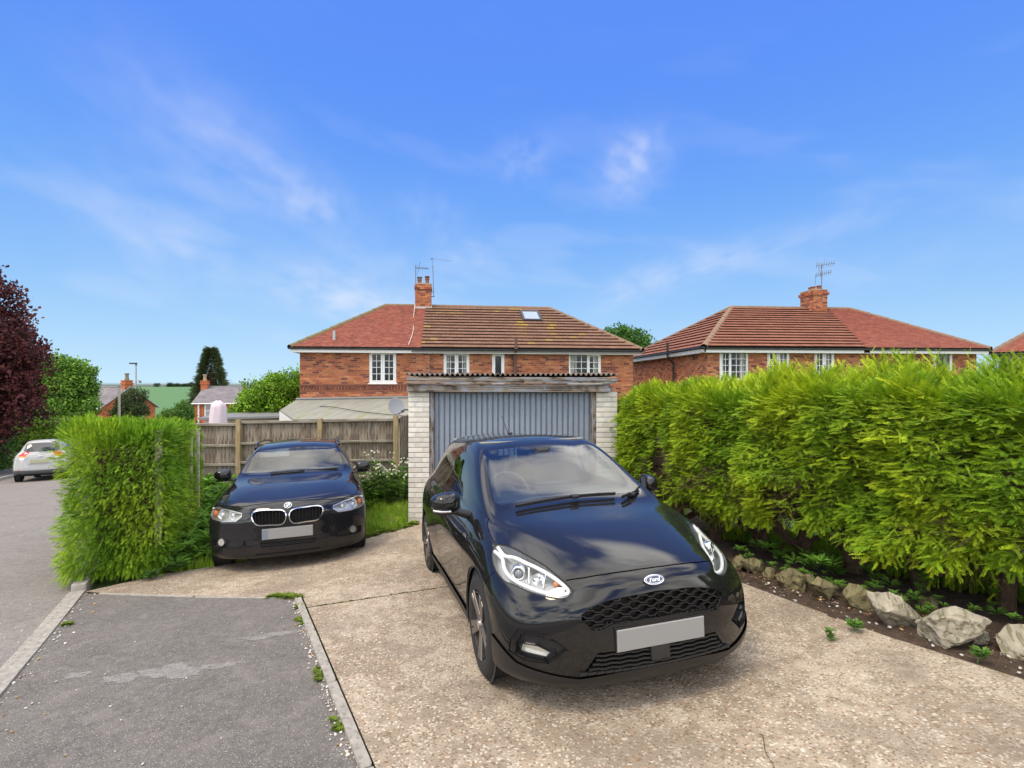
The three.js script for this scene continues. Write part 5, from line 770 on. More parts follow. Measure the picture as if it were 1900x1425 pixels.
  // fog lamp recesses
  const fo = corner([[.576, .751, .472], [.641, .679, .469], [.684, .613, .458], [.701, .581, .43], [.728, .52, .383], [.676, .617, .305], [.598, .727, .308], [.518, .795, .339], [.53, .788, .404]]), fi = corner([[.594, .737, .443], [.659, .654, .44], [.698, .587, .425], [.722, .530, .383], [.672, .624, .312], [.61, .715, .323], [.562, .763, .341], [.562, .765, .394]]), fl = corner([[.592, .738, .398], [.648, .668, .394], [.685, .606, .365], [.669, .629, .339], [.581, .748, .357]]);
  const fr = sh.take(fo, cornerView, facing.corner), fc = cutSoup(fr, fi, cornerView), fd = cutSoup(fc.inside, fl, cornerView);
  for (const m of [0, 1]) { const f = m ? mirrorSoup : (s) => s; const b = put('fog_lamp_bezel', f(joinSoup(moveSoup(fc.outside, -0.006), rimSoup(fc.outside, -0.03, 0))), trimGloss); put('fog_lamp_recess', f(joinSoup(moveSoup(fd.outside, -0.022), rimSoup(fd.outside, -0.022, 0))), trimBlack, b); put('fog_lamp', f(joinSoup(moveSoup(fd.inside, -0.03), rimSoup(fd.inside, -0.03, -0.012))), std({ color: col(0.72, 0.71, 0.66), roughness: 0.3, metalness: 0.7 }), b); put('fog_lamp_lens', f(moveSoup(fd.inside, -0.012)), lampLens, b); }
  // front splitter and sills in dull black
  const lip = sh.take([[-0.7, 0.258], [-0.5, 0.253], [-0.371, 0.252], [-0.188, 0.233], [-0.075, 0.249], [0.037, 0.269], [0.141, 0.292], [0.20, 0.325], [0.27, 0.36], [0.34, 0.38], [0.34, 0.05], [-0.7, 0.05]], cornerView, (T) => T[0][2] > 0); put('front_splitter', both(joinSoup(moveSoup(lip, 0.010), rimSoup(lip, 0.010, -0.02))), phys({ color: col(0.012, 0.012, 0.013), roughness: 0.38 }));
  const sill = sh.take([[-0.36, 0.255], [-2.14, 0.26], [-2.14, 0.05], [-0.36, 0.05]], sideView, facing.side); put('sill', both(joinSoup(moveSoup(sill, 0.012), rimSoup(sill, 0.012, -0.02))), trimBlack);
  // tail
  const rw = sh.take([[-0.05, 1.08], [0.36, 1.08], [0.45, 1.12], [0.43, 1.32], [-0.05, 1.345]], frontView, facing.rear); put('rear_window', both(rw), tintGlass);
  const tl = sh.take([[-2.78, 0.98], [-2.9, 0.99], [-3.2, 0.96], [-3.2, 0.78], [-3.0, 0.80], [-2.86, 0.88]], sideView, (T) => -T[0][0] > 0.45); for (const m of [0, 1]) put('tail_light', m ? mirrorSoup(tl) : tl, phys({ color: col(0.35, 0.012, 0.012), roughness: 0.1 }));
  const body = put('body', both(sh.soup), black); for (const g of gaps) put('panel_gap', g, gapBlack, body);
  { const lipS = []; for (const X of [0, -2.493]) for (const s of [-1, 1]) { const p = []; for (let i = 0; i <= 28; i++) { const a = lerp(-0.25, Math.PI + 0.25, i / 28); p.push(V3(s * 0.842, WR + 0.012 + 0.344 * Math.sin(a), X + 0.344 * Math.cos(a))); } lipS.push(tube(p, 0.010, 60, 6)); } mesh('wheel_arch_lip', merged(lipS), phys({ color: col(0.010, 0.010, 0.011), roughness: 0.4 }), body); }
  mesh('underbody', merged([box(1.5, 0.06, 2.0, 0, 0.22, -1.25), box(1.1, 0.06, 3.6, 0, 0.23, -1.2), box(1.2, 0.5, 0.1, 0, 0.5, 0.35), box(0.95, 0.04, 0.5, 0, 0.2, 0.4)]), gapBlack, o);
  for (const X of [0, -2.493]) for (const s of [-1, 1]) { wheelWell(o, X, -s, WR, 0.76); const w = makeWheel(o, WR, 0.222, 0.205, 5, std({ color: col(0.20, 0.19, 0.185), roughness: 0.28, metalness: 0.9 })); w.position.set(s * 0.745, WR - 0.004, X); if (s > 0) w.rotation.y = Math.PI; w.rotation.x = X ? 0.5 : 0.2; if (!X) w.rotateY(0); }
  // mirrors: the near one out, the far one folded
  const mirror = (s, fold) => { const g = new THREE.Group(); g.name = 'door_mirror'; g.position.copy(cl(-0.50, s * 0.80, 0.985)); g.rotation.y = -s * fold; o.add(g); const h = new THREE.SphereGeometry(1, 36, 24), p = h.attributes.position; for (let i = 0; i < p.count; i++) { let x = p.getX(i), y = p.getY(i), z = p.getZ(i); const k = (v, e) => Math.sign(v) * Math.abs(v) ** e; x = k(x, 0.8); y = k(y, 0.75); z = z > 0 ? k(z, 0.9) : 0.25 * z; p.setXYZ(i, x * 0.112, y * (0.076 + 0.012 * x), z * 0.095 - 0.02 * x * x); } h.computeVertexNormals(); h.translate(-s * 0.155, 0.035, 0); mesh('mirror_housing', h, black, g);
    mesh('mirror_lower_shell', new THREE.CapsuleGeometry(0.028, 0.13, 8, 16).rotateZ(Math.PI / 2).scale(1, 0.7, 1.9).translate(-s * 0.15, -0.035, 0.0), trimBlack, g); mesh('mirror_arm', merged([bar(V3(0.03 * s, -0.075, 0.0), V3(-s * 0.12, -0.02, 0.015), 0.032, 12, 0.026)]), trimBlack, g); mesh('indicator_strip', tube([V3(-s * 0.25, -0.012, 0.045), V3(-s * 0.2, -0.018, 0.078), V3(-s * 0.13, -0.02, 0.086)], 0.009, 12, 6), silverPlastic, g); mesh('mirror_glass', new THREE.CircleGeometry(0.09, 24).scale(1, 0.7, 1).rotateY(Math.PI).translate(-s * 0.155, 0.035, -0.026), chrome, g); };
  mirror(1, 0); mirror(-1, 1.35);
  // wipers
  const wiper = (pts, r) => { const q = pts.map(([X, Y, Z]) => cl(X, Y, Z)); return mesh('wiper', merged([tube(q, r, 30, 6), tube(q.map((p) => p.clone().add(V3(0, 0.012, 0.012))), r * 0.7, 30, 6)]), trimBlack, o); };
  wiper([[-0.232, 0.49, 0.992], [-0.285, 0.245, 1.004], [-0.315, 0.0, 1.012], [-0.312, -0.2, 1.012], [-0.30, -0.34, 1.009]], 0.009); wiper([[-0.235, -0.365, 0.992], [-0.295, -0.50, 1.008], [-0.37, -0.60, 1.042]], 0.009); mesh('wiper_hub', merged([bevelBox(0.06, 0.03, 0.05, 0.01).translate(0.0, 1.018, -0.30), bevelBox(0.05, 0.03, 0.05, 0.01).translate(0.47, 1.0, -0.28)]), trimBlack, o);
  // aerial, badge, plates, side script
  mesh('roof_aerial', merged([bar(cl(-1.95, 0.02, 1.462), cl(-2.15, 0.03, 1.66), 0.006, 8, 0.004), new THREE.SphereGeometry(0.022, 12, 8).scale(1, 0.7, 1.6).translate(0, 1.468, -1.94)]), trimBlack, o);
  const badgeCanvas = document.createElement('canvas'); badgeCanvas.width = 256; badgeCanvas.height = 108; { const c = badgeCanvas.getContext('2d'); c.fillStyle = '#0a1c48'; c.fillRect(0, 0, 256, 108); c.strokeStyle = '#e8ecf0'; c.lineWidth = 5; c.beginPath(); c.ellipse(128, 54, 112, 44, 0, 0, 7); c.stroke(); c.fillStyle = '#f2f5f8'; c.font = 'italic bold 62px serif'; c.textAlign = 'center'; c.textBaseline = 'middle'; c.setTransform(1, 0, -0.18, 1, 10, 0); c.fillText('Ford', 128, 55); }
  const bt = new THREE.CanvasTexture(badgeCanvas); bt.colorSpace = THREE.SRGBColorSpace;
  const badge = new THREE.Group(); badge.name = 'badge'; badge.position.copy(cl(0.753, 0, 0.691)); badge.rotation.x = -0.62; o.add(badge);
  mesh('badge_rim', (() => { const e = new THREE.Shape(); e.absellipse(0, 0, 0.060, 0.0265, 0, Math.PI * 2); const g = new THREE.ExtrudeGeometry(e, { depth: 0.006, bevelEnabled: true, bevelThickness: 0.003, bevelSize: 0.003, bevelSegments: 3, curveSegments: 40 }); return g; })(), chrome, badge);
  mesh('badge_face', (() => { const e = new THREE.Shape(); e.absellipse(0, 0, 0.0575, 0.024, 0, Math.PI * 2); const g = new THREE.ShapeGeometry(e, 40); setUV(g, (x, y) => [x / 0.118 + 0.5, y / 0.05 + 0.5]); g.translate(0, 0, 0.0098); return g; })(), phys({ map: bt, roughness: 0.2, clearcoat: 1 }), badge);
  const plate = mesh('number_plate', bevelBox(0.545, 0.115, 0.012, 0.003), plateFace, o); plate.position.copy(cl(0.806, 0, 0.418)); plate.rotation.x = 0.04; mesh('plate_backing', box(0.555, 0.125, 0.02, 0, 0, -0.016), trimBlack, plate);
  mesh('script_badge', merged([box(0.004, 0.02, 0.05, 0, 0, 0), box(0.004, 0.02, 0.014, 0, 0, -0.045), box(0.004, 0.02, 0.014, 0, 0, -0.07)]).translate(-0.847, 0.80, -0.34), silverPlastic, o);
  // cabin
  mesh('dashboard', merged([box(1.28, 0.16, 0.42, 0, 0.90, -0.60), new THREE.CylinderGeometry(0.09, 0.09, 1.28, 16).rotateZ(Math.PI / 2).translate(0, 0.92, -0.80), box(0.30, 0.12, 0.06, 0, 1.02, -0.74)]), cabinDark, o);
  mesh('parcel_shelf', merged([box(1.3, 0.03, 1.7, 0, 0.62, -1.7), box(1.2, 0.05, 0.5, 0, 0.96, -2.75), box(1.35, 0.5, 0.05, 0, 0.75, -0.42)]), cabinDark, o);
  for (const y of [0.36, -0.36]) { const seat = new THREE.Group(); seat.name = 'front_seat'; seat.position.copy(cl(-1.45, y, 0.62)); o.add(seat); const bk = bevelBox(0.48, 0.58, 0.13, 0.05); bk.rotateX(-0.28); bk.translate(0, 0.36, -0.1); mesh('seat_back', bk, cabinGrey, seat); const hr = bevelBox(0.26, 0.17, 0.1, 0.04); hr.rotateX(-0.2); hr.translate(0, 0.72, -0.2); mesh('headrest', hr, cabinGrey, seat); mesh('seat_cushion', bevelBox(0.48, 0.14, 0.5, 0.05).translate(0, 0.02, 0.18), cabinGrey, seat); }
  mesh('rear_bench', merged([bevelBox(1.2, 0.55, 0.14, 0.05).rotateX(-0.3).translate(0, 0.88, -2.35), bevelBox(0.24, 0.15, 0.1, 0.03).translate(-0.35, 1.2, -2.45), bevelBox(0.24, 0.15, 0.1, 0.03).translate(0.35, 1.2, -2.45)]), cabinGrey, o);
  { const w = new THREE.TorusGeometry(0.178, 0.016, 10, 36); const hub = new THREE.CylinderGeometry(0.07, 0.07, 0.04, 18).rotateX(Math.PI / 2); const g = merged([w, hub, box(0.30, 0.03, 0.02), box(0.03, 0.16, 0.02, 0, -0.08, 0)]); g.rotateX(-0.42); g.translate(-0.36, 1.0, -0.86); mesh('steering_wheel', g, cabinDark, o); }
  mesh('rear_view_mirror', merged([bevelBox(0.22, 0.065, 0.035, 0.012).translate(0, 1.285, -1.02), bevelBox(0.13, 0.09, 0.06, 0.02).translate(0, 1.315, -0.98), bar(V3(0, 1.3, -1.0), V3(0, 1.36, -1.05), 0.015, 8)]), trimBlack, o);
  mesh('headlining', box(1.0, 0.01, 1.4, 0, 1.415, -1.9), std({ color: col(0.35, 0.35, 0.34), roughness: 0.95 }), o);
}
// ---------------------------------------------------------------- dark estate car by the clipped hedge
const estateCage = (() => {
  const Z = [.175, .235, .36, .48, .60], col5 = (xs, ys, last2) => [...Z.map((z, k) => [xs[k], ys[k], z]), ...last2];
  const front = [
    col5([.74, .775, .79, .80, .81], [0, 0, 0, 0, 0], [[.795, 0, .705], [.70, 0, .79]]),
    col5([.735, .77, .785, .79, .795], [.22, .22, .22, .22, .22], [[.775, .22, .702], [.68, .22, .787]]),
    col5([.70, .735, .75, .745, .745], [.42, .42, .42, .42, .42], [[.71, .42, .695], [.63, .42, .778]]),
    col5([.61, .645, .65, .64, .635], [.61, .62, .62, .62, .62], [[.585, .62, .685], [.53, .61, .765]]),
    col5([.47, .51, .52, .515, .505], [.765, .78, .79, .795, .795], [[.47, .785, .685], [.43, .755, .757]]),
    col5([.28, .32, .335, .335, .33], [.865, .88, .893, .897, .893], [[.32, .875, .69], [.295, .835, .768]])];
  const st = [[.10, .80, .835], [-.15, .85, .825], [-.45, .895, .81], [-.75, .93, .80], [-1.1, .945, .80], [-1.7, .955, .80], [-2.3, .965, .795], [-2.95, .975, .785]];
  const side = [front[5], ...st.map(([X, zb, yb]) => [[X, .86, .175], [X, .872, .235], [X, .885, .36], [X, .893, .48], [X, .903, .62], [X, .885, lerp(.62, zb, .62)], [X, yb, zb]]), [[-3.5, .80, .25], [-3.54, .82, .3], [-3.56, .835, .4], [-3.56, .84, .5], [-3.55, .835, .65], [-3.5, .80, .85], [-3.45, .72, .985]]];
  const top = [
    [front[0][6], [.45, 0, .862], [0, 0, .945], [-.43, 0, 1.0], [-.80, 0, 1.185], [-1.18, 0, 1.372], [-1.7, 0, 1.425], [-2.3, 0, 1.42], [-3.0, 0, 1.385], [-3.72, 0, 1.0]],
    [front[1][6], [.43, .23, .862], [0, .25, .943], [-.44, .26, .999], [-.80, .25, 1.183], [-1.175, .24, 1.368], [-1.7, .24, 1.42], [-2.3, .24, 1.415], [-3.0, .24, 1.38], [-3.71, .25, 1.0]],
    [front[2][6], [.39, .42, .858], [-.01, .45, .937], [-.49, .48, .996], [-.81, .45, 1.176], [-1.15, .43, 1.352], [-1.7, .43, 1.405], [-2.3, .43, 1.40], [-2.99, .42, 1.365], [-3.69, .44, 1.0]],
    [front[3][6], [.35, .60, .838], [-.03, .62, .918], [-.57, .695, .996], [-.84, .645, 1.162], [-1.106, .581, 1.321], [-1.7, .58, 1.372], [-2.3, .575, 1.367], [-2.97, .55, 1.33], [-3.64, .56, 1.0]],
    [front[4][6], [.235, .73, .82], [-.085, .74, .888], [-.52, .76, .95], [-.80, .74, 1.05], [-1.1, .705, 1.14], [-1.7, .705, 1.17], [-2.3, .70, 1.17], [-2.96, .68, 1.16], [-3.56, .65, 1.0]],
    side.map((c) => c[6])];
  const rear = [0, .25, .44, .56, .65].map((y, i) => { const k = [0, 0, .02, .07, .14][i]; return [[-3.78 + k, y, .27], [-3.83 + k, y * 1.03, .33], [-3.84 + k, y * 1.05, .43], [-3.83 + k, y * 1.05, .53], [-3.80 + k, y * 1.04, .68], [-3.76 + k, y, .86], top[i][9]]; });
  rear.push(side[9]);
  return { front, side, top, rear };
})();
{
  const { o, place } = carGroup('estate_car', 'dark estate car with twin chrome ringed grilles parked beside the clipped hedge', -2.824, 6.686, 0.3306);
  place(0.0373, -0.062, -0.584);
  const dark = paint(col(0.010, 0.010, 0.012), 0.5), cl = (X, Y, Z) => V3(-Y, Z, X), corner = (l) => l.map(([X, Y, Z]) => [(Y - X) * Math.SQRT1_2, Z]);
  const sh = new Shell(shellHalf(estateCage, 3)), put = (name, soup, mat, parent = o) => mesh(name, geometryOf(soup), mat, parent), WR = 0.318;
  for (const X of [0, -2.81]) sh.take([[X + 0.357, -0.2], ...circle(X, WR + 0.012, 0.357, 40, 0, Math.PI).concat([[X - 0.357, WR + 0.012]]), [X - 0.357, -0.2]], sideView, (T) => -T[0][0] > 0.3);
  const wsF = (T) => T[0][2] < -0.3 && T[0][2] > -1.35 && T[0][5] > 0.1, band = sh.take([[-0.05, 1.006], [0.26, 1.004], [0.48, 1.001], [0.66, 1.0], [0.685, 1.012], [0.663, 1.1], [0.63, 1.2], [0.60, 1.27], [0.572, 1.318], [0.43, 1.343], [0.24, 1.358], [-0.05, 1.362]], frontView, wsF), inn = cutSoup(band, [[-0.06, 1.025], [0.26, 1.023], [0.48, 1.019], [0.63, 1.017], [0.648, 1.035], [0.62, 1.13], [0.59, 1.22], [0.553, 1.298], [0.42, 1.321], [0.24, 1.335], [0.13, 1.336], [0.10, 1.305], [-0.06, 1.30]], frontView);
  put('windscreen_border', both(inn.outside), trimGloss); put('windscreen', both(inn.inside), phys({ color: col(0.80, 0.90, 0.88), roughness: 0.015, transmission: 1, thickness: 0, ior: 1.85 }));
  const dl = sh.take(roundOutline([[-0.72, 0.945], [-0.95, 1.10], [-1.22, 1.27], [-1.7, 1.325], [-2.5, 1.32], [-3.1, 1.27], [-3.38, 1.05], [-3.2, 0.99], [-2.3, 0.982], [-1.3, 0.962]], 4), sideView, (T) => -T[0][0] > 0.5), q1 = cutSoup(dl, [[-0.95, 0.98], [-1.26, 1.245], [-1.7, 1.298], [-1.82, 1.299], [-1.86, 0.995]], sideView), q2 = cutSoup(q1.outside, [[-1.93, 0.998], [-1.90, 1.298], [-2.5, 1.293], [-2.7, 1.28], [-2.68, 1.005]], sideView), q3 = cutSoup(q2.outside, [[-2.76, 1.005], [-2.78, 1.272], [-3.05, 1.24], [-3.28, 1.06], [-3.15, 1.012]], sideView);
  put('side_window_trim', both(q3.outside), trimGloss); for (const m of [0, 1]) { const f = m ? mirrorSoup : (s) => s; put('front_door_window', f(q1.inside), tintGlass); put('rear_door_window', f(q2.inside), tintGlass); put('load_bay_window', f(q3.inside), tintGlass); }
  const gaps = [], gap = (pts, w, view, f) => { const s = sh.take(stripOutline(pts, w), view, f); if (s.length) gaps.push(both(joinSoup(moveSoup(s, -0.008), rimSoup(s, 0, -0.008)))); };
  gap([[0.70, -0.03], [0.695, 0.12], [0.672, 0.3], [0.635, 0.46], [0.55, 0.61], [0.46, 0.71], [0.405, 0.762]], 0.009, topView, facing.top); gap([[0.40, 0.764], [0.25, 0.795], [0.05, 0.807], [-0.2, 0.808], [-0.45, 0.79]], 0.008, topView, facing.top);
  gap([[-0.60, 0.92], [-0.58, 0.7], [-0.52, 0.45], [-0.52, 0.3]], 0.007, sideView, facing.side); gap([[-1.88, 0.97], [-1.9, 0.7], [-1.88, 0.3]], 0.007, sideView, facing.side); gap([[-2.72, 0.98], [-2.62, 0.75], [-2.45, 0.6], [-2.36, 0.32]], 0.007, sideView, facing.side);
  // headlights
  const hl = [[.34, .868, .735], [.42, .777, .752], [.58, .60, .717], [.668, .495, .692], [.69, .492, .655], [.674, .555, .604], [.582, .70, .598], [.45, .835, .62], [.355, .877, .65]], hp = corner(hl), ring = sh.take(hp, cornerView, (T) => T[0][2] > 0.1 && T[0][2] < 0.85), lens = cutSoup(ring, shrink(hp, 0.007), cornerView);
  const arm = sh.take([[0.382, 0.695], [0.50, 0.685], [0.50, 0.655], [0.378, 0.652]], frontView, facing.front); put('headlight_arm_trim', both(joinSoup(moveSoup(arm, -0.004))), trimGloss);
  for (const m of [0, 1]) {
    const f = m ? mirrorSoup : (s) => s, sx = m ? 1 : -1, q = (X, Y, Z, k = 0) => V3(sx * (Y - k * 0.5), Z, X - k * 0.85), dir = V3(sx * 0.35, 0.03, 0.93).normalize(), at = (X, Y, Z, k, g) => { g.applyQuaternion(new THREE.Quaternion().setFromUnitVectors(V3(0, 1, 0), dir)); const p = q(X, Y, Z, k); g.translate(p.x, p.y, p.z); return g; };
    const h = put('headlight', f(joinSoup(moveSoup(lens.inside, -0.06), rimSoup(lens.inside, -0.06, -0.002))), std({ color: col(0.5, 0.5, 0.48), roughness: 0.3, metalness: 0.8 })); put('headlight_lens', f(lens.inside), lampLens, h); put('headlight_rim', f(moveSoup(lens.outside, 0.001)), silverPlastic, h);
    for (const [X, Y, r] of [[.50, .745, 0.056], [.60, .62, 0.05]]) { mesh('lamp_reflector', at(X, Y, .667, 0.05, new THREE.LatheGeometry([[0.01, -0.03], [r * 0.6, -0.02], [r, 0.012], [r * 1.08, 0.012], [r * 1.08, -0.03]].map(([a, b]) => new THREE.Vector2(a, b)), 26)), chrome, h); mesh('lamp_bulb', at(X, Y, .667, 0.045, new THREE.SphereGeometry(0.02, 14, 10)), phys({ color: col(0.8, 0.82, 0.84), roughness: 0.05 }), h); }
    mesh('lamp_brow', tube([q(.345, .855, .728, 0.012), q(.42, .775, .742, 0.012), q(.575, .605, .708, 0.012), q(.65, .51, .686, 0.012)], 0.011, 30, 8), lightStrip, h); mesh('indicator_bulb', at(.41, .825, .675, 0.04, new THREE.SphereGeometry(0.03, 14, 10).scale(1, 1, 1.3)), amber, h);
  }
  // twin grilles with chrome rings and upright bars
  const kd = roundOutline([[.018, .60], [.016, .67], [.05, .706], [.2, .719], [.345, .712], [.384, .675], [.365, .60], [.32, .555], [.2, .548], [.055, .548]], 4), kr = sh.take(kd, frontView, facing.front), ki = cutSoup(kr, shrink(kd, 0.010), frontView);
  for (const m of [0, 1]) { const f = m ? mirrorSoup : (s) => s, k = put('kidney_grille', f(joinSoup(moveSoup(ki.inside, -0.06), rimSoup(ki.inside, -0.06, 0))), gapBlack); put('chrome_ring', f(joinSoup(moveSoup(ki.outside, 0.01), rimSoup(ki.outside, 0.01, -0.02))), chrome, k); for (let i = 0; i < 9; i++) { const y = 0.05 + i * 0.0365, x = 0.785 - 0.28 * y * y; if (y > 0.36) continue; const b = mesh('grille_bar', new THREE.BoxGeometry(0.009, 0.145, 0.05), trimGloss, k); b.position.set((m ? 1 : -1) * y, 0.63, x - 0.02); } }
  // lower intakes and fog lamps
  const ip = corner([[.475, .828, .39], [.50, .81, .396], [.63, .647, .401], [.69, .55, .392], [.70, .52, .325], [.606, .688, .308], [.50, .80, .302], [.47, .826, .315]]), it = sh.take(ip, cornerView, facing.corner), ic = sh.take([[-0.05, 0.352], [0.285, 0.352], [0.285, 0.30], [-0.05, 0.30]], frontView, facing.front), mid = sh.take([[0.285, 0.392], [0.285, 0.32], [0.47, 0.335], [0.47, 0.386]], frontView, facing.front);
  put('centre_intake', both(joinSoup(moveSoup(ic, -0.03), rimSoup(ic, -0.03, 0))), gapBlack); put('intake_mesh', both(joinSoup(moveSoup(mid, -0.02), rimSoup(mid, -0.02, 0))), trimBlack);
  { const s = []; for (let r = 0; r < 2; r++) s.push(box(0.56, 0.008, 0.02, 0, 0.317 + r * 0.018, 0.775)); mesh('intake_slats', merged(s), trimBlack, o); }
  for (const m of [0, 1]) { const f = m ? mirrorSoup : (s) => s, sx = m ? 1 : -1, h = put('side_intake', f(joinSoup(moveSoup(it, -0.03), rimSoup(it, -0.03, 0))), trimBlack); const g = new THREE.CylinderGeometry(0.042, 0.046, 0.03, 28).rotateX(Math.PI / 2).rotateY(sx * 0.45).translate(sx * 0.715, 0.372, 0.572); mesh('fog_lamp', g, std({ color: col(0.75, 0.74, 0.71), roughness: 0.2, metalness: 0.8 }), h); mesh('fog_lamp_ring', new THREE.TorusGeometry(0.045, 0.006, 8, 30).rotateY(sx * 0.45).translate(sx * 0.722, 0.372, 0.587), trimGloss, h); }
  const lipG = sh.take([[-0.7, 0.235], [-0.3, 0.235], [-0.27, 0.21], [-0.7, 0.205]], cornerView, (T) => T[0][2] > 0.3); put('lip_gap', both(joinSoup(moveSoup(lipG, -0.02), rimSoup(lipG, -0.02, 0))), gapBlack);
  const rw = sh.take([[-0.05, 1.03], [0.5, 1.04], [0.46, 1.3], [-0.05, 1.33]], frontView, facing.rear); put('rear_window', both(rw), tintGlass); const tl = sh.take([[-3.45, 0.93], [-3.9, 0.9], [-3.9, 0.72], [-3.5, 0.74]], sideView, (T) => -T[0][0] > 0.35); for (const m of [0, 1]) put('tail_light', m ? mirrorSoup(tl) : tl, phys({ color: col(0.35, 0.012, 0.012), roughness: 0.1 }));
  const body = put('body', both(sh.soup), dark); for (const g of gaps) put('panel_gap', g, gapBlack, body);
  mesh('underbody', merged([box(1.6, 0.06, 2.1, 0, 0.21, -1.4), box(1.15, 0.06, 4.2, 0, 0.22, -1.5), box(1.3, 0.5, 0.1, 0, 0.5, 0.36), box(1.0, 0.04, 0.5, 0, 0.2, 0.42)]), gapBlack, o);
  for (const X of [0, -2.81]) for (const s of [-1, 1]) { wheelWell(o, X, -s, WR, 0.8); const w = makeWheel(o, WR, 0.21, 0.225, 5, silverPlastic); w.position.set(s * 0.775, WR - 0.004, X); if (s > 0) w.rotation.y = Math.PI; w.rotation.x = 0.3 + X; }
  for (const s of [1, -1]) { const g = new THREE.Group(); g.name = 'door_mirror'; g.position.copy(cl(-0.62, s * 0.80, 0.985)); o.add(g); const h = new THREE.SphereGeometry(1, 32, 20), p = h.attributes.position; for (let i = 0; i < p.count; i++) { let x = p.getX(i), y = p.getY(i), z = p.getZ(i); const k = (v, e) => Math.sign(v) * Math.abs(v) ** e; p.setXYZ(i, k(x, 0.7) * 0.105, k(y, 0.7) * (0.072 - 0.018 * (-s) * x), (z > 0 ? k(z, 0.9) : 0.3 * z) * 0.085); } h.computeVertexNormals(); h.translate(-s * 0.115, 0.055, 0.03); mesh('mirror_housing', h, dark, g); mesh('mirror_base', merged([new THREE.CapsuleGeometry(0.02, 0.2, 6, 12).rotateZ(Math.PI / 2).scale(1, 0.7, 1.8).translate(-s * 0.08, -0.02, 0.03)]), trimBlack, g); mesh('mirror_glass', new THREE.CircleGeometry(0.085, 24).scale(1, 0.7, 1).rotateY(Math.PI).translate(-s * 0.115, 0.055, 0.002), chrome, g); }
  for (const s of [1, -1]) mesh('roof_rail', tube([cl(-1.12, s * 0.585, 1.345), cl(-1.28, s * 0.575, 1.415), cl(-1.7, s * 0.57, 1.437), cl(-2.5, s * 0.565, 1.432), cl(-3.05, s * 0.55, 1.39)], 0.016, 40, 8), trimGloss, o);
  const wp = [[[-0.52, 0.32, 1.036], [-0.52, 0.0, 1.040], [-0.53, -0.12, 1.042]], [[-0.55, -0.14, 1.036], [-0.57, -0.4, 1.036], [-0.6, -0.56, 1.036]]]; for (const q of wp) mesh('wiper', tube(q.map(([X, Y, Z]) => cl(X + 0.02, Y, Z)), 0.011, 20, 6), trimBlack, o);
  // roundel
  const cv = document.createElement('canvas'); cv.width = cv.height = 256; { const c = cv.getContext('2d'); c.fillStyle = '#11141a'; c.fillRect(0, 0, 256, 256); c.fillStyle = '#f0f2f4'; c.beginPath(); c.arc(128, 128, 74, 0, 7); c.fill(); c.fillStyle = '#2f6fb8'; for (const a of [Math.PI, 0]) { c.beginPath(); c.moveTo(128, 128); c.arc(128, 128, 70, a, a + Math.PI / 2); c.fill(); } c.strokeStyle = '#d8dcdf'; c.lineWidth = 10; c.beginPath(); c.arc(128, 128, 120, 0, 7); c.stroke(); c.fillStyle = '#f4f4f4'; c.font = 'bold 44px sans-serif'; c.textAlign = 'center'; c.textBaseline = 'middle'; for (const [t, a] of [['B', -0.62], ['M', 0], ['W', 0.62]]) { c.save(); c.translate(128, 128); c.rotate(a); c.fillText(t, 0, -95); c.restore(); } }
  const ct = new THREE.CanvasTexture(cv); ct.colorSpace = THREE.SRGBColorSpace; const rd = new THREE.Group(); rd.name = 'badge'; rd.position.copy(cl(0.765, 0, 0.752)); rd.rotation.x = -0.75; o.add(rd); mesh('badge_rim', new THREE.CylinderGeometry(0.042, 0.044, 0.008, 36).rotateX(Math.PI / 2), chrome, rd); mesh('badge_face', new THREE.CircleGeometry(0.039, 36).translate(0, 0, 0.0048), phys({ map: ct, roughness: 0.2, clearcoat: 1 }), rd);
  const plate = mesh('number_plate', bevelBox(0.54, 0.118, 0.012, 0.003), plateFace, o); plate.position.copy(cl(0.812, 0, 0.452)); mesh('plate_backing', box(0.55, 0.13, 0.03, 0, 0, -0.02), trimBlack, plate); mesh('plate_band', new THREE.PlaneGeometry(0.06, 0.112).translate(-0.238, 0, 0.0068), std({ color: col(0.17, 0.20, 0.235), roughness: 0.4 }), plate);
  // cabin
  mesh('dashboard', merged([box(1.34, 0.14, 0.5, 0, 0.92, -0.85), new THREE.CylinderGeometry(0.08, 0.08, 1.34, 14).rotateZ(Math.PI / 2).translate(0, 0.95, -1.05)]), cabinDark, o); mesh('cabin_floor', merged([box(1.4, 0.03, 2.4, 0, 0.6, -2.0), box(1.35, 0.5, 0.05, 0, 0.75, -0.65), box(1.3, 0.05, 0.8, 0, 0.95, -3.2)]), cabinDark, o);
  for (const y of [0.37, -0.37]) { const seat = new THREE.Group(); seat.name = 'front_seat'; seat.position.copy(cl(-1.65, y, 0.6)); o.add(seat); mesh('seat_back', bevelBox(0.5, 0.6, 0.13, 0.05).rotateX(-0.25).translate(0, 0.36, -0.1), cabinGrey, seat); mesh('headrest', bevelBox(0.27, 0.17, 0.1, 0.04).rotateX(-0.2).translate(0, 0.72, -0.19), cabinGrey, seat); }
  mesh('rear_bench', merged([bevelBox(1.2, 0.5, 0.14, 0.05).rotateX(-0.3).translate(0, 0.85, -2.55)]), cabinGrey, o);
  { const g = merged([new THREE.TorusGeometry(0.18, 0.016, 10, 36), new THREE.CylinderGeometry(0.07, 0.07, 0.04, 18).rotateX(Math.PI / 2), box(0.32, 0.03, 0.02)]); g.rotateX(-0.4); g.translate(-0.37, 1.0, -1.1); mesh('steering_wheel', g, cabinDark, o); }
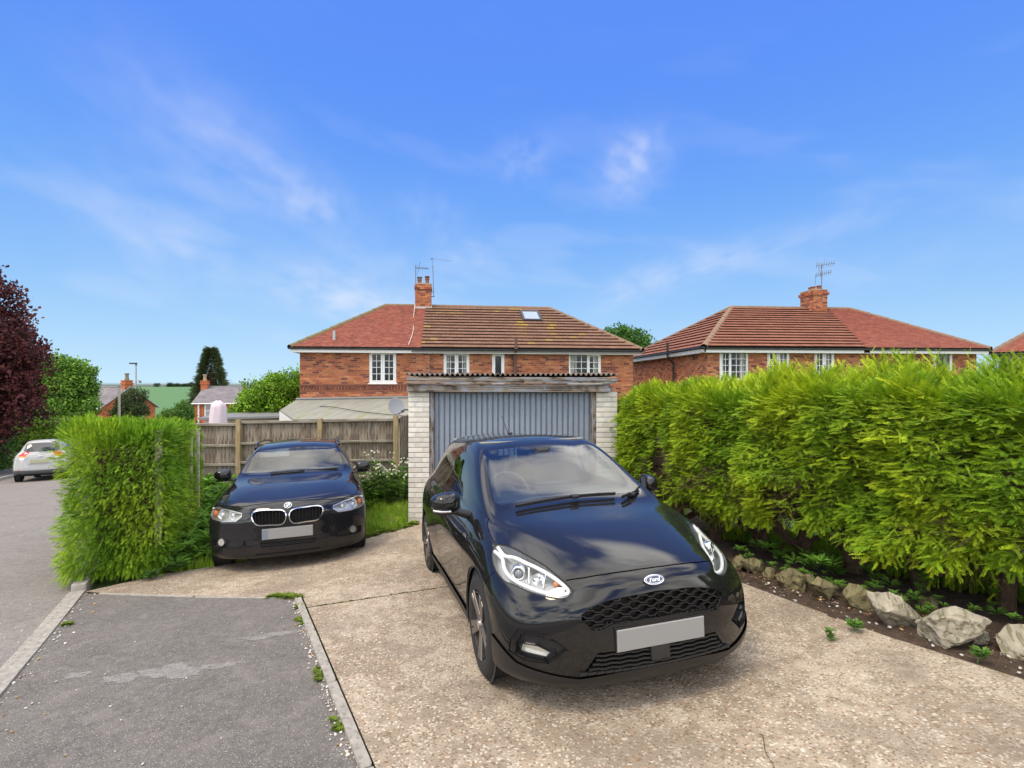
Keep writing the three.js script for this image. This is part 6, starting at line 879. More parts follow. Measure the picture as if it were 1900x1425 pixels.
  mesh('rear_view_mirror', merged([bevelBox(0.2, 0.06, 0.03, 0.012).translate(0, 1.27, -1.12), bevelBox(0.1, 0.08, 0.05, 0.02).translate(0, 1.305, -1.08)]), trimBlack, o); mesh('sun_visor', bevelBox(0.42, 0.13, 0.02, 0.008).rotateX(0.5).translate(-0.33, 1.27, -1.14), std({ color: col(0.5, 0.49, 0.46), roughness: 0.9 }), o); mesh('headlining', box(1.0, 0.01, 1.6, 0, 1.375, -2.1), std({ color: col(0.4, 0.39, 0.37), roughness: 0.95 }), o);
}
// ---------------------------------------------------------------- small silver car parked down the road
{
  const cage = {}; const map = ([X, Y, Z]) => [X * 0.90, Y * 0.93, Z * (Z > 0.9 ? 1.02 : 1)]; for (const k of ['front', 'side', 'top', 'rear']) cage[k] = hatchCage[k].map((r) => r.map(map));
  const [fx, fd] = along(20.6, 4.32), { o, place } = carGroup('silver_car', 'small silver hatchback seen from behind, parked on the far side of the road', fx, fd, Math.atan2(R[0], -R[1]));
  place(0.037, -0.066, G(fx, fd) - 0.01);
  const silver = paint(col(0.38, 0.385, 0.39), 0.3), sh = new Shell(shellHalf(cage, 3)), put = (name, soup, mat, parent = o) => mesh(name, geometryOf(soup), mat, parent), WR = 0.29, B = -2.25;
  for (const X of [0, B]) sh.take([[X + 0.32, -0.2], ...circle(X, WR + 0.01, 0.32, 32, 0, Math.PI).concat([[X - 0.32, WR + 0.01]]), [X - 0.32, -0.2]], sideView, (T) => -T[0][0] > 0.3);
  const rf = (T) => T[0][2] < -2.2, rw = sh.take([[-0.05, 1.06], [0.44, 1.06], [0.50, 1.10], [0.455, 1.34], [0.42, 1.365], [-0.05, 1.385]], frontView, (T) => rf(T) && T[0][5] < -0.05); put('rear_window', both(rw), phys({ color: col(0.012, 0.014, 0.016), roughness: 0.04, clearcoat: 1 }));
  const view = (x, y, z) => [(-x - z) * Math.SQRT1_2, y], back = (x, y, z) => [(-x + z + 2.9) * Math.SQRT1_2, y];
  const tl = sh.take([[0.34, 1.06], [0.52, 1.05], [0.56, 0.95], [0.50, 0.80], [0.36, 0.77], [0.33, 0.9]], back, (T) => rf(T) && -T[0][0] > 0.3), a = cutSoup(tl, [[0, 0.93], [1, 0.93], [1, 0.87], [0, 0.87]], back), b = cutSoup(a.outside, [[0, 0.87], [1, 0.87], [1, 0.7], [0, 0.7]], back);
  for (const m of [0, 1]) { const f = m ? mirrorSoup : (s) => s, h = put('tail_light', f(moveSoup(b.outside, 0.004)), phys({ color: col(0.62, 0.015, 0.02), roughness: 0.1 })); put('indicator_light', f(moveSoup(a.inside, 0.004)), phys({ color: col(0.75, 0.22, 0.03), roughness: 0.1 }), h); put('reversing_light', f(moveSoup(b.inside, 0.004)), phys({ color: col(0.7, 0.7, 0.7), roughness: 0.1 }), h); }
  const lb = sh.take([[-0.05, 0.40], [0.86, 0.42], [0.86, 0.1], [-0.05, 0.1]], frontView, (T) => T[0][2] < -2.58); put('lower_bumper', both(lb), std({ color: col(0.075, 0.08, 0.085), roughness: 0.6 })); for (const s of [-1, 1]) { const r = mesh('rear_reflector', bevelBox(0.16, 0.04, 0.02, 0.006), phys({ color: col(0.6, 0.015, 0.03), roughness: 0.15 }), o); r.position.set(s * 0.5, 0.42, -2.83); r.rotation.y = -s * 0.25; }
  const dl = sh.take(roundOutline([[-0.45, 0.975], [-0.75, 1.16], [-1.0, 1.32], [-1.4, 1.375], [-1.9, 1.36], [-2.2, 1.28], [-2.28, 1.12], [-1.8, 1.04], [-0.9, 1.0]], 4), sideView, (T) => -T[0][0] > 0.45); put('side_windows', both(dl), tintGlass); const ws = sh.take([[-0.05, 1.02], [0.56, 1.0], [0.52, 1.36], [-0.05, 1.40]], frontView, (T) => T[0][2] > -1.2 && T[0][2] < -0.1 && T[0][5] > 0.1); put('windscreen', both(ws), tintGlass);
  put('body', both(sh.soup), silver); const pl = mesh('number_plate', bevelBox(0.52, 0.115, 0.012, 0.003), std({ color: col(0.33, 0.34, 0.20), roughness: 0.5 }), o); pl.position.set(0, 0.72, -2.90); pl.rotation.x = 0.06; mesh('plate_recess', box(0.66, 0.16, 0.02, 0, 0, 0.016), std({ color: col(0.40, 0.41, 0.42), roughness: 0.4 }), pl);
  mesh('rear_wiper', tube([V3(0.05, 1.06, -2.79), V3(-0.1, 1.09, -2.77), V3(-0.22, 1.15, -2.72)], 0.012, 12, 6), trimBlack, o); mesh('badge', bevelBox(0.14, 0.035, 0.012, 0.004).translate(0, 0.9, -2.86), chrome, o);
  mesh('underbody', merged([box(1.3, 0.05, 3.0, 0, 0.22, -1.1)]), gapBlack, o); for (const X of [0, B]) for (const s of [-1, 1]) { wheelWell(o, X, -s, WR, 0.7); const w = makeWheel(o, WR, 0.19, 0.175, 5, silverPlastic); w.position.set(s * 0.69, WR, X); if (s > 0) w.rotation.y = Math.PI; }
}
// ---------------------------------------------------------------- conifer hedges
const leafMat = (o = {}) => phys({ color: 0xffffff, roughness: 0.75, transmission: 0.28, thickness: 0, side: THREE.DoubleSide, specularIntensity: 0.4, ...o });
function flatFan(list) { // list of triangles [[x,y,z] x 3]
  const p = new Float32Array(list.length * 9); let k = 0; for (const t of list) for (const v of t) { p[k++] = v[0]; p[k++] = v[1]; p[k++] = v[2]; } const g = new THREE.BufferGeometry(); g.setAttribute('position', new THREE.BufferAttribute(p, 3)); g.computeVertexNormals(); return g;
}
function conifSpray(seed, wide = 1) { // feathery flat spray, stem along +y, length 1
  const r = makeRandom(seed), T = [], bend = (x, y) => -0.16 * y * y - 0.25 * x * x + 0.02 * Math.sin(9 * x + 7 * y + seed), V = (x, y) => [x, y, bend(x, y)];
  const kite = (x, y, a, l, w) => { const c = Math.cos(a), s = Math.sin(a); const m = 0.45; T.push([V(x, y), V(x + c * l * m - s * w, y + s * l * m + c * w), V(x + c * l, y + s * l)], [V(x, y), V(x + c * l, y + s * l), V(x + c * l * m + s * w, y + s * l * m - c * w)]); };
  kite(0, 0, Math.PI / 2 + 0.05 * (r() - 0.5), 1, 0.014);
  for (let k = 0; k < 9; k++) for (const s of [-1, 1]) {
    const y = 0.10 + 0.092 * k + 0.03 * r(), L = (0.19 * Math.pow(1 - y * 0.93, 0.6) + 0.035) * wide * (0.7 + 0.6 * r()), a = Math.PI / 2 - s * (0.45 + 0.25 * r());
    kite(0, y, a, L, 0.010);
    const c = Math.cos(a), q = Math.sin(a), n = L > 0.13 ? 3 : 2; for (let m = 0; m < n; m++) { const t = 0.25 + 0.62 * (m + 0.3 * r()) / n; for (const e of [-1, 1]) { const l2 = 0.06 * (1.05 - t) + 0.03, a2 = a + e * (0.5 + 0.2 * r()), x0 = c * L * t, y0 = y + q * L * t, c2 = Math.cos(a2), s2 = Math.sin(a2), w = 0.009; T.push([V(x0 - s2 * w, y0 + c2 * w), V(x0 + c2 * l2, y0 + s2 * l2), V(x0 + s2 * w, y0 - c2 * w)]); } }
  }
  return flatFan(T);
}
const sprays = [conifSpray(1), conifSpray(2, 0.8), conifSpray(3, 1.15)];
const sprayMat = leafMat(), twigBrown = std({ color: col(0.075, 0.045, 0.03), roughness: 1 }), barkMat = std({ map: texture(256, 256, (u, v, i, j) => { const n = tileNoise(u, v * 0.3 % 1, 16, 81, 4), k = 1 + 0.6 * n + 0.2 * noise2(i * 0.6, j * 0.2); return [0.10 * k, 0.066 * k, 0.045 * k]; }), roughness: 1 });
const UP = V3(0, 1, 0);
function aim(dir, roll, flat = 0) { // local +y to dir; the spray's face turned by roll about it
  const y = dir.clone().normalize(); let z = UP.clone().addScaledVector(y, -UP.dot(y)); if (z.lengthSq() < 1e-3) z = V3(1, 0, 0).addScaledVector(y, -y.x); z.normalize(); const x = y.clone().cross(z).normalize(); return new THREE.Quaternion().setFromRotationMatrix(new THREE.Matrix4().makeBasis(x, y, x.clone().cross(y))).multiply(quatE(0, roll, 0));
}
// hedge(axis points [x,d], base heights, half depth, bottom and top above ground)
function hedge(o, path, { half, bottom, top, n, size, palette, tips, seed, holes = () => false, shoots = 60, ends = 0.6, front = 1, square = 7, rough = 0.13 }) {
  const r = makeRandom(seed), L = [0]; for (let i = 1; i < path.length; i++) L.push(L[i - 1] + Math.hypot(path[i][0] - path[i - 1][0], path[i][1] - path[i - 1][1])); const total = L[L.length - 1];
  const at = (s) => { let i = 1; while (i < path.length - 1 && s > L[i]) i++; const t = (s - L[i - 1]) / (L[i] - L[i - 1]); return { x: lerp(path[i - 1][0], path[i][0], t), d: lerp(path[i - 1][1], path[i][1], t), u: V3(path[i][0] - path[i - 1][0], 0, -(path[i][1] - path[i - 1][1])).normalize() }; };
  const lists = [[], [], []], cols = [[], [], []];
  // point of the hedge's skin, a rounded block: a along (-1..1 plus ends), b across (1 front, -1 back), c up
  const skinAt = (a, b, c, inset) => {
    const m = 1 / Math.pow(Math.abs(a) ** square + Math.abs(b) ** square + Math.abs(c) ** square, 1 / square), A = a * m, B = b * m, C = c * m, hs = total / 2 + ends, s = total / 2 + A * (hs - inset), cl = clamp(s, 0, total), f = at(cl), side = V3(-f.u.z, 0, f.u.x).multiplyScalar(front), h = (top(cl) - bottom(cl)) / 2, mid = (top(cl) + bottom(cl)) / 2;
    const pw = (v) => Math.sign(v) * Math.abs(v) ** 6, n = side.clone().multiplyScalar(pw(B) / half).addScaledVector(f.u, pw(A) / half).add(V3(0, pw(C) / half, 0)).normalize(), y = mid + C * (h - inset);
    const p = V3(f.x, G(f.x, f.d) + y, -f.d).addScaledVector(side, B * (half - inset)).addScaledVector(f.u, s - cl), k = rough * 1.3 * fbm3(p.x * 1.1, p.y * 0.8, p.z * 1.1, 3) + 0.5 * rough * noise3(p.x * 4, p.y * 4, p.z * 4); p.addScaledVector(n, k); return { p, n, u: f.u, side, y, c: cl };
  };
  const skin = (s, ang, inset) => { const a = (s - total / 2) / (total / 2 + ends), q = Math.max(Math.abs(Math.cos(ang)), Math.abs(Math.sin(ang))); return skinAt(a, Math.cos(ang) / q, Math.sin(ang) / q, inset); };
  const hv = 0.8, hs0 = total / 2 + ends, weights = [hs0 * hv * 1.5, hs0 * half * 1.1, hs0 * hv * 0.5, half * hv * 1.3, half * hv * 1.3, hs0 * half * 0.12], wsum = weights.reduce((p, q) => p + q, 0);
  for (let i = 0; i < n; i++) {
    let w = r() * wsum, face = 0; while (w > weights[face] && face < 5) w -= weights[face++];
    const e1 = 2 * r() - 1, e2 = 2 * r() - 1, [a, b, c2] = [[e1, 1, e2], [e1, e2, 1], [e1, -1, e2], [1, e1, e2], [-1, e1, e2], [e1, e2, -1]][face], deep = r() < 0.3 ? 0.10 + 0.16 * r() : 0.10 * r(), { p, n: nn, u, y, c } = skinAt(a, b, c2, deep);
    if (holes(p, y, c, r)) continue;
    const dir = nn.clone().multiplyScalar(0.62).add(V3(0, 0.22 + 0.35 * Math.max(0, nn.y) - 0.35 * r(), 0)).addScaledVector(u, -(0.12 + 1.7 * (r() - 0.5))).add(V3(0, 0.5 * (r() - 0.5), 0)), k = Math.floor(r() * 3), sz = size * (0.6 + 0.9 * r());
    lists[k].push(matrix(p.addScaledVector(nn, -sz * 0.4), aim(dir, (r() - 0.5) * 1.8, 0), sz * (0.8 + 0.4 * r()), sz, sz));
    const m = clamp(0.5 + 0.9 * fbm3(p.x * 1.1, p.y * 1.1, p.z * 1.1, 2) + 0.6 * (r() - 0.5)), q = mix3(palette[Math.floor(r() * palette.length)], tips, m * m), e = 0.8 + 0.4 * r(); cols[k].push(col(q[0] * e, q[1] * e, q[2] * e));
  }
  for (let i = 0; i < shoots; i++) { const s = r() * total, { p, n: nn } = skin(s, lerp(1.0, 2.1, r()), 0.05), len = size * 0.9 * (0.9 + 1.7 * r() ** 3), dir = V3((r() - 0.5) * 0.9 - 0.1, 1, (r() - 0.5) * 0.9); for (let j = 0; j < 4; j++) { const k = Math.floor(r() * 3); lists[k].push(matrix(p.clone().addScaledVector(dir, len * 0.24 * j), aim(dir.clone().add(V3(r() - 0.5, 0, r() - 0.5).multiplyScalar(0.9)), r() * 6.3), len * 0.24 * (1 - 0.16 * j), len * 0.6 * (1 - 0.14 * j), len * 0.3)); const e = 0.85 + 0.4 * r(); cols[k].push(col(tips[0] * e, tips[1] * e, tips[2] * e)); } }
  lists.forEach((l, i) => { if (l.length) instanced('foliage', sprays[i], sprayMat, o, l, cols[i]); });
  // dense inner mass of dead brown twigs
  const cs = [], M = 14, patch = (f, ni, nj) => { const v = (i, j) => { const { p, n: nn } = skinAt(...f(2 * i / ni - 1, 2 * j / nj - 1), 0.25); return [p.x, p.y, p.z, nn.x, nn.y, nn.z]; }; for (let i = 0; i < ni; i++) for (let j = 0; j < nj; j++) { const A = v(i, j), B = v(i + 1, j), C = v(i + 1, j + 1), D2 = v(i, j + 1); cs.push(...A, ...B, ...C, ...A, ...C, ...D2); } }, NL = Math.ceil(total / 0.15);
  patch((p, q) => [p, 1, q], NL, M); patch((p, q) => [p, -1, q], NL, M); patch((p, q) => [p, q, 1], NL, M); patch((p, q) => [p, q, -1], NL, M); patch((p, q) => [1, p, q], M, M); patch((p, q) => [-1, p, q], M, M);
  mesh('inner_twigs', geometryOf(cs), twigBrown, o, 'stuff');
  return { skin, total, at };
}
const twigGeo = (() => { const g = [], r = makeRandom(5), line = (a, b, w) => g.push(bar(a, b, w, 4, w * 0.5)); for (let k = 0; k < 7; k++) { const a = V3(0, 0, 0), b = V3((r() - 0.5) * 0.5, 0.5 + 0.2 * r(), (r() - 0.5) * 0.5), c = b.clone().add(V3((r() - 0.5) * 0.4, 0.3, (r() - 0.5) * 0.4)); line(a, b, 0.011); line(b, c, 0.006); for (let m = 0; m < 3; m++) { const q = a.clone().lerp(b, 0.4 + 0.5 * r()); line(q, q.clone().add(V3((r() - 0.5) * 0.4, 0.2 * r(), (r() - 0.5) * 0.4)), 0.005); } } return merged(g); })();
{ // tall hedge on the right
  const o = thing('conifer_hedge', 'tall golden green conifer hedge along the right of the drive', 'hedge');
  const trunks = [[1.95, 7.75], [2.3, 7.1], [2.58, 6.55], [2.88, 6.0], [3.14, 5.55], [3.36, 5.08], [3.62, 4.55], [3.86, 4.05], [4.2, 3.4], [4.55, 2.75]];
  const path = [[2.25, 8.2], [2.62, 6.9], [3.1, 5.8], [3.62, 4.85], [4.1, 3.95], [4.9, 2.5]];
  const { skin } = hedge(o, path, { half: 0.90, bottom: (s) => 0.38 - 0.08 * smooth(2.5, 5, s), top: (s) => 1.96 - 0.15 * smooth(2, 5, s) + 0.04 * Math.sin(s * 2.1), n: 125000, size: 0.112, palette: [[0.19, 0.35, 0.010], [0.24, 0.41, 0.012], [0.12, 0.25, 0.010], [0.28, 0.45, 0.014]], tips: [0.50, 0.60, 0.020], seed: 21, shoots: 260, front: 1, square: 4.5, rough: 0.24,
    holes: (p, y, c, r) => { const q = (cc, yy, w, h) => Math.hypot((c - cc) / w, (y - yy) / h) < 1; return (q(1.35, 0.78, 0.22, 0.38) || q(3.05, 0.62, 0.2, 0.26) || q(1.0, 0.62, 0.5, 0.16)) && r() < 0.9; } });
  const r = makeRandom(77);
  for (const [x, d] of trunks) { const b = P(x, d, -0.06), lean = V3(-0.06 + 0.25 * (r() - 0.5), 0, 0.25 * (r() - 0.5)), rr = 0.055 + 0.03 * r(), p1 = b.clone().add(V3(lean.x * 0.5, 0.4, lean.z * 0.5)), p2 = b.clone().add(V3(lean.x, 1.2, lean.z)); const pr = [tube([b.clone().add(V3(0.02, -0.1, 0)), p1.clone().lerp(b, 0.5), p1, p2], rr, 14, 9)]; for (let k = 0; k < 5; k++) { const a = r() * 6.3, q = b.clone().lerp(p1, 0.35 + 0.6 * r()); pr.push(tube([q, q.clone().add(V3(Math.cos(a) * 0.22, 0.12, Math.sin(a) * 0.22)), q.clone().add(V3(Math.cos(a) * 0.5, 0.35 + 0.2 * r(), Math.sin(a) * 0.5))], rr * 0.36, 8, 6)); } const g = merged(pr), pp = g.attributes.position; for (let i = 0; i < pp.count; i++) { const k = 0.012 * noise3(pp.getX(i) * 22, pp.getY(i) * 9, pp.getZ(i) * 22); pp.setXYZ(i, pp.getX(i) + k, pp.getY(i), pp.getZ(i) - k); } g.computeVertexNormals(); mesh('trunk', g, barkMat, o); }
  const list = []; for (let i = 0; i < 620; i++) { const s = lerp(0, 5.8, r()), low = r() < 0.75, { p, n } = skin(s, low ? lerp(-1.9, -0.85, r()) : lerp(-0.9, -0.3, r()), 0.2), dir = n.clone().multiplyScalar(0.6).add(V3(-0.3 + 0.6 * (r() - 0.5), -0.35 + 0.4 * r(), 0.4 * (r() - 0.5))); list.push(matrix(p.addScaledVector(n, -0.1), aim(dir, r() * 6), 0.22 + 0.2 * r())); } instanced('bare_twigs', twigGeo, twigBrown, o, list);
}
{ // clipped hedge between the drive and the road
  const o = thing('clipped_hedge', 'clipped square conifer hedge between the road and the estate car', 'hedge');
  hedge(o, [[-4.54, 6.05], [-5.24, 7.4], [-6.28, 9.4]], { half: 0.54, bottom: () => -0.02, top: (s) => 1.78 - 0.03 * s, n: 85000, size: 0.088, palette: [[0.15, 0.32, 0.014], [0.19, 0.37, 0.016], [0.11, 0.25, 0.012], [0.22, 0.41, 0.018]], tips: [0.38, 0.53, 0.024], seed: 33, shoots: 110, ends: 0.5, front: 1, square: 10, rough: 0.11 });
  const post = (x, d, top, h, label) => { const t = thing('hedge_post', label, 'post', [x, G(x, d) - 0.1, -d], 0.4, undefined); const g = bevelBox(0.075, h, 0.075, 0.006); g.translate(0, h / 2, 0); setUV(g, (a, b, c) => [a * 3 + c, b * 0.7]); mesh('post_shaft', g, std({ map: weatherWood(120, [0.66, 0.60, 0.48], [0.42, 0.38, 0.28]), roughness: 0.95 }), t); mesh('post_cap', bevelBox(0.085, 0.02, 0.085, 0.006).translate(0, h + 0.008, 0), railWood, t); };
  post(-4.15, 6.08, 0, 1.74, 'bleached timber post at the near corner of the clipped hedge'); post(-5.02, 8.05, 0, 1.72, 'bleached timber post half way along the clipped hedge'); post(-5.3, 8.7, 0, 1.72, 'bleached timber post at the far end of the clipped hedge');
}
// ---------------------------------------------------------------- grass, weeds, moss
const grassGeo = (() => { const T = [], r = makeRandom(9); for (let k = 0; k < 9; k++) { const a = r() * 6.3, h = 0.6 + 0.5 * r(), l = 0.15 + 0.35 * r(), w = 0.022, c = Math.cos(a), s = Math.sin(a), x = 0.12 * (r() - 0.5), z = 0.12 * (r() - 0.5), P1 = [x + c * l * 0.35, h * 0.6, z + s * l * 0.35], P2 = [x + c * l, h, z + s * l]; T.push([[x - s * w, 0, z + c * w], [x + s * w, 0, z - c * w], [P1[0] + s * w, P1[1], P1[2] - c * w]], [[x - s * w, 0, z + c * w], [P1[0] + s * w, P1[1], P1[2] - c * w], [P1[0] - s * w, P1[1], P1[2] + c * w]], [[P1[0] - s * w, P1[1], P1[2] + c * w], [P1[0] + s * w, P1[1], P1[2] - c * w], P2]); } return flatFan(T); })();
const leafy = (seed, n, lw) => { const T = [], r = makeRandom(seed); for (let k = 0; k < n; k++) { const a = r() * 6.3, e = 0.2 + 0.9 * r(), l = 0.5 + 0.5 * r(), w = lw * (0.8 + 0.4 * r()), c = Math.cos(a), s = Math.sin(a), R0 = 0.05, m = 0.5, B = [c * R0, 0.35 * r(), s * R0], M = [c * l * m * Math.cos(e) + B[0], B[1] + l * m * Math.sin(e), s * l * m * Math.cos(e) + B[2]], E = [c * l * Math.cos(e * 0.6) + B[0], B[1] + l * Math.sin(e * 0.6), s * l * Math.cos(e * 0.6) + B[2]]; T.push([B, [M[0] - s * w, M[1], M[2] + c * w], E], [B, E, [M[0] + s * w, M[1], M[2] - c * w]]); } return flatFan(T); };
const weedGeo = leafy(4, 14, 0.16), mossGeo = leafy(6, 26, 0.13);
const grassMat = leafMat({ roughness: 0.8 });
{
  const r = makeRandom(15), list = [], cs = [], wl = [], wc = [];
  const tuft = (x, d, h) => { list.push(matrix(P(x, d, -0.03), quatE(0.25 * (r() - 0.5), r() * 6.3, 0.25 * (r() - 0.5)), h * (0.7 + 0.5 * r()), h, h * (0.7 + 0.5 * r()))); const e = 0.75 + 0.5 * r(), y = r(); cs.push(y < 0.08 ? col(0.36 * e, 0.30 * e, 0.12 * e) : col((0.20 + 0.10 * y) * e, (0.38 + 0.08 * y) * e, 0.03 * e)); };
  const weed = (x, d, s, up = 0) => { wl.push(matrix(P(x, d, up - 0.01), quatE(0.3 * (r() - 0.5), r() * 6.3, 0.3 * (r() - 0.5)), s)); const e = 0.7 + 0.5 * r(); wc.push(col(0.15 * e, 0.31 * e, 0.035 * e)); };
  for (let i = 0; i < 3800; i++) { const x = lerp(-2.5, -1.58, r()), d = lerp(7.0, 12.4, Math.pow(r(), 1.2)); if (d < 7.25 + 0.25 * noise2(x * 3, 1) || (x > -2.0 && d < 7.45)) continue; tuft(x, d, 0.07 + 0.12 * r() + 0.10 * smooth(8.5, 11, d)); }
  for (let i = 0; i < 2600; i++) { const t = r(), d = lerp(6.0, 11.5, t * t * 0.9 + 0.1 * r()), x = lerp(-4.1, -3.1, r()) - (d - 6) * 0.42; if (d < 6.0 + 1.05 * (x + 3.9) - 0.05) continue; tuft(x, d, 0.06 + 0.16 * r()); }
  for (let i = 0; i < 1500; i++) { const x = lerp(-7.5, -2.6, r()), d = lerp(8.5, 12.3, r()); tuft(x, d, 0.12 + 0.2 * r()); }
  for (let i = 0; i < 3000; i++) { const t = r(), x = lerp(2.35, 4.4, t) + 0.25 + 0.75 * r(), d = lerp(6.6, 3.0, t) + 0.6 * r(); tuft(x, d, 0.08 + 0.14 * r()); }
  for (let i = 0; i < 160; i++) { const [x, d] = along(0.3 + 6 * r(), -0.25 - 0.4 * r()); tuft(x, d, 0.08 + 0.1 * r()); }
  for (let i = 0; i < 420; i++) { const t = r(); weed(lerp(-4.05, -3.6, r()) - t * 2.3, 6.05 + 4.6 * t + 0.3 * r(), 0.10 + 0.16 * r(), 0.25 * r()); }
  for (let i = 0; i < 40; i++) { const t = r(), q = r(); weed(lerp(2.2, 3.5, t) + 0.12 + 0.5 * q, lerp(5.6, 3.3, t) + 0.25 * q, 0.05 + 0.09 * r(), 0.04 + 0.14 * r()); }
  for (let i = 0; i < 70; i++) { const t = r(), q = r(); weed(lerp(2.32, 3.45, t) - 0.02 + 0.2 * q, lerp(5.45, 3.35, t) + 0.1 * q, 0.03 + 0.04 * r(), 0.02 + 0.12 * r()); }
  for (let i = 0; i < 160; i++) { const x = lerp(-3.0, -1.7, r()), d = lerp(9.5, 12.2, r()); weed(x, d, 0.14 + 0.16 * r(), 0.35 * r()); }
  for (let i = 0; i < 260; i++) { const x = lerp(-7.2, -4.6, r()), d = lerp(9.2, 12.1, r()); weed(x, d, 0.16 + 0.18 * r(), 0.45 * r()); }
  const g = instanced('grass', grassGeo, grassMat, null, list, cs); tag(g, 'rough green grass on the verges and under the conifers', 'grass', undefined, 'stuff');
  const w = instanced('weeds', weedGeo, grassMat, null, wl, wc); tag(w, 'low leafy weeds around hedge feet, rocks and fence', 'weeds', undefined, 'stuff');
  const ml = [], mc = [], moss = (x, d, s0) => { const s = s0 * 1.5; ml.push(matrix(P(x, d, 0.002), quatE(0, r() * 6.3, 0), s, s * 0.7, s)); const e = 0.7 + 0.6 * r(); mc.push(col(0.15 * e, 0.22 * e, 0.02 * e)); };
  for (let i = 0; i < 70; i++) { const t = r(); moss(lerp(-2.35, -2.02, t ** 0.7) + 0.02 * (r() - 0.5), lerp(4.985, 4.90, t) + 0.03 * (r() - 0.3), 0.015 + 0.03 * r()); }
  for (const [t0, n, sp] of [[0.10, 14, 0.03], [0.26, 10, 0.03], [0.36, 6, 0.02], [0.56, 9, 0.03], [0.64, 14, 0.03], [0.70, 16, 0.05], [0.80, 10, 0.05]]) for (let i = 0; i < n; i++) { const t = t0 + sp * (r() - 0.5), k = 0.035 + 0.03 * r(); moss(lerp(edgeCorner[0], edgeNear[0], t) + EN[0] * k, lerp(edgeCorner[1], edgeNear[1], t) + EN[1] * k, 0.012 + 0.022 * r()); }
  for (let i = 0; i < 12; i++) moss(-1.93 + 0.03 * r(), 4.6 + 0.1 * r(), 0.015 + 0.02 * r());
  for (let i = 0; i < 60; i++) { const t = r(); moss(lerp(-1.85, 0.1, t), lerp(4.63, 5.3, t) + 0.01 * r(), 0.006 + 0.009 * r()); }
  for (let i = 0; i < 8; i++) moss(-3.85 + 0.05 * r(), 4.42 + 0.04 * r(), 0.015 + 0.02 * r());
  for (let i = 0; i < 60; i++) { const t = r(); moss(lerp(-2.1, -1.4, t), lerp(7.25, 7.6, t) + 0.15 * (r() - 0.5), 0.02 + 0.05 * r()); }
  const m = instanced('moss', mossGeo, grassMat, null, ml, mc); tag(m, 'bright green moss tufts along the edging strip and joints', 'moss', undefined, 'stuff');
}
{ // dead leaves and bark bits on the soil
  const r = makeRandom(17), T = [[[-0.5, 0, 0], [0, 0.1, -0.28], [0.5, 0.02, 0]], [[-0.5, 0, 0], [0.5, 0.02, 0], [0, 0.08, 0.28]]], l = [], c = [];
  for (let i = 0; i < 900; i++) { const t = r(), q = r(), x = lerp(1.95, 3.4, t) + 0.03 + 0.42 * q, d = lerp(5.5, 2.5, t) + 0.12 * q; l.push(matrix(P(x, d, 0.012), quatE(0.6 * (r() - 0.5), r() * 6.3, 0.6 * (r() - 0.5)), 0.012 + 0.03 * r() ** 2)); const e = 0.5 + 0.8 * r(), w = r(); c.push(w < 0.2 ? col(0.34 * e, 0.22 * e, 0.09 * e) : w < 0.3 ? col(0.4 * e, 0.36 * e, 0.28 * e) : col(0.15 * e, 0.085 * e, 0.045 * e)); }
  const m = instanced('leaf_litter', flatFan(T), std({ roughness: 0.95, side: THREE.DoubleSide }), null, l, c); tag(m, 'brown leaf litter and twig scraps on the soil strip', 'leaf litter', undefined, 'stuff');
}
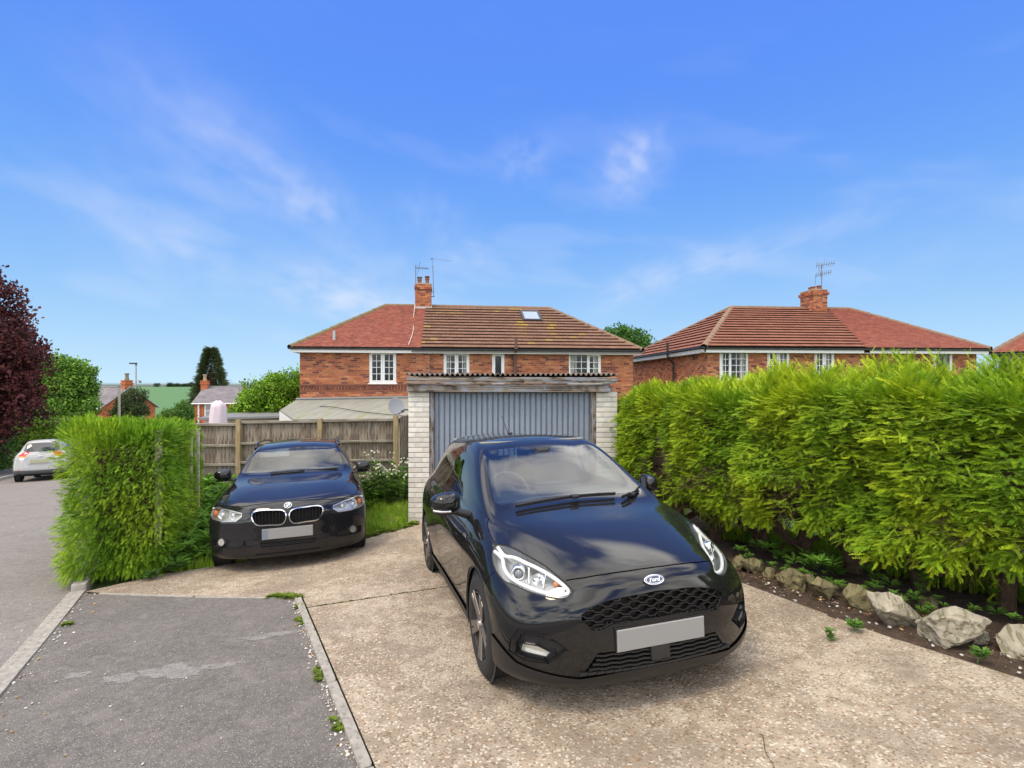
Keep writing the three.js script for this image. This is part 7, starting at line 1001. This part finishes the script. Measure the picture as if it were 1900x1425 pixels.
{ // separate plants
  const r = makeRandom(61);
  const flowering = (x, d, n, h, label) => { const o = thing('valerian_plant', label, 'plant', [x, G(x, d) - 0.02, -d]), st = [], lv = [], fl = [], fc = [], lc = []; for (let k = 0; k < n; k++) { const a = r() * 6.3, q = 0.12 + 0.3 * r(), b = V3(Math.cos(a) * q * 0.5, 0, Math.sin(a) * q * 0.5), t = V3(Math.cos(a) * q * 1.3, h * (0.7 + 0.4 * r()), Math.sin(a) * q * 1.3); st.push(bar(b, t, 0.005, 4, 0.003)); for (let m = 0; m < 7; m++) { const p = b.clone().lerp(t, 0.12 + 0.11 * m); lv.push(matrix(p, quatE(0.3 * (r() - 0.5), r() * 6.3, 0), 0.09 + 0.05 * r())); const e = 0.7 + 0.5 * r(); lc.push(col(0.12 * e, 0.22 * e, 0.04 * e)); } for (let m = 0; m < 3; m++) { fl.push(matrix(t.clone().add(V3((r() - 0.5) * 0.09, (r() - 0.6) * 0.16, (r() - 0.5) * 0.09)), quatE(r() * 6, r() * 6, 0), 0.014 + 0.01 * r())); const e = 0.85 + 0.3 * r(); fc.push(col(0.62 * e, 0.64 * e, 0.48 * e)); } } mesh('stems', merged(st), std({ color: col(0.12, 0.2, 0.05), roughness: 0.9 }), o); instanced('leaves', weedGeo, grassMat, o, lv, lc); instanced('blossom', new THREE.IcosahedronGeometry(1, 0), std({ roughness: 0.9 }), o, fl, fc); };
  flowering(-2.42, 9.9, 16, 1.0, 'white flowered leafy plant growing beside the garage wall'); flowering(-2.05, 9.5, 12, 0.9, 'white flowered plant nearest the white garage pier'); flowering(-2.75, 10.3, 10, 0.75, 'shorter white flowered plant nearer the estate car mirror');
  const small = (x, d, s, label) => { const o = thing('weed_plant', label, 'weed', [x, G(x, d), -d]), l = [], c = []; for (let k = 0; k < 5; k++) { l.push(matrix(V3((r() - 0.5) * 0.05, 0.01 + 0.05 * r(), (r() - 0.5) * 0.05), quatE(0.3 * (r() - 0.5), r() * 6, 0), s * (0.6 + 0.5 * r()))); const e = 0.8 + 0.4 * r(); c.push(col(0.11 * e, 0.24 * e, 0.03 * e)); } mesh('stem', bar(V3(0, 0, 0), V3(0.005, 0.07, 0), 0.004, 5), std({ color: col(0.1, 0.2, 0.04), roughness: 0.9 }), o); instanced('leaves', weedGeo, grassMat, o, l, c); };
  small(2.46, 3.72, 0.075, 'leafy green weed growing from the soil edge of the drive'); small(2.2, 3.58, 0.05, 'small flat weed in the concrete near the soil edge'); small(2.9, 3.22, 0.07, 'green weed in the soil below the pale rocks'); small(-4.0, 5.75, 0.14, 'dock leaf weed at the near foot of the clipped hedge'); small(-3.92, 6.02, 0.2, 'grey green thistle beside the corner hedge post');
}
// ---------------------------------------------------------------- rocks edging the hedge bed
{
  const rockMap = texture(512, 512, (u, v, i, j) => { const n = tileNoise(u, v, 6, 88, 5), k = 1 + 0.35 * n + 0.15 * noise2(i * 0.4, j * 0.4), li = smooth(0.05, 0.4, tileNoise(u, v, 9, 90, 4)); return mix3([0.36 * k, 0.34 * k, 0.29 * k], [0.13, 0.125, 0.065], li * 0.75); }), pale = std({ map: rockMap, roughness: 0.95, bumpMap: rockMap, bumpScale: 0.03, color: col(0.98, 0.94, 0.84) }), mossy = std({ map: rockMap, bumpMap: rockMap, bumpScale: 0.03, roughness: 0.95, color: col(0.52, 0.48, 0.29) });
  const rocks = [[1368, 1058, 30, 24, 1, 'small mossy stone half hidden behind the hatchback wing'], [1398, 1063, 54, 33, 1, 'flat topped mossy stone nearest the hatchback headlight'], [1429, 1076, 28, 27, 1, 'small upright stone between two mossy blocks'], [1469, 1094, 52, 46, 1, 'squarish grey green block with a bare flat top'], [1502, 1090, 24, 24, 1, 'small rounded stone in the gap between larger blocks'], [1530, 1112, 56, 42, 1, 'sloping mossy stone left of the wide green block'], [1587, 1129, 64, 46, 1, 'wide mossy green block left of the pale pointed rock'], [1660, 1164, 84, 74, 0, 'tall pale pointed rock in the middle of the row'], [1726, 1136, 40, 32, 1, 'small tan stone set behind the two pale rocks'], [1758, 1196, 112, 76, 0, 'largest pale jagged rock near the right edge'], [1818, 1196, 42, 22, 0, 'low pale stone at the foot of the largest rock'], [1884, 1214, 84, 62, 0, 'pale rock cut by the right edge of view']];
  rocks.forEach(([px, py, w, h, m, label], i) => {
    const u = (px - 950) / 960, iz = (py - 712.5) / 960 - 0.066 + 0.037 * u, d = EYE / iz + 0.06, x = u * d, W = w * d / 960 * 0.93, H = h * d / 960 * 1.0, r = makeRandom(300 + i), g0 = new THREE.IcosahedronGeometry(1, 5), p = g0.attributes.position, cuts = Array.from({ length: 13 }, () => [V3(r() - 0.5, (r() - 0.35) * 0.9, r() - 0.5).normalize(), 0.42 + 0.3 * r()]);
    for (let k = 0; k < p.count; k++) { const v = V3(p.getX(k), p.getY(k), p.getZ(k)); for (const [n, c] of cuts) { const q = v.dot(n) - c; if (q > 0) v.addScaledVector(n, -q * 0.985); } const q = 1 + 0.13 * fbm3(v.x * 2.6 + i * 7, v.y * 2.6, v.z * 2.6, 4) + 0.035 * noise3(v.x * 9, v.y * 9 + i, v.z * 9); v.multiplyScalar(q); p.setXYZ(k, v.x, v.y, v.z); }
    g0.computeBoundingBox(); const b = g0.boundingBox, sx = W / (b.max.x - b.min.x), sy = H * 1.15 / (b.max.y - b.min.y); g0.scale(sx, sy, (sx + sy) / 2 * 0.9); if (i === 7) g0.applyMatrix4(new THREE.Matrix4().set(1, -0.35, 0, 0, 0, 1, 0, 0, 0, 0, 1, 0, 0, 0, 0, 1)); const gg = g0; gg.computeVertexNormals(); setUV(gg, (a, c, e) => [a * 1.6 + i * 0.3 + e, c * 1.6 + e * 0.7]);
    const s = mesh('rock', gg, m ? mossy : pale); s.position.set(x, G(x, d) + H * 0.34, -d); s.rotation.y = 0.5 * (r() - 0.5); tag(s, label, 'rock', 'rocks edging the hedge bed');
  });
}
// ---------------------------------------------------------------- trees
const clusterGeo = (seed, n, lw) => { const T = [], r = makeRandom(seed); for (let k = 0; k < n; k++) { const c = V3(r() - 0.5, r() - 0.5, r() - 0.5).multiplyScalar(1.1), a = V3(r() - 0.5, r() - 0.35, r() - 0.5).normalize(), b = V3(r() - 0.5, r() - 0.5, r() - 0.5).cross(a).normalize(), l = 0.30 + 0.18 * r(), w = l * lw, A = c, E = c.clone().addScaledVector(a, l), M = c.clone().addScaledVector(a, l * 0.5), p = M.clone().addScaledVector(b, w).add(V3(0, 0.03, 0)), q = M.clone().addScaledVector(b, -w).add(V3(0, 0.03, 0)); T.push([A.toArray(), p.toArray(), E.toArray()], [A.toArray(), E.toArray(), q.toArray()]); } return flatFan(T); };
const leafClusters = [clusterGeo(1, 12, 0.34), clusterGeo(2, 12, 0.4), clusterGeo(3, 12, 0.3)];
function broadTree(name, label, category, x, d, baseY, { blobs, n, leaf, palette, trunkR = 0.15, trunkTop, seed, group, extra }) {
  const o = thing(name, label, category, [x, baseY, -d], 0, group), r = makeRandom(seed), lists = [[], [], []], cols = [[], [], []], vol = blobs.map(([a, b, c, q]) => q * q * q), tot = vol.reduce((p, q) => p + q, 0);
  for (let i = 0; i < n; i++) {
    let w = r() * tot, k = 0; while (w > vol[k] && k < blobs.length - 1) w -= vol[k++]; const [bx, by, bz, br, sy = 1] = blobs[k], v = V3(r() - 0.5, r() - 0.5, r() - 0.5).normalize(), rad = br * (0.55 + 0.5 * Math.pow(r(), 0.5)); const p = V3(bx + v.x * rad, by + v.y * rad * sy, bz + v.z * rad);
    const nn = fbm3(p.x * 1.1 + seed, p.y * 1.1, p.z * 1.1, 3); if (nn < 0.06 - 0.3 * r()) continue; p.addScaledVector(v, 0.7 * br * nn);
    const m = Math.floor(r() * 3); lists[m].push(matrix(p, quatE(r() * 6.3, r() * 6.3, r() * 6.3), leaf * (0.7 + 0.6 * r()))); const c = palette[Math.floor(r() * palette.length)], e = 0.75 + 0.5 * r(); cols[m].push(col(c[0] * e, c[1] * e, c[2] * e));
  }
  lists.forEach((l, i) => instanced('crown', leafClusters[i], leafMat(), o, l, cols[i]));
  const g = [bar(V3(0, -0.3, 0), V3(0, trunkTop * 0.55, 0), trunkR, 9, trunkR * 0.75), bar(V3(0, trunkTop * 0.5, 0), V3(0.1, trunkTop, 0), trunkR * 0.72, 8, trunkR * 0.35)]; for (const [bx, by, bz, br] of blobs) g.push(bar(V3(0, trunkTop * 0.45, 0), V3(bx, by - br * 0.2, bz), trunkR * 0.4, 6, trunkR * 0.12)); mesh('trunk', merged(g), barkMat, o); return o;
}
const gy = (x, d) => G(x, d);
broadTree('copper_beech', 'dark purple copper beech tree at the left edge of the road', 'tree', -24.7, 22, gy(-24.7, 22) - 0.35, { blobs: [[0, 5.0, 0, 3.0], [2.0, 4.0, 0.4, 2.0], [1.3, 7.2, 0, 1.9], [-1.5, 7, 0, 2.4], [2.7, 5.6, 0.3, 1.5, 0.8], [1.9, 3.0, 1.0, 1.5], [-2, 4, 0, 2.5], [3.9, 5.7, 0, 0.75, 0.5], [0.4, 8.4, 0, 1.5]], n: 15000, leaf: 0.36, palette: [[0.085, 0.022, 0.024], [0.115, 0.03, 0.03], [0.055, 0.018, 0.02], [0.15, 0.042, 0.038]], trunkR: 0.28, trunkTop: 5, seed: 41 });
broadTree('green_tree', 'bright green broadleaf tree beyond the silver car', 'tree', -33.6, 39, gy(-33.6, 39), { blobs: [[0, 4.4, 0, 1.6], [0.4, 6.0, 0, 1.15], [-1.4, 5.6, 0, 1.4], [0.9, 3.3, 0.6, 1.2], [1.3, 5.2, 0, 0.7], [-1.5, 3.5, 0, 1.7], [-0.6, 6.6, 0, 0.8]], n: 7000, leaf: 0.5, palette: [[0.16, 0.31, 0.035], [0.12, 0.25, 0.03], [0.21, 0.37, 0.04], [0.08, 0.17, 0.025]], trunkR: 0.2, trunkTop: 4.5, seed: 43 });
broadTree('ornamental_tree', 'small grey green tree before the far slate roofed gable house', 'tree', -32.5, 44, EYE - 4.6, { blobs: [[0, 2.4, 0, 1.0], [0.3, 3.2, 0, 0.8], [-0.5, 1.8, 0, 0.9]], n: 2200, leaf: 0.3, palette: [[0.075, 0.115, 0.035], [0.10, 0.14, 0.05], [0.06, 0.09, 0.03]], trunkR: 0.08, trunkTop: 2, seed: 47 });
broadTree('leafy_bush', 'large bright green bush at the left end of the brick house', 'bush', -10.95, 23.4, EYE - 3.6, { blobs: [[0, 2.6, 0, 1.15], [0.9, 3.1, 0, 0.95], [-0.8, 2.1, 0, 0.75], [1.5, 3.3, 0, 0.75], [0.3, 3.5, 0, 0.6], [-0.2, 1.8, 0.3, 1.1], [1.9, 2.4, 0, 0.9]], n: 7000, leaf: 0.26, palette: [[0.20, 0.38, 0.022], [0.16, 0.31, 0.02], [0.26, 0.44, 0.028], [0.11, 0.22, 0.018]], trunkR: 0.09, trunkTop: 2.4, seed: 53 });
broadTree('rear_tree', 'green tree showing between the two brick houses', 'tree', 8.6, 36, EYE - 5, { blobs: [[0, 6.6, 0, 1.4], [-1.2, 7.6, 0, 1.2], [0.8, 5.6, 0, 1.2], [-0.2, 8.0, 0, 0.8], [0.3, 4.4, 0, 1.3], [1.1, 6.6, 0, 0.7]], n: 5000, leaf: 0.36, palette: [[0.075, 0.19, 0.03], [0.055, 0.14, 0.022], [0.10, 0.23, 0.035]], trunkR: 0.18, trunkTop: 5, seed: 59 });
broadTree('field_bush', 'round green bush between the far brick houses', 'bush', -35.5, 55, EYE - 5.8, { blobs: [[0, 2.0, 0, 1.3], [-0.8, 1.3, 0, 1.2], [0.6, 3.0, 0, 0.8]], n: 2200, leaf: 0.4, palette: [[0.10, 0.21, 0.03], [0.08, 0.17, 0.025]], trunkR: 0.1, trunkTop: 1.6, seed: 61 });
broadTree('hedgerow_bush', 'yellow green bush above the ivy bank at the left', 'bush', -26.9, 29.2, gy(-26.9, 29.2), { blobs: [[0, 1.6, 0, 1.0], [1.0, 1.7, 0.2, 0.9], [-0.8, 1.9, 0, 0.9], [1.9, 1.3, 0.3, 0.8]], n: 4200, leaf: 0.26, palette: [[0.15, 0.27, 0.025], [0.12, 0.23, 0.02], [0.19, 0.31, 0.03]], trunkR: 0.08, trunkTop: 1.6, seed: 67 });
broadTree('ivy_bank', 'dark ivy covered bank beside the far pavement', 'ivy', ...along(28.2, 9.0), gy(...along(28.2, 9.0)), { blobs: [[0, 0.9, 0, 1.2], [0.8, 1.0, 1.5, 1.2], [1.6, 1.0, 3.0, 1.3], [2.6, 1.1, 4.6, 1.4], [-0.8, 0.8, -1.4, 1.1], [0.2, 2.1, 0.4, 1.0], [1.0, 2.2, 1.9, 1.1], [1.9, 2.1, 3.4, 1.1], [-0.6, 1.8, -1.2, 0.8], [3.4, 1.2, 6.2, 1.5]], n: 13000, leaf: 0.24, palette: [[0.08, 0.17, 0.03], [0.11, 0.22, 0.035], [0.055, 0.115, 0.025], [0.15, 0.28, 0.04]], trunkR: 0.06, trunkTop: 1.2, seed: 71 });
{ // tall dark conifer behind the far house
  const o = thing('tall_conifer', 'tall dark pointed conifer behind the far slate roof', 'tree', [-44.8, -9, -77]), r = makeRandom(83), l = [], c = []; for (let i = 0; i < 7000; i++) { const t = Math.pow(r(), 0.6), h = 15.9 * t, R0 = 4.5 * Math.pow(1 - t, 0.95) + 0.05, a = r() * 6.3, q = R0 * (0.6 + 0.45 * r()) * (1 + 0.22 * noise2(a * 1.5, h * 0.8)), p = V3(Math.cos(a) * q, h, Math.sin(a) * q), dir = V3(Math.cos(a), 0.35 - 0.3 * r(), Math.sin(a)); l.push(matrix(p, aim(dir, r() * 3), 0.55 + 0.5 * r())); const e = 0.7 + 0.5 * r(); c.push(col(0.075 * e, 0.105 * e, 0.03 * e)); } instanced('crown', sprays[2], sprayMat, o, l, c); mesh('trunk', bar(V3(0, 0, 0), V3(0, 15, 0), 0.35, 8, 0.05), barkMat, o); const core = new THREE.ConeGeometry(3.8, 13.5, 14); core.translate(0, 6.9, 0); mesh('inner_twigs', core, twigBrown, o, 'stuff'); }
{ // far hedgerow on the skyline
  const r = makeRandom(89), l = [[], [], []], c = [[], [], []]; for (let t = 0; t < 26; t++) { const x = lerp(-350, -296, r()), d = 505 + 10 * r(), s = 1.4 + 1.6 * r() * r(); for (let i = 0; i < 60; i++) { const v = V3(r() - 0.5, r() - 0.4, r() - 0.5).normalize().multiplyScalar(s * (0.6 + 0.5 * r())), k = Math.floor(r() * 3); l[k].push(matrix(V3(x + v.x * 1.4, G(x, d) + s * 0.8 + v.y, -d + v.z), quatE(r() * 6, r() * 6, 0), 1.5)); const e = 0.7 + 0.5 * r(); c[k].push(col(0.045 * e, 0.075 * e, 0.035 * e)); } }
  const o = new THREE.Group(); o.name = 'skyline_hedgerow'; scene.add(o); tag(o, 'dark far hedgerow trees along the field skyline', 'hedgerow', undefined, 'stuff'); l.forEach((q, i) => instanced('foliage', leafClusters[i], leafMat(), o, q, c[i]));
}
{ // brick pier, garden wall and dark frame by the silver car
  const [x, d] = along(33, 7.95), o = thing('garden_wall', 'pinkish brick pier and garden wall behind the silver car', 'wall', [x, G(x, d), -d], 0.5); const pink = [[0.36, 0.22, 0.165], [0.40, 0.26, 0.2], [0.33, 0.19, 0.14]];
  const pr = mesh('pier', box(0.88, 2.0, 0.6, 0, 0.9, 0), mortarMat, o); bricks(pr, [brickFace(pr, V3(-0.44, -0.1, 0.3), V3(1, 0, 0), V3(0, 0, 1), 0.88, 2.0, [], pink), brickFace(pr, V3(0.44, -0.1, 0.3), V3(0, 0, -1), V3(1, 0, 0), 0.6, 2.0, [], pink)]); mesh('pier_cap', box(1.0, 0.08, 0.72, 0, 1.94, 0), std({ color: col(0.45, 0.40, 0.33), roughness: 0.9 }), o);
  const wl = mesh('wall_panel', box(3.2, 1.35, 0.22, 2.0, 0.58, -0.1), mortarMat, o); bricks(wl, [brickFace(wl, V3(0.45, -0.1, 0.01), V3(1, 0, 0), V3(0, 0, 1), 3.1, 1.35, [], pink)]); mesh('coping', box(3.2, 0.07, 0.3, 2.0, 1.29, -0.1), std({ color: col(0.45, 0.38, 0.3), roughness: 0.9 }), o);
  const [fx, fd] = along(36, 8.0), f = thing('garden_arch', 'dark upright garden arch with a flat top beyond the brick pier', 'arch', [fx + 0.55, G(fx, fd), -fd]); mesh('upright', box(0.14, 2.6, 0.14, 0.9, 1.3, 0), std({ color: col(0.03, 0.05, 0.10), roughness: 0.6 }), f); mesh('top_board', box(1.7, 0.32, 0.08, 0.15, 2.5, 0), std({ color: col(0.10, 0.12, 0.16), roughness: 0.6 }), f);
  const [vx, vd] = along(38.5, 8.3), v = thing('pale_dome', 'white curved roof glimpsed behind the dark frame', 'roof', [vx, G(vx, vd), -vd]); const vg = new THREE.SphereGeometry(1, 24, 12, 0, Math.PI * 2, 0, Math.PI / 2); vg.scale(1.5, 0.6, 1.2); vg.translate(0.4, 1.65, 0); mesh('canopy', vg, upvc, v); mesh('side_panel', new THREE.CylinderGeometry(1.4, 1.4, 1.6, 20).scale(1, 1, 0.8).translate(0.4, 0.85, 0), upvc, v);
  const [px, pd] = [-5.5, 11.6], pot = thing('terracotta_planter', 'terracotta coloured lid beside the estate car mirror', 'planter', [px, G(px, pd), -pd]); const pl = new THREE.LatheGeometry([[0, 0], [0.26, 0], [0.30, 0.52], [0.37, 0.54], [0.38, 0.6], [0.30, 0.68], [0, 0.72]].map(([a, b]) => new THREE.Vector2(a, b)), 28); mesh('planter_body', pl, std({ color: col(0.42, 0.12, 0.05), roughness: 0.85, map: grainMap }), pot); mesh('planter_band', new THREE.TorusGeometry(0.37, 0.02, 8, 28).rotateX(Math.PI / 2).translate(0, 0.57, 0), clayPot, pot);
}
renderer.render(scene, camera);
